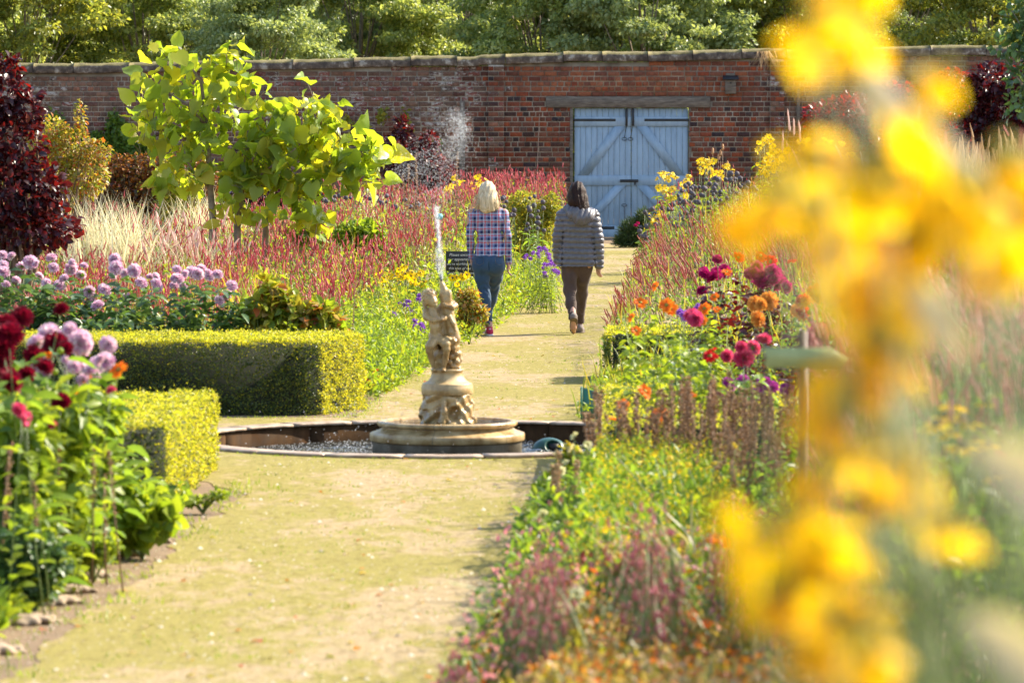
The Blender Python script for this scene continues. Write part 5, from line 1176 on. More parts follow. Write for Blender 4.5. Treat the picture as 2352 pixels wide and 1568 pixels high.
BM = {'lilac': [dahlia('petals', 1, 'lilac'), dahlia('petals', 1, 'lilac', 6, .6), dahlia('petals', .85, 'lilac', 5, .5), dahlia('petals', 1.05, 'lilac', 8, .85)], 'crimson': [dahlia('petals', 1, 'crimson', 7, .7, None, True)], 'magenta': [dahlia('petals', 1, 'magenta', 7, .7)],
      'pink': [dahlia('petals', 1, 'pink', 7, .75)], 'amber': [dahlia('petals', 1, 'amber', 6, .6)], 'ambereye': [dahlia('petals', 1, 'amber', 6, .6, 'red')], 'red': [daisy('petals', 14, 1, .42, .1, .25, .2, 'red', 'conegold', True)],
      'orange': [daisy('petals', 13, 1, .42, -.1, .25, .22, 'orange', 'conegold', True)], 'cream': [daisy('petals', 12, 1, .5, -.15, .25, .2, 'cream', 'conegold', True)],
      'yellow': [daisy('petals', 10, 1, .42, .15, .2, .25, 'yellow', 'conegold'), daisy('petals', 9, 1, .45, .4, .2, .25, 'yellow', 'conegold')],
      'gold': [daisy('petals', 13, 1, .40, .25, .26, .3, 'orange2' if False else 'gold', 'cone')], 'coneflower': [daisy('petals', 11, 1, .5, .75, .26, .55, 'gold', 'conegold'), daisy('petals', 10, 1, .55, .5, .28, .5, 'gold', 'conegold')],
      'echinacea': [daisy('petals', 13, 1, .28, .8, .38, .5, 'pink', 'cone')], 'violetpink': [dahlia('petals', 1, 'violetpink', 5, .6)], 'globe': [globe('globe')], 'aster': [tuft_head('petals', 'violet', 1.0)],
      'lightyellow': [daisy('petals', 14, 1, .35, -.2, .3, .2, 'cream', 'conegold', True)]}

def stems_and_leaves(o, tops, base_r, lmat, nleaf, L, Wd, smat='stem', tpl=L8, bx=0.0, r0=.004, tmax=.85, spread=.08, bow=.06, droop=-.2, tmin=.08):
    mb = MB(); P_, D_ = [], []; per = max(1, nleaf // max(1, len(tops)))
    for t in tops:
        t = np.array(t); b0 = np.array([R.normal() * base_r + t[0] * .25 + bx, R.normal() * base_r, 0]); ts = np.linspace(0, 1, 6)[:, None]
        bend = np.array([R.normal(), R.normal(), 0]) * bow * t[2]; pts = b0 + (t - b0) * np.c_[ts ** 1.2, ts ** 1.2, ts] + bend * np.sin(ts * math.pi) * .5
        mb.add(*tube_np(pts, np.linspace(r0, r0 * .45, 6), 4))
        s = R.uniform(tmin, tmax, per); q = np.stack([np.interp(s, ts[:, 0], pts[:, j]) for j in range(3)], 1); a = R.uniform(0, 2 * math.pi, per)
        dd = np.stack([np.cos(a), np.sin(a), R.normal(size=per) * .35 + .15 + droop], 1); rr = R.uniform(0, 1, per)[:, None] * spread * (1.25 - s[:, None])
        P_.append(q + dd * rr); D_.append(dd)
    link('stems', mb.mesh('stems', [M[smat]]), o)
    p = np.concatenate(P_); D = np.concatenate(D_); p[:, 2] = np.maximum(p[:, 2], .02)
    s = R.uniform(.6, 1.25, len(p)); V, Fl = inst(tpl[0], tpl[1], p, frames(D, rnd_dirs(len(p)) * .6 + [0, 0, 1.]), np.stack([s * Wd, s * L, s * L], 1))
    link('foliage', mkmesh('foliage', V, Fl, [M[lmat]]), o)

def face_rot(v):
    return Vector(v).to_track_quat('Z', 'Y').to_euler()
BUD = MB().add(*lathe_np([(.001, -.6), (.5, -.45), (.72, 0), (.5, .5), (.001, .8)], 8)).mesh('bud', [M['lime']])
def plant(name, label, cat, pts_px, d, bm, size, lmat='green', nleaf=200, L=.09, Wd=.05, group=None, dj=.35, face=(0, -.25, .8), fj=.45, base_r=.08, extra=0, bn='bloom', stopz=.02, **kw):
    """one flowering plant whose blooms sit at the given photo pixels"""
    pp = np.array([P(a, b_, d + R.normal() * dj) for a, b_ in pts_px]); pp[:, 2] = np.maximum(pp[:, 2], .12); x = pp[:, 0].mean()
    o = thing(name, label, cat, (x, d, 0), group); loc = pp - [x, d, 0]; tops = [p for p in loc]
    for _ in range(extra):
        t = loc[R.integers(len(loc))] * [1, 1, R.uniform(.6, .95)] + [R.normal() * .12, R.normal() * .2, 0]; tops.append(t)
    stems_and_leaves(o, tops, base_r, lmat, nleaf, L, Wd, **kw)
    for p in loc:
        me_ = BM[bm][R.integers(len(BM[bm]))]; s = size * R.uniform(.68, 1.18)
        f = np.array(face) + R.normal(size=3) * fj; bl = link(bn, me_, o, tuple(p + [0, 0, stopz]), face_rot(f), s)
    if 'dahlia' in name:
        for t in tops[len(loc):]: link('bud', BUD, o, tuple(t), None, size * .42)
    return o
def within(blobs, n):
    B = np.array(blobs, float); i = R.choice(len(B), n, p=B[:, 2] * B[:, 3] / (B[:, 2] * B[:, 3]).sum()); a = R.uniform(0, 6.283, n); r = np.sqrt(R.uniform(0, 1, n))
    return list(zip(B[i, 0] + np.cos(a) * r * B[i, 2], B[i, 1] + np.sin(a) * r * B[i, 3]))

# ================================================================ BORDER MASSES (uncountable)
def xl(d): return -2.23 + .0675 * (d - 19.9)
def xr(d): return -.087 + .0405 * (d - 20.3)
def hL(x, d):
    h = np.interp(d, [15, 22, 26, 36.8, 37, 41, 45, 52, 60, 75, 90], [.15, .3, .3, .3, .45, .38, .6, .85, .98, 1.12, 1.2]); e = xl(d) - x
    return h * np.clip(.28 + e / 1.3, .25, 1)
def hR(x, d):
    h = np.interp(d, [9, 12, 15, 18, 20, 23, 27, 30, 34, 40, 48, 60, 72, 92], [1.1, .8, .5, .38, .3, .45, .46, .40, .55, .62, .78, .92, 1.12, 1.1]); e = x - xr(d)
    h = np.where((d > 31) & (d < 41.5) & (e < 1.1), .3, h)
    up = np.clip((x - (.82 + .055 * (d - 15))) / .5, 0, 1) * (d < 40); h = h + up * (1.25 - h)
    return h * np.clip(np.where(d < 26, .5, .28) + e / .7, .22, 1)
def scat(n, side, d0, d1, e0=0, e1=99, pw=1.0):
    """points on the bed, thinned with distance like the picture; e = metres from the path edge"""
    out = []
    while sum(map(len, out)) < n:
        k = n * 2; dd = 1 / R.uniform(1 / d1, 1 / d0, k); half = .114 * dd + 1.3
        if side == 'L': x = R.uniform(-half, xl(dd)); e = xl(dd) - x
        else: x = R.uniform(xr(dd), half); e = x - xr(dd)
        ok = (e > e0) & (e < e1) & ((side == 'R') | (x / dd * F + W / 2 < np.interp(dd, [60, 72, 92], [1400, 1305, 1295]))) & (np.hypot(x - PC[0], dd - PC[1]) > 2.1)
        if side == 'L': ok &= ~((dd > 26.2) & (dd < 37.0) & (x > -4.8))
        else: ok &= ~((dd > 26.1) & (dd < 31.1)) & ~((dd > 39.5) & (dd < 41.2))
        out.append(np.stack([x, dd], 1)[ok])
    return np.concatenate(out)[:n]
def mass_leaves(q, h, tpl, L, Wd, droop=0, sp=.7, top=.55):
    z = h * R.uniform(0, 1, len(q)) ** top; p = np.c_[q, z]; D = rnd_dirs(len(q)) * sp + [0, -.1, .5 + droop]; N_ = rnd_dirs(len(q)) * .7 + [0, 0, .8]
    s = R.uniform(.6, 1.3, len(q)); return inst(tpl[0], tpl[1], p, frames(D, N_), np.stack([s * Wd, s * L, s * L], 1))
def mass(name, label, parts, mats):
    mb = MB()
    for i, (V, Fl) in parts: mb.add(V, Fl, i)
    return tag(link(name, mb.mesh(name, [M[k] for k in mats])), label, kind='stuff')
def spikes(q, h, L, Wd, lean=(0, 0, 0), jit=.3, below=.0, js=.18):
    n = len(q); z = h * (1 + R.normal(size=n) * js) + R.uniform(0, .06, n) - below; D = np.array([0, 0, 1.]) + np.array(lean) + R.normal(size=(n, 3)) * jit; s = R.uniform(.6, 1.25, n)
    p = np.c_[q, z]; a = inst(*SPIN, p, frames(D, rnd_dirs(n)), np.stack([s * Wd, s * L, s * Wd], 1))
    Dn = D / np.linalg.norm(D, axis=1, keepdims=True); sl_ = np.minimum(z * .8, .4); b_ = inst(*BLADE, p - Dn * sl_[:, None], frames(D, rnd_dirs(n)), np.stack([np.full(n, .006), sl_ * 1.05, sl_], 1))
    return a, b_

# left bed
def sparse(q, thr, f=1.1, ph=0): return q[(np.sin(q[:, 0] * 2.3 * f + ph + 1.5 * np.sin(q[:, 1] * .31)) + np.sin(q[:, 1] * .55 * f + ph * 2 + q[:, 0])) > thr]
q = scat(28000, 'L', 37.2, 92); V1 = mass_leaves(q, hL(*q.T), L8, .068, .033)
q2 = sparse(scat(24000, 'L', 37.2, 92), -.3); V2 = mass_leaves(q2, hL(*q2.T) * 1.04, L8, .062, .028)
q3 = sparse(scat(9000, 'L', 37.2, 66), .2, 1.3, 2); V3 = mass_leaves(q3, hL(*q3.T), L8, .075, .036)
q4 = scat(5000, 'L', 40, 92); V4 = mass_leaves(q4, hL(*q4.T) * 1.05, BLADE, .2, .009, .6, .5)
mass('border_foliage', 'mixed green and yellowing foliage filling the left border', [(0, V1), (1, V2), (2, V3), (3, V4)], ['lime', 'yellowgreen', 'green', 'yellowgreen'])
q = sparse(scat(9800, 'L', 41, 92, .9), -.75, 1.9, 1); a, b_ = spikes(q, hL(*q.T) * 1.0, .10, .017, js=.09); q = sparse(scat(5600, 'L', 40.5, 60, 1.2), -.9, 2.3, 3); a2, b2 = spikes(q, hL(*q.T) * .9, .09, .016, js=.2)
q = scat(900, 'L', 72, 90, .2, 4); a3, b3 = spikes(q, np.interp(q[:, 1], [72, 86], [1.05, 1.28]), .11, .02, js=.06)
mass('persicaria_drift', 'wide drift of red flower spikes across the left border', [(0, a), (1, b_), (0, a2), (1, b2), (0, a3), (1, b3)], ['redspike', 'stembrown'])
# strip of low mixed plants along the left path edge
q = scat(12000, 'L', 38, 88, -.12, .95); h = np.interp(xl(q[:, 1]) - q[:, 0], [-.12, .2, .9], [.05, .28, .62]); V1 = mass_leaves(q, h, L8, .05, .024)
q2 = sparse(scat(6000, 'L', 38, 80, -.1, 1.0), 0, 2); V2 = mass_leaves(q2, np.interp(xl(q2[:, 1]) - q2[:, 0], [-.12, .2, .9], [.06, .28, .55]), BLADE, .10, .007, .4)
mass('edge_foliage', 'low bright green foliage spilling over the left path edge', [(0, V1), (1, V2)], ['lime', 'green'])
# near-left bed
q = scat(12000, 'L', 17.5, 26.3, -.12); e = xl(q[:, 1]) - q[:, 0]; hh = np.interp(q[:, 1], [17.5, 20, 23, 26], [.12, .25, .42, .5]) * np.clip(.28 + e * 1.1, .18, 1.6)
V1 = mass_leaves(q, hh, L8, .07, .045); q2 = scat(5000, 'L', 17.5, 26.3, .1); e = xl(q2[:, 1]) - q2[:, 0]; V2 = mass_leaves(q2, np.clip(e * .6, .05, .75), L8, .11, .06)
mass('near_border_foliage', 'bright green leafy growth in the near left border', [(0, V1), (1, V2)], ['lime', 'green'])
# right bed
q = scat(44000, 'R', 13, 92); q = q[(q[:, 1] > 20.5) | (q[:, 0] > 1.1)]; V1 = mass_leaves(q, hR(*q.T), L8, .062, .028)
q2 = sparse(scat(20000, 'R', 18.5, 92), -.3); V2 = mass_leaves(q2, hR(*q2.T), L8, .055, .026); q3 = scat(4500, 'R', 27, 80); V3 = mass_leaves(q3, hR(*q3.T) * 1.08, BLADE, .24, .01, .7, .4)
mass('border_foliage', 'mixed green foliage filling the right border', [(0, V1), (1, V2), (2, V3)], ['green', 'lime', 'yellowgreen'])
q = sparse(scat(2600, 'R', 43, 63, -.05, 3.4), -.6, 2); a, b_ = spikes(q, hR(*q.T) * .95, .12, .017, (-.35, 0, 0), .24, js=.22); q = scat(700, 'R', 72, 90, .3); a2, b2 = spikes(q, hR(*q.T) * .95, .10, .018)
mass('persicaria_drift', 'drift of leaning red flower spikes in the right border', [(0, a), (1, b_), (2, a2), (1, b2)], ['russet', 'stembrown', 'redspike'])
q = scat(4200, 'R', 13.5, 34, 1.35); q = q[q[:, 0] > 1.0 + .06 * (q[:, 1] - 15)]; a, b_ = spikes(q, hR(*q.T) * 1.12, .09, .015, (-.25, 0, 0), .3, js=.18)
mass('persicaria_drift', 'hazy drift of pink spikes at the right edge behind the yellow blooms', [(0, a), (1, b_)], ['pinkspike', 'stem'])
# foreground pink plumes and red-leaved plants, bottom centre-right
q = scat(5200, 'R', 15.2, 18.8, -.12, 1.5); hh = np.interp(q[:, 1], [15, 17, 19], [.42, .40, .24]) * np.clip(.3 + (q[:, 0] - xr(q[:, 1])) * 1.8, .3, 1)
V1 = mass_leaves(q, hh, L8, .034, .02); q2 = sparse(q, .85, 7, 1.3); a, b_ = spikes(np.repeat(q2, 3, 0) + R.normal(size=(len(q2) * 3, 2)) * .02, np.interp(np.repeat(q2, 3, 0)[:, 1], [15, 17, 19], [.46, .44, .28]) * np.clip(.3 + np.repeat(q2[:, 0] - xr(q2[:, 1]), 3) * 1.8, .3, 1), .026, .013, js=.35)
mass('pink_plumes', 'dusty pink plumes and red leaves at the bottom of the right border', [(0, V1), (1, a), (2, b_)], ['autumn', 'pinkspike', 'stem'])
q = scat(16000, 'R', 13, 21.5, -.05, 1.5); V1 = mass_leaves(q, np.interp(q[:, 1], [13, 16, 18, 21], [.62, .42, .34, .34]) * np.clip(.3 + (q[:, 0] - xr(q[:, 1])) * 1.5, .3, 1), L8, .036, .02); mass('red_leaved_cover', 'low red and rust coloured leaves beside the near path edge', [(0, V1), (1, mass_leaves(q[::4], .3, L8, .05, .022)), (2, mass_leaves(q[::7], .36, L8, .03, .022))], ['autumn', 'green', 'pinkspike'])
# feathery yellow-green mass
q = scat(14000, 'R', 20.5, 25.6, .35, 1.15); V1 = mass_leaves(q, np.interp(q[:, 1], [20.5, 23, 25.6], [.30, .42, .50]), BLADE, .06, .0035, .5, .8, .5)
q2 = q[:3500]; V2 = mass_leaves(q2, np.interp(q2[:, 1], [20.5, 23, 25.6], [.33, .45, .53]), L8, .012, .011, 0, 1, .15)
mass('feathery_foliage', 'feathery yellow-green foliage in the middle of the right border', [(0, V1), (1, V2)], ['lime', 'yellow'])
# pale grass
def grass(name, lab, px0, px1, d, ytop, n, mat, Ls, wd, lean=0, spr=.5, plume=None, cat='ornamental grass'):
    k = d / F; x0, x1 = (px0 - W / 2) * k, (px1 - W / 2) * k; o = thing(name, lab, cat, ((x0 + x1) / 2, d, 0), 'clumps of ornamental grass'); off = np.array(o.location)
    zt = CAMZ - (ytop - YH) * k; base = np.c_[R.uniform(x0, x1, n), d + R.normal(size=n) * .35, np.zeros(n)] - off
    D = np.c_[R.normal(size=n) * spr * .5 + lean, R.normal(size=n) * spr * .4, np.ones(n)]; s = zt * R.uniform(.6, 1.08, n)
    V, Fl = inst(*BLADE, base, frames(D, rnd_dirs(n)), np.stack([np.full(n, wd), s, s * 1.6], 1)); link('blades', mkmesh('blades', V, Fl, [M[mat]]), o)
    if plume:
        j = R.choice(n, plume[0]); Dn = D[j] / np.linalg.norm(D[j], axis=1, keepdims=True); p = base[j] + Dn * s[j][:, None] * R.uniform(.86, 1.0, len(j))[:, None]
        V, Fl = inst(*SPIN, p, frames(D[j] + R.normal(size=(len(j), 3)) * .15, rnd_dirs(len(j))), np.stack([np.full(len(j), plume[2]), R.uniform(.7, 1.2, len(j)) * plume[1], np.full(len(j), plume[2])], 1)); link('plumes', mkmesh('plumes', V, Fl, [M[plume[3]]]), o)
    return o
grass('pale_grass', 'cream striped grass fountain beside the left smoke bush', 175, 300, 50, 450, 650, 'palegrass', 1, .02, .08, .4)
grass('pale_grass', 'small cream striped grass under the tall lime-green tree', 430, 500, 60, 425, 500, 'palegrass', 1, .02, 0, .5)
grass('pale_grass', 'cream grass behind the wide lime-green tree beside the spray', 835, 930, 80, 425, 500, 'palegrass', 1, .02, 0, .6)
grass('plume_grass', 'pinkish plumed grass behind the left red spikes', 400, 470, 50, 505, 160, 'palegrass', 1, .012, 0, .6, (60, .22, .03, 'plume'))
grass('feather_reed_grass', 'wide stand of tan feather reed grass near the right edge, left half', 2060, 2220, 47, 395, 1500, 'tan', 1, .012, 0, .12, (420, .26, .03, 'tan'))
grass('feather_reed_grass', 'wide stand of tan feather reed grass touching the right edge', 2200, 2420, 45, 375, 1700, 'tan', 1, .012, 0, .12, (520, .26, .03, 'tan'))
grass('plume_grass', 'arching grass with silver plumes behind the yellow daisies', 1930, 2080, 62, 350, 500, 'yellowgreen', 1, .014, -.1, .5, (26, .26, .035, 'plume'))
grass('plume_grass', 'single feathery plume leaning above the yellow daisies', 1835, 1865, 72, 288, 60, 'yellowgreen', 1, .012, -.12, .15, (7, .3, .04, 'plume'))
grass('strap_leaf_clump', 'long grey-green strap leaves leaning left above the red leaves', 1500, 1640, 19.2, 1190, 34, 'grey', 1, .022, -.55, .5)
grass('strap_leaf_clump', 'loose grey-green strap leaves behind the orange zinnia', 1590, 1700, 20.2, 1130, 22, 'grey', 1, .022, -.25, .5)
grass('yellow_iris_leaves', 'upright yellowing sword leaves beside the right end of the lilac dahlias', 515, 600, 39.5, 600, 60, 'yellowgreen', 1, .028, .1, .35)
grass('yellow_iris_leaves', 'thin yellowing sword leaves behind the lilac dahlias', 390, 560, 41, 590, 50, 'yellowgreen', 1, .02, 0, .35)

# seed stalks: brown spires
def stalks(lab, pts_px, d, r=.014, L=.5, mat='seed', name='seed_stalk_clump', dj=.4, group='clumps of dead brown seed stalks', smat='stembrown'):
    pp = np.array([P(a, b_, d + R.normal() * dj) for a, b_ in pts_px]); x = pp[:, 0].mean(); o = thing(name, lab, 'dead flower stalks', (x, d, 0), group); st = MB(); P_, D_ = [], []
    for p in pp:
        p = p - [x, d, 0]; b0 = np.array([p[0] * .9 + R.normal() * .06, p[1] * .9, 0]); mb = MB(); mb.add(*tube_np([b0, (b0 + p) / 2 + R.normal(size=3) * .01, p], [.005, .004, .002], 4), 0)
        n = int(L * 260); t = 1 - R.uniform(0, min(.95, L / p[2]), n); c_ = b0 + (p - b0) * t[:, None]; dd = rnd_dirs(n) * [1, 1, .4] + [0, 0, .5]; Pc = c_ + dd * r * .25
        s = R.uniform(.5, 1.1, n) * r * .75; V, Fl = inst(*SPIN, Pc, frames(dd, rnd_dirs(n)), np.stack([s * .8, s * 1.4, s * .8], 1)); mb.add(V, Fl, 1)
        link('seed_stalk', mb.mesh('seed_stalk', [M[smat], M[mat]]), o)
    return o
for i, (x0, x1, y0, y1, n, d, lab) in enumerate([(1335, 1400, 880, 960, 7, 26, 'brown seed stalks in front of the green board'), (1400, 1470, 900, 970, 9, 25.8, 'brown seed stalks around the orange blooms right of the board'), (1470, 1540, 890, 960, 11, 25.8, 'brown seed stalks before the sunlit hedge top'),
        (1540, 1620, 860, 930, 14, 25.6, 'dense brown seed stalks left of the magenta flowers'), (1620, 1700, 850, 920, 16, 25.4, 'dense brown seed stalks under the magenta flowers'), (1700, 1770, 870, 930, 16, 25.2, 'tall brown seed stalks under the pink dahlias'),
        (1770, 1830, 890, 940, 13, 25.0, 'tall brown seed stalks against the brown sign post'), (1850, 1930, 900, 980, 8, 25.2, 'brown seed stalks behind the yellow blooms right of the post'), (1270, 1330, 1040, 1130, 8, 24, 'pale seed stalks at the path edge near the pond'), (1600, 1800, 960, 1040, 15, 23.5, 'shorter brown seed stalks in front of the tall ones')]):
    stalks(lab, [(R.uniform(x0, x1), R.uniform(y0, y1)) for _ in range(int(n * 1.1))], d, .019, .8, 'seed' if i != 8 else 'tan')
stalks('thin brown spires left of the statue beneath the lime tree', [(585, 470), (600, 480), (612, 465), (625, 500), (640, 490), (570, 500), (655, 470)], 56, .02, .7)
stalks('thin tall brown spires left of the plaid shirt', [(925, 400), (950, 440), (938, 380), (970, 460), (955, 355), (985, 450), (1050, 350), (1040, 440), (1015, 465)], 57, .02, .8)
stalks('thin brown spires just left of the blackboard', [(900, 500), (915, 520), (930, 500), (945, 530), (960, 510), (975, 530)], 53, .016, .6)
stalks('lone thin dark stalk rising at the hedge end', [(816, 655)], 40, .012, .6)
stalks('thin dark stalk rising among the globe thistles', [(1685, 395), (1690, 470)], 60, .014, .9)
stalks('brown dock-like seed stalks at the left edge', [(25, 1020), (40, 990), (60, 1040), (20, 1100), (75, 1090)], 21.6, .02, .6)
stalks('pinkish seed stalks among the big green leaves, lower left', [(110, 1060), (130, 1010), (150, 1100), (185, 1040), (195, 990), (100, 1130)], 22.7, .02, .6)
stalks('small pinkish stalks near the front left hedge', [(215, 1030), (250, 1040), (240, 1090)], 22, .016, .3)
# teasels
o = plant('teasel', 'brown teasel heads standing above the yellow daisies right of the gate', 'teasel', [(1638, 348), (1656, 355), (1650, 362), (1662, 345), (1670, 380), (1652, 370)], 73, 'globe', .001, 'green', 40, .1, .04, bn='hidden') if False else None
pp = [(1637, 352), (1660, 343), (1650, 366), (1671, 382), (1655, 356)]
o = thing('teasel', 'brown teasel heads standing above the yellow daisies right of the gate', 'teasel', (P(1655, 400, 73)[0], 73, 0)); st = MB()
tm = MB().add(*inst(*SPIN, np.zeros((1, 3)), np.eye(3)[None][:, :, [0, 2, 1]], np.array([[.05, .11, .05]]))).mesh('head', [M['seed']])
for a, b_ in pp:
    p = P(a, b_, 73) - np.array(o.location); st.add(*tube_np([p * [.7, 1, 0], p * [.85, 1, .6], p], [.008, .006, .004], 4)); link('head', tm, o, tuple(p - [0, 0, .02]))
link('stems', st.mesh('stems', [M['stembrown']]), o)

# ================================================================ INDIVIDUAL FLOWERING PLANTS
def zc(L, s, ox, oy): return [(a * s + ox, b_ * s + oy) for a, b_ in L]
z4 = lambda L: zc(L, .3418, 0, 516.8); z6 = lambda L: zc(L, .3896, 1435.5, 516.8)
lil = z4([(20, 215), (75, 225), (345, 235), (150, 290), (240, 275), (360, 300), (20, 285), (265, 355), (480, 310), (110, 385), (40, 410), (430, 375), (310, 405), (400, 420), (565, 285), (545, 350), (480, 265), (770, 245), (840, 340), (900, 320), (780, 300), (760, 365), (600, 460), (710, 450), (655, 555), (610, 530), (855, 495), (1050, 365), (1010, 360), (1190, 310), (1240, 345), (1190, 375), (1230, 420), (1170, 420), (1355, 300), (1330, 345), (1410, 355), (1465, 345), (950, 400), (1560, 420), (1530, 490), (1475, 520), (1060, 430), (1290, 330), (20, 330), (205, 265), (690, 440), (1050, 400), (1400, 330)])
bins = [(0, 60, 'lilac dahlia at the far left edge under the red spikes'), (60, 115, 'lilac dahlia second from the left edge, densely flowering'), (115, 175, 'lilac dahlia third from the left in the row'), (175, 235, 'lilac dahlia with low side blooms, fourth in the row'), (235, 320, 'lilac dahlia with a single high bloom in the middle of the row'), (320, 400, 'lilac dahlia with broad twin blooms right of the middle'), (400, 480, 'lilac dahlia with the densest cluster near the right end'), (480, 560, 'lilac dahlia at the right end of the row by yellow sword leaves')]
for x0, x1, lab in bins:
    pt = [p for p in lil if x0 <= p[0] < x1]
    plant('lilac_dahlia', lab, 'dahlia', pt, 38.2, 'lilac', .056, 'bluegreen', 420, .12, .06, 'lilac dahlias behind the hedge', .25, (.0, -.5, .6), .35, .12, 7, spread=.16, tmin=.15, tmax=.9)
plant('lilac_dahlia', 'large pale lilac dahlia above the front left hedge', 'dahlia', z4([(725, 830), (705, 940), (520, 980), (610, 1010), (640, 1060), (660, 960)]), 23.5, 'lilac', .06, 'green', 260, .13, .07, 'near dahlias at left', .2, (0, -.5, .5), .35, .1, 4, spread=.2)
plant('lilac_dahlia', 'large pale lilac dahlia mixed with crimson blooms at left', 'dahlia', z4([(240, 820), (330, 760), (440, 770), (470, 725), (540, 820), (280, 980)]), 23, 'lilac', .062, 'green', 260, .13, .07, 'near dahlias at left', .2, (0, -.5, .5), .35, .1, 4, spread=.2)
plant('crimson_dahlia', 'deep crimson dahlia with large blooms at the left edge', 'dahlia', z4([(40, 680), (60, 760), (80, 1080), (10, 920), (50, 1040), (20, 850)]), 21.5, 'crimson', .068, 'green', 280, .14, .075, 'near dahlias at left', .2, (.1, -.6, .4), .35, .1, 4, spread=.2)
plant('crimson_dahlia', 'dark crimson dahlia in front of the lilac row', 'dahlia', z4([(150, 640), (410, 590), (370, 820), (440, 850), (230, 900)]), 22.5, 'crimson', .06, 'green', 260, .13, .07, 'near dahlias at left', .2, (.1, -.6, .4), .35, .1, 4, spread=.2)
plant('orange_cosmos', 'orange cosmos above the front left hedge', 'cosmos', z4([(330, 900), (800, 1000), (585, 1060), (490, 1170)]), 22.8, 'orange', .045, 'green', 60, .08, .03, None, .2, (0, -.4, .6))
plant('pink_salvia', 'coral pink flower among the lower left leaves', 'flower', z4([(130, 1270), (180, 1330), (150, 1300)]), 20.5, 'pink', .035, 'lime', 60, .09, .05, None, .1)
for lab, k_, pt, d_, s_ in [('small crimson blooms low among the left edge leaves', 'crimson', [(60, 870), (25, 900), (105, 850), (140, 930)], 21.8, .045), ('small coral blooms beside the brown stalks at lower left', 'pink', [(60, 960), (120, 985), (255, 905), (30, 1010)], 21.6, .026),
        ('white-pink small blooms above the front left hedge corner', 'lilac', [(170, 850), (205, 860), (230, 835), (190, 880), (150, 835)], 22.4, .035)]:
    plant('border_flower', lab, 'flower', pt, d_, k_, s_, 'lime', 90, .08, .04, None, .1, (0, -.5, .5), .4)
# big leafy plants lower left
for i, (bl, d, mt, lab) in enumerate([([(60, 1000, 60, 80), (40, 1130, 70, 80), (50, 1230, 60, 40)], 21.4, 'lime', 'tall leafy plant with broad leaves at the left edge'), ([(150, 970, 60, 80), (140, 1090, 70, 90), (150, 1200, 60, 50)], 22.2, 'lime', 'tall leafy plant beside the front left hedge'), ([(230, 930, 40, 40), (220, 1010, 50, 60), (210, 1110, 50, 50)], 23.2, 'lime', 'leafy plant overlapping the front left hedge'), ([(50, 1270, 70, 60), (110, 1290, 50, 50), (40, 1370, 50, 40), (90, 1350, 45, 30)], 20.7, 'bluegreen', 'small-leaved bushy plant above the edging stones')]):
    small = i == 3
    shrub('leafy_plant', lab, 'plant', bl, d, 330 if not small else 1900, L8, .105 if not small else .04, .055 if not small else .026, M[mt], .8, .4, 'leafy plants in the near left border', .008, 'stem', .5, -.15, ntw=18)
for i, (bl, d, lab) in enumerate([([(270, 1130, 50, 30), (250, 1190, 70, 40), (310, 1170, 45, 35)], 23.6, 'low lime-green mound of rounded leaves beside the hedge'), ([(330, 1200, 50, 35), (370, 1190, 35, 25), (290, 1230, 50, 25)], 23.4, 'outermost lime-green mound of rounded leaves on the soil strip'), ([(200, 1270, 60, 20), (240, 1255, 40, 16)], 22.2, 'pale creeping edging plant above the long stone'), ([(445, 1150, 40, 10), (500, 1135, 30, 10)], 26.2, 'lime-green low tuft at the foot of the front left hedge')]):
    shrub('ground_cover_plant', lab, 'plant', bl, d, [330, 280, 700, 260][i], L8, [.085, .085, .03, .03][i], [.08, .08, .022, .02][i], M['lime'], .8, .5, 'low leafy plants at the left path edge', .006, 'stem', .4, 0, ntw=12)
# leafy autumn-coloured plants at right end of dahlias
for i, (bl, lab) in enumerate([([(600, 720, 50, 45), (570, 750, 30, 20), (620, 660, 25, 30)], 'pink and yellow leaved plant behind the hedge, right of the dahlias'), ([(690, 735, 45, 30), (660, 700, 35, 25)], 'yellow and orange leaved plant behind the middle of the hedge'), ([(755, 750, 35, 22), (740, 720, 30, 20)], 'orange leaved plant behind the right end of the hedge')]):
    shrub('autumn_leaved_plant', lab, 'plant', bl, 38.3, 420, L8, .10, .055, [M['yellowgreen'], M['autumn'], M['lime']], .9, .3, 'autumn-coloured leafy plants behind the hedge', .008, 'stem', .5, -.1, ntw=14)
# globe thistles
GLL = [((760, 455), 25, 13, 66, 'left group of globe thistles under the wide lime tree'), ((815, 450), 32, 12, 67, 'globe thistles under the right tip of the lime tree'), ((870, 462), 30, 14, 66, 'globe thistles between the lime tree and the spray'), ((1165, 478), 22, 30, 62, 'globe thistles behind the blonde head'), ((1225, 470), 30, 22, 62, 'globe thistles between the two people, upper group'), ((1230, 520), 30, 24, 60, 'globe thistles between the two people, lower group'), ((930, 480), 35, 18, 64, 'globe thistles beside the thin brown spires')]
for (c_, rx, ry, d, lab) in GLL:
    plant('globe_thistle', lab, 'globe thistle', within([(c_[0], c_[1], rx, ry)], 9), d, 'globe', .095, 'green', 70, .12, .03, 'globe thistles in the borders', .3, (0, 0, 1), .1, .1, 0, 'globe_head')
GLR = [((1500, 500), 22, 22), ((1480, 540), 14, 20), ((1545, 470), 30, 22), ((1560, 505), 30, 22), ((1590, 440), 30, 18), ((1615, 475), 30, 22), ((1640, 430), 28, 20), ((1670, 460), 30, 22), ((1690, 415), 25, 16), ((1600, 520), 30, 20), ((1720, 440), 20, 20)]
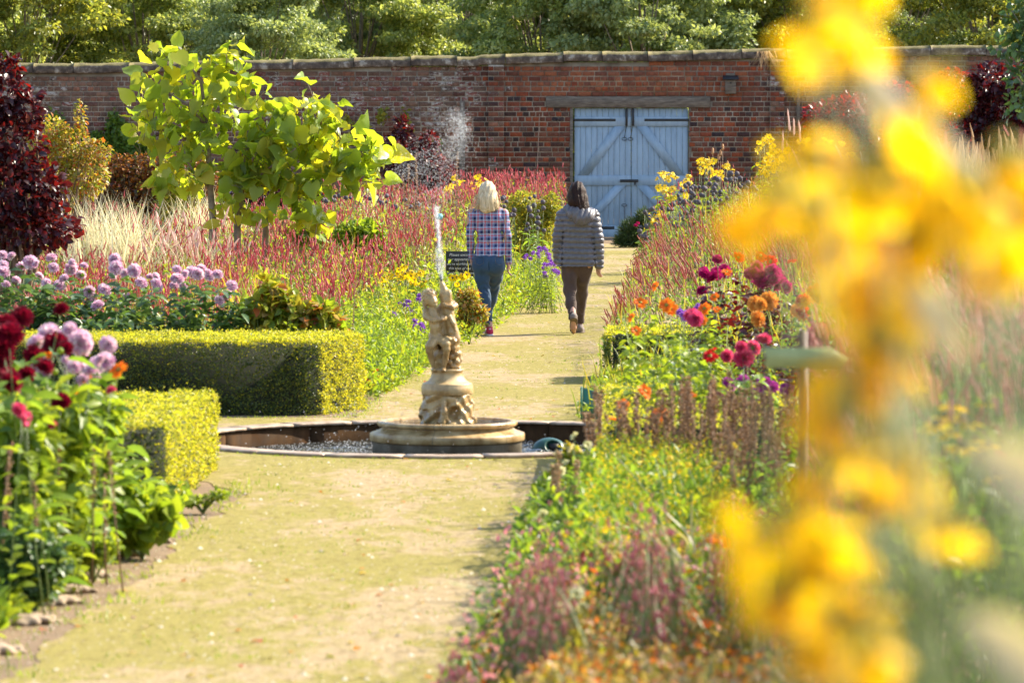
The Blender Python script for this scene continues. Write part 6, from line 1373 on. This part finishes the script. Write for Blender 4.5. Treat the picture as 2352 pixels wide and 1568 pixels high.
gl_l = ['lowest globe thistle group nearest the gate bush', 'small globe thistle group at the path edge by the gate', 'globe thistles just right of the yellow daisies by the gate', 'globe thistles below the first yellow daisy clump', 'upper globe thistles before the wall', 'middle globe thistles in the right border', 'globe thistles under the teasels', 'globe thistles right of the tall dark stalk', 'topmost globe thistles beneath the tallest yellow daisies', 'lower globe thistles above the leaning red spikes', 'rightmost globe thistles beside the yellow blur']
for (c_, rx, ry), lab in zip(GLR, gl_l):
    plant('globe_thistle', lab, 'globe thistle', within([(c_[0], c_[1], rx, ry)], 15), 66, 'globe', .10, 'green', 80, .12, .03, 'globe thistles in the borders', .6, (0, 0, 1), .1, .1, 0, 'globe_head')
# yellow daisies
YD = [([(1530, 420, 25, 28)], 22, 70, 'yellow daisies overlapping the gate, lowest clump'), ([(1575, 430, 20, 25), (1545, 455, 15, 20)], 14, 70, 'yellow daisies at the right gate post'), ([(1625, 385, 22, 20)], 18, 71, 'small yellow daisy clump left of the teasels'), ([(1660, 400, 25, 22)], 16, 71, 'yellow daisies around the teasels'),
      ([(1760, 340, 25, 25)], 24, 73, 'tall yellow daisies before the brick wall'), ([(1800, 370, 35, 30)], 34, 72, 'densest tall yellow daisies right of the teasels'), ([(1760, 390, 25, 20)], 14, 72, 'yellow daisies above the topmost globe thistles'), ([(1840, 330, 18, 20), (1850, 375, 25, 18)], 18, 73, 'yellow daisies at the foot of the purple smoke bush'),
      ([(1890, 330, 20, 12), (1900, 360, 25, 20)], 22, 74, 'yellow daisies in front of the purple smoke bush'), ([(1935, 330, 16, 12), (1950, 370, 25, 18)], 18, 74, 'rightmost tall yellow daisies by the silver plumes'), ([(1505, 500, 14, 16), (1490, 530, 10, 12)], 9, 66, 'few yellow daisies low beside the globe thistles'),
      ([(1050, 415, 14, 12), (1100, 425, 18, 18)], 20, 76, 'yellow daisies among the red spikes behind the blonde head'), ([(1030, 440, 14, 14)], 8, 74, 'small yellow daisy clump left of the blonde head')]
for bl, n, d, lab in YD:
    plant('yellow_daisy', lab, 'daisy', within(bl, n), d, 'yellow', .062, 'lime', n * 9, .12, .035, 'clumps of yellow daisies', .3, (-.1, -.5, .5), .5, .1, 2)
OD = [([(885, 640, 25, 16)], 24, 'orange-yellow coneflowers left of the statue, left group'), ([(925, 630, 22, 16)], 24, 'orange-yellow coneflowers behind the statue, upper group'), ([(960, 645, 18, 18)], 18, 'orange-yellow coneflowers just left of the water jet'), ([(905, 665, 30, 12)], 18, 'low orange-yellow coneflowers left of the cherub head'), ([(1060, 645, 22, 14)], 14, 'orange-yellow coneflowers right of the statue before the blackboard')]
for bl, n, lab in OD:
    plant('coneflower', lab, 'coneflower', within(bl, n), 49, 'gold', .042, 'lime', n * 10, .08, .025, 'orange-yellow coneflowers in the left border', .4, (-.1, -.4, .6), .4, .12, 3)
# asters
AS = [([(930, 710, 20, 16)], 12, 46, 'violet asters left of the cherub'), ([(975, 690, 16, 18)], 8, 46, 'violet asters beside the cherub head'), ([(890, 735, 20, 14)], 8, 45, 'violet asters above the feathery plants'), ([(960, 760, 18, 20)], 7, 44, 'violet asters low beside the pedestal'), ([(1250, 585, 18, 16)], 12, 57, 'violet asters at the path edge, upper group between the people'), ([(1265, 625, 20, 22)], 20, 55, 'violet asters spilling onto the path between the people'), ([(1215, 590, 16, 12)], 8, 57, 'violet asters beside the plaid sleeve'), ([(1610, 715, 16, 10)], 7, 37, 'violet asters among the orange flowers'), ([(1565, 730, 20, 12)], 8, 36, 'violet asters above the shaded right hedge')]
for bl, n, d, lab in AS:
    plant('aster', lab, 'aster', within(bl, n), d, 'aster', .034, 'lime', n * 34, .045, .018, 'violet asters in the borders', .3, (0, -.3, .8), .3, .12, 3)
plant('magenta_phlox', 'magenta flowers beside the dark bush at the gate', 'flower', [(1533, 440), (1537, 450), (1520, 468), (1465, 515), (1460, 520)], 82, 'magenta', .05, 'green', 50, .07, .03)
# feathery and orange-leaved plants in left strip
shrub('feathery_plant', 'soft feathery green plant behind the right end of the back hedge', 'plant', [(880, 810, 45, 35), (930, 830, 40, 25), (850, 790, 25, 30)], 42, 4200, BLADE, .07, .005, leafmat('leaf_feathery', [(.16, .28, .08), (.24, .36, .12), (.3, .42, .16)], .5), .8, .5, None, .008, 'stem', .8, .2, ntw=20)
shrub('red_leaved_plant', 'small red leaved plant at the hedge corner', 'plant', [(845, 870, 18, 14)], 38.4, 60, L8, .09, .04, M['purplered'], .8, .4, None, .006, 'stem', ntw=8)
shrub('leafy_plant', 'bright green leafy plant beside the hedge corner by the path', 'plant', [(870, 880, 22, 14), (850, 850, 16, 12)], 38.6, 90, L8, .11, .05, M['lime'], .8, .4, 'leafy plants at the far hedge end', .006, 'stem', ntw=8)
shrub('autumn_leaved_plant', 'orange and yellow speckled plant right of the cherub', 'plant', [(1075, 690, 28, 30), (1100, 720, 20, 20), (1065, 740, 18, 28)], 47, 1500, L8, .045, .024, [M['yellowgreen'], M['autumn']], .9, .25, 'autumn-coloured plants right of the statue', .008, 'stem', ntw=16)
shrub('autumn_leaved_plant', 'yellowing bushy plant between the two people', 'plant', [(1200, 480, 40, 40), (1240, 520, 35, 50), (1200, 560, 30, 40), (1265, 480, 20, 40)], 64, 3800, L8, .05, .026, M['yellowgreen'], .8, .6, 'autumn-coloured plants right of the statue', .008, 'stem', ntw=16)
shrub('leafy_plant', 'lime-green leafy patch below the blue tag', 'plant', [(830, 540, 60, 30), (880, 580, 60, 25), (700, 540, 40, 24)], 54, 3000, L8, .07, .04, M['lime'], .8, .5, 'lime-green leafy patches in the left border', .008, 'stem', ntw=16)
shrub('dark_bush', 'dark green needle-leaved bush at the foot of the gate', 'bush', [(1455, 540, 35, 38), (1430, 560, 22, 20), (1480, 520, 22, 40)], 86, 5200, BLADE, .10, .014, leafmat('leaf_needle', [(.035, .06, .02), (.06, .10, .03), (.09, .14, .045)], .3), .9, .5, None, .02, 'stembrown', .8, .3, ntw=20)
# right border dahlias and zinnias
grpR = 'bright dahlias and zinnias in the right border'
plant('magenta_dahlia', 'dark magenta dahlia left of the burgundy cluster', 'dahlia', z6([(470, 300), (520, 320), (455, 400), (590, 285), (545, 215), (465, 285), (540, 300)]), 37, 'magenta', .062, 'purple', 420, .09, .05, grpR, .2, (-.1, -.5, .5), .4, .1, 4, 'bloom', spread=.2)
plant('magenta_dahlia', 'rich magenta dahlia with the largest cluster before the yellow blur', 'dahlia', z6([(760, 290), (740, 300), (800, 330), (840, 350), (880, 330), (950, 380), (870, 300), (780, 265), (900, 350)]), 36, 'magenta', .07, 'purple', 560, .10, .055, grpR, .2, (-.1, -.5, .5), .4, .1, 6, spread=.25)
plant('red_dahlia', 'scarlet dahlia half hidden by the yellow blur', 'dahlia', z6([(820, 210), (860, 230), (985, 225), (800, 195), (670, 205)]), 39, 'red', .07, 'purple', 260, .09, .05, grpR, .2, (-.1, -.5, .5), .4, .1, 3)
plant('amber_dahlia', 'amber orange dahlia above the arrow sign', 'dahlia', z6([(800, 485), (785, 570), (1010, 520), (850, 465), (770, 480)]), 32, 'amber', .062, 'purple', 480, .08, .045, grpR, .2, (-.2, -.6, .3), .3, .1, 6, spread=.22)
plant('amber_dahlia', 'amber dahlia with red eye right above the sign post', 'dahlia', z6([(1050, 465), (1045, 530), (1130, 420)]), 31, 'ambereye', .066, 'purple', 240, .08, .045, grpR, .15, (-.3, -.7, .2), .2, .1, 5, spread=.22)
plant('pink_dahlia', 'pink dahlia above the shaded right hedge', 'dahlia', z6([(400, 555), (415, 570)]), 30, 'pink', .07, 'bluegreen', 120, .10, .05, grpR, .1, (-.1, -.6, .3), .2, .06, 2)
plant('pink_dahlia', 'bright pink dahlia touching the sign post', 'dahlia', z6([(1140, 655), (1160, 640), (1120, 690)]), 29, 'pink', .074, 'purple', 150, .10, .05, grpR, .1, (-.1, -.6, .3), .2, .06, 3)
plant('pink_dahlia', 'pink and salmon dahlia left of the arrow sign', 'dahlia', z6([(720, 760), (700, 800), (600, 790), (760, 740), (690, 740), (820, 690)]), 28, 'pink', .062, 'green', 240, .10, .05, grpR, .15, (-.1, -.6, .3), .3, .08, 3)
plant('red_zinnia', 'red zinnia left of the pink dahlias', 'zinnia', z6([(510, 755), (500, 790)]), 28, 'red', .055, 'lime', 60, .09, .05, grpR, .1, (0, -.3, .7), .2)
oz = [('orange zinnia beside the path above the shaded hedge', [(180, 375), (90, 475)], 34), ('orange zinnia at the far left of the right border', [(40, 560), (65, 640)], 32), ('orange zinnias right of the pink dahlia', [(530, 440), (540, 515), (470, 510), (600, 295)], 33), ('orange zinnia pair above the hedge', [(265, 510), (460, 580), (245, 490)], 31), ('single orange zinnia against the hedge top', [(115, 1000)], 27), ('peach orange zinnia over the seed stalks', [(380, 1030), (350, 1020)], 27), ('small orange zinnias low among the seed stalks', [(205, 1140), (-10, 1080), (-55, 1170)], 26.5)]
for lab, pt, d in oz: plant('orange_zinnia', lab, 'zinnia', z6(pt), d, 'orange', .055, 'lime', 70 * len(pt), .08, .04, 'orange zinnias in the right border', .1, (0, -.4, .6), .25, .06, 2)
plant('orange_zinnia', 'large orange zinnia in front of the yellow-green mass', 'zinnia', [(1650, 1257)], 18.2, 'orange', .058, 'lime', 30, .08, .04, 'orange zinnias in the right border', .0, (0, -.35, .9), .1, .04, 2)
plant('orange_zinnia', 'small orange zinnias at the bottom of the right border', 'zinnia', [(1560, 1420), (1625, 1445), (1480, 1407), (1590, 1425)], 16.5, 'orange', .028, 'lime', 50, .06, .03, 'orange zinnias in the right border', .2, (0, -.35, .9), .2, .06, 2)
plant('violet_pink_phlox', 'violet-pink flowers over the tall seed stalks, left group', 'phlox', z6([(690, 950), (630, 970), (660, 1020), (610, 945), (485, 1060), (545, 1020), (700, 930)]), 29, 'violetpink', .055, 'green', 130, .08, .03, grpR, .2, (0, -.5, .6), .3)
plant('violet_pink_phlox', 'violet-pink flowers over the tall seed stalks, beside the sign post', 'phlox', z6([(800, 950), (860, 970), (960, 990), (780, 1020), (830, 940), (335, 1210)]), 29, 'violetpink', .052, 'green', 130, .08, .03, grpR, .2, (0, -.5, .6), .3)
plant('violet_pink_phlox', 'dusty pink flowers right of the arrow tip', 'phlox', z6([(1310, 770), (1340, 820), (1290, 830), (1380, 760), (1360, 850), (1420, 790), (1450, 830)]), 27, 'violetpink', .03, 'green', 100, .07, .03, grpR, .2, (0, -.5, .6), .3)
for lab, pt, d, c_ in [('tall leafy plant with yellow-green leaves before the shaded hedge', [(1480, 800), (1510, 770), (1500, 850), (1530, 820)], 29, 'lime'), ('tall leafy plant with yellow-green leaves, middle of the hedge front', [(1550, 790), (1570, 780), (1590, 800), (1560, 850)], 28.6, 'lime'), ('tall leafy plant with yellow-green leaves left of the red zinnia', [(1590, 790), (1620, 800), (1600, 850), (1570, 870)], 28.3, 'lime')]:
    o = thing('leafy_plant', lab, 'plant', (P(pt[1][0], 900, d)[0], d, 0), 'tall leafy plants in the right border'); tp_l = [P(a, b_, d + R.normal() * .15) - np.array(o.location) for a, b_ in pt for _ in range(2)]
    stems_and_leaves(o, [t + [R.normal() * .05, 0, 0] for t in tp_l], .1, c_, 170, .07, .045, spread=.13, tmax=1.0, tmin=.3)
plant('cream_dahlia', 'cream daisy-flowered dahlia leaning over the near path edge', 'dahlia', [(1247, 1192), (1247, 1222), (1249, 1250), (1232, 1205)], 22.6, 'cream', .035, 'bluegreen', 260, .06, .035, 'cream flowers in the right border', .1, (-.3, -.8, .1), .15, .06, 5, spread=.12)
plant('cream_dahlia', 'cream flowers among the dusty pink plumes', 'dahlia', [(1338, 1408), (1228, 1400), (1395, 1415), (1325, 1375), (1290, 1410)], 17.4, 'cream', .03, 'green', 90, .05, .03, 'cream flowers in the right border', .2, (-.1, -.6, .5), .3, .1, 3)
plant('pale_yellow_scabious', 'pale yellow pincushion blooms on thin stems near the pond', 'flower', [(1350, 1030), (1300, 1070), (1290, 1090), (1320, 1010), (1265, 1150), (1280, 1130)], 24.5, 'lightyellow', .028, 'lime', 110, .06, .03, 'cream flowers in the right border', .2, (-.1, -.6, .5), .3, .1, 3)
plant('yellow_bidens', 'small golden flowers above the dusty plumes, left', 'flower', [(1355, 1200), (1372, 1195), (1395, 1205), (1400, 1220), (1390, 1225), (1310, 1210), (1440, 1255), (1300, 1235)], 19.8, 'yellow', .022, 'lime', 60, .05, .01, 'golden flowers in the right border', .1, (-.1, -.6, .5), .3, .1, 0)
plant('yellow_bidens', 'golden flowers scattered over the feathery mass', 'flower', [(1505, 1050), (1540, 1060), (1580, 1075), (1765, 1125), (1725, 1185), (1640, 1070), (1380, 1010), (1690, 1030), (1560, 1090)], 22.3, 'yellow', .024, 'lime', 60, .05, .01, 'golden flowers in the right border', .1, (-.1, -.6, .5), .3, .1, 0)
plant('peach_dahlia', 'peach dahlia seen between the blurred yellow blooms at right', 'dahlia', [(2120, 540), (2128, 565), (2145, 620), (2132, 615), (2190, 600), (2105, 590), (2020, 540)], 33, 'amber', .05, 'green', 200, .09, .05, grpR, .2, (-.2, -.6, .4), .3, .1, 4)
for lab, pt, d in [('yellow yarrow plates behind the yellow blur, upper group', [(2190, 945), (2170, 970), (2230, 985), (2100, 905), (2260, 940)], 14), ('yellow yarrow plates lower right', [(2180, 1010), (2240, 1020), (2210, 1040), (2270, 1030), (2150, 990)], 13.5), ('single yellow daisy low at the right edge', [(2270, 1035), (2285, 1110)], 13)]:
    plant('yarrow', lab, 'yarrow', pt, d, 'gold', .05, 'green', 60, .07, .02, 'yellow yarrow at the right edge', .1, (0, -.1, 1), .08, .06, 1)
plant('echinacea', 'faded pink coneflower behind the lower yellow blooms', 'coneflower', [(1980, 945), (1975, 925), (2040, 930)], 15, 'echinacea', .04, 'green', 50, .07, .03)
plant('pink_sedum', 'rosy flower head at the right edge', 'flower', [(2330, 1080), (2340, 1130), (2300, 1070), (2345, 1100)], 13, 'pink', .03, 'green', 50, .06, .03)

for nm, lab, bl, d_, n_, L_, W_, mt_ in [('red_leaved_plant', 'red and white speckled leafy plant at the path edge, bottom of the right border', [(1165, 1435, 50, 34), (1215, 1410, 45, 34)], 19.6, 700, .045, .026, ['autumn', 'purplered', 'grey']), ('red_leaved_plant', 'rust coloured bushy plant behind the dusty pink plumes', [(1290, 1350, 60, 42), (1350, 1320, 50, 36)], 20.4, 900, .042, .024, ['autumn', 'copper', 'purplered']),
        ('red_leaved_plant', 'dark red leafy plant below the strap leaves', [(1440, 1330, 55, 40), (1400, 1390, 45, 36)], 18.8, 800, .045, .026, ['autumn', 'purplered', 'green']), ('leafy_plant', 'dark green bushy plant under the cream daisy flowers at the path edge', [(1245, 1240, 34, 40), (1260, 1180, 26, 36)], 23.2, 700, .045, .026, ['bluegreen', 'green']),
        ('leafy_plant', 'olive green bushy plant at the path edge near the pond', [(1290, 1110, 36, 46), (1310, 1060, 30, 36)], 25.4, 700, .045, .024, ['lime', 'grey', 'yellowgreen'])]:
    shrub(nm, lab, 'plant', bl, d_, n_, L8, L_, W_, [M[k] for k in mt_], .8, .35, 'uneven plants along the right path edge', .007, 'stem', .6, .1, ntw=16)
grass('sword_leaf_clump', 'fresh green sword leaves among the dusty pink plumes at the bottom', 1590, 1680, 17.4, 1330, 50, 'green', 1, .016, -.1, .4)
grass('sword_leaf_clump', 'thin green blades leaning over the path at the bottom of the right border', 1180, 1260, 18.6, 1420, 40, 'lime', 1, .010, -.3, .6)
# foreground: tall yellow coneflowers a few metres from the camera
FG = [('tall blurred yellow coneflower whose top blooms cross the wall', [(1930, 30), (1985, 20), (1880, 110), (1900, 160), (1955, 100), (1975, 150)], 3.7, .036), ('tall blurred yellow coneflower with one round bloom on the red smoke bush', [(2165, 240), (2160, 250)], 3.7, .030),
      ('blurred yellow coneflower with the widest cluster left of the tan grass', [(1730, 560), (1800, 500), (1870, 440), (1960, 430), (1780, 540), (1860, 560), (1930, 510), (1840, 490), (1900, 460)], 3.8, .044), ('blurred yellow coneflower at the middle right below the tan grass', [(2040, 420), (2000, 590), (1960, 670), (2080, 650), (2070, 540), (1930, 620), (2020, 700), (2010, 500), (2060, 600), (2100, 720), (2050, 480), (2120, 600), (1970, 560), (2040, 640), (1985, 720)], 3.7, .044),
      ('blurred yellow coneflower at the right edge', [(2290, 470), (2330, 600), (2230, 560), (2180, 530), (2350, 470), (2340, 540), (2270, 600), (2330, 680), (2210, 500), (2250, 520), (2310, 440), (2300, 640)], 3.6, .042), ('blurred yellow coneflower right of the arrow sign', [(2060, 810), (2110, 780), (2030, 720), (2080, 880), (2010, 850), (2090, 850), (2040, 760)], 3.8, .040),
      ('blurred yellow coneflower below the arrow sign', [(1910, 960), (1960, 930), (1930, 1010), (2010, 1070), (1890, 1150), (2040, 1140), (1970, 1120), (2080, 1190), (1990, 1200), (2060, 1070)], 3.8, .042), ('blurred yellow coneflower in the lower middle of the right side', [(1740, 1290), (1820, 1250), (1870, 1380), (1740, 1370), (1970, 1310), (1930, 1400), (1840, 1330), (1790, 1420), (1900, 1300)], 3.7, .042), ('lowest blurred yellow coneflower at the bottom edge', [(1840, 1470), (1900, 1540), (1960, 1480), (1860, 1520), (2190, 1280), (2000, 1560)], 3.6, .038)]
for lab, pt, d, s in FG:
    d -= .35; s *= .93; pt = pt + [(a + 30 + R.normal() * 40, b_ + R.normal() * 40) for a, b_ in pt[::3] if a > 1850 and (430 < b_ < 720 or b_ > 1180)]
    xm_ = np.mean([a for a, _ in pt]); bx_ = (2480 - xm_) / F * d
    plant('yellow_coneflower', lab, 'coneflower', pt, d, 'coneflower', s, 'yellowgreen', 8, .08, .025, 'tall yellow coneflowers close to the camera', .12, (.25, .1, .8), .45, .06, 0, r0=.0022, bow=.02, tmax=.5, bx=bx_)
# thick pale stem crossing diagonally and big soft leaves near the lens
o = thing('leaning_stem', 'thick pale blurred stem leaning across the wall at right', 'plant stem', (.36, 3.4, 0)); off = np.array(o.location)
pts = [P(1960, 120, 3.6), P(2010, 190, 3.55), P(2090, 290, 3.5), P(2200, 390, 3.45), P(2330, 480, 3.42), P(2480, 640, 3.4)]; pts = [p - off for p in pts] + [np.array([.16, 0, 1.4]), np.array([.16, 0, .7]), np.array([.15, 0, 0])]
V, Fl = tube_np(pts, [.006, .009, .012, .014, .014, .014, .012, .012, .012], 8); link('stem', MB().add(V, Fl).mesh('stem', [M['grey']], True), o)
lv = [(P(2100, 640, 3.0) - off, (.3, 0, -.5), .07, .03), (P(2210, 1010, 2.7) - off, (.6, 0, -.4), .09, .035), (P(2200, 1400, 2.7) - off, (.5, 0, -.4), .10, .035), (P(1990, 170, 3.6) - off, (.3, 0, -.9), .05, .02), (P(2100, 130, 3.7) - off, (.3, .2, -.9), .06, .014)]
pos = np.array([l[0] for l in lv]); D = np.array([l[1] for l in lv], float); sc_ = np.array([(l[3], l[2], l[2]) for l in lv])
for i in range(len(lv)):
    V, Fl = inst(*L8, pos[i:i + 1], frames(D[i:i + 1], np.array([[0, -1., .35]])), sc_[i:i + 1]); link('leaf', mkmesh('leaf', V, Fl, [M['grey']]), o)
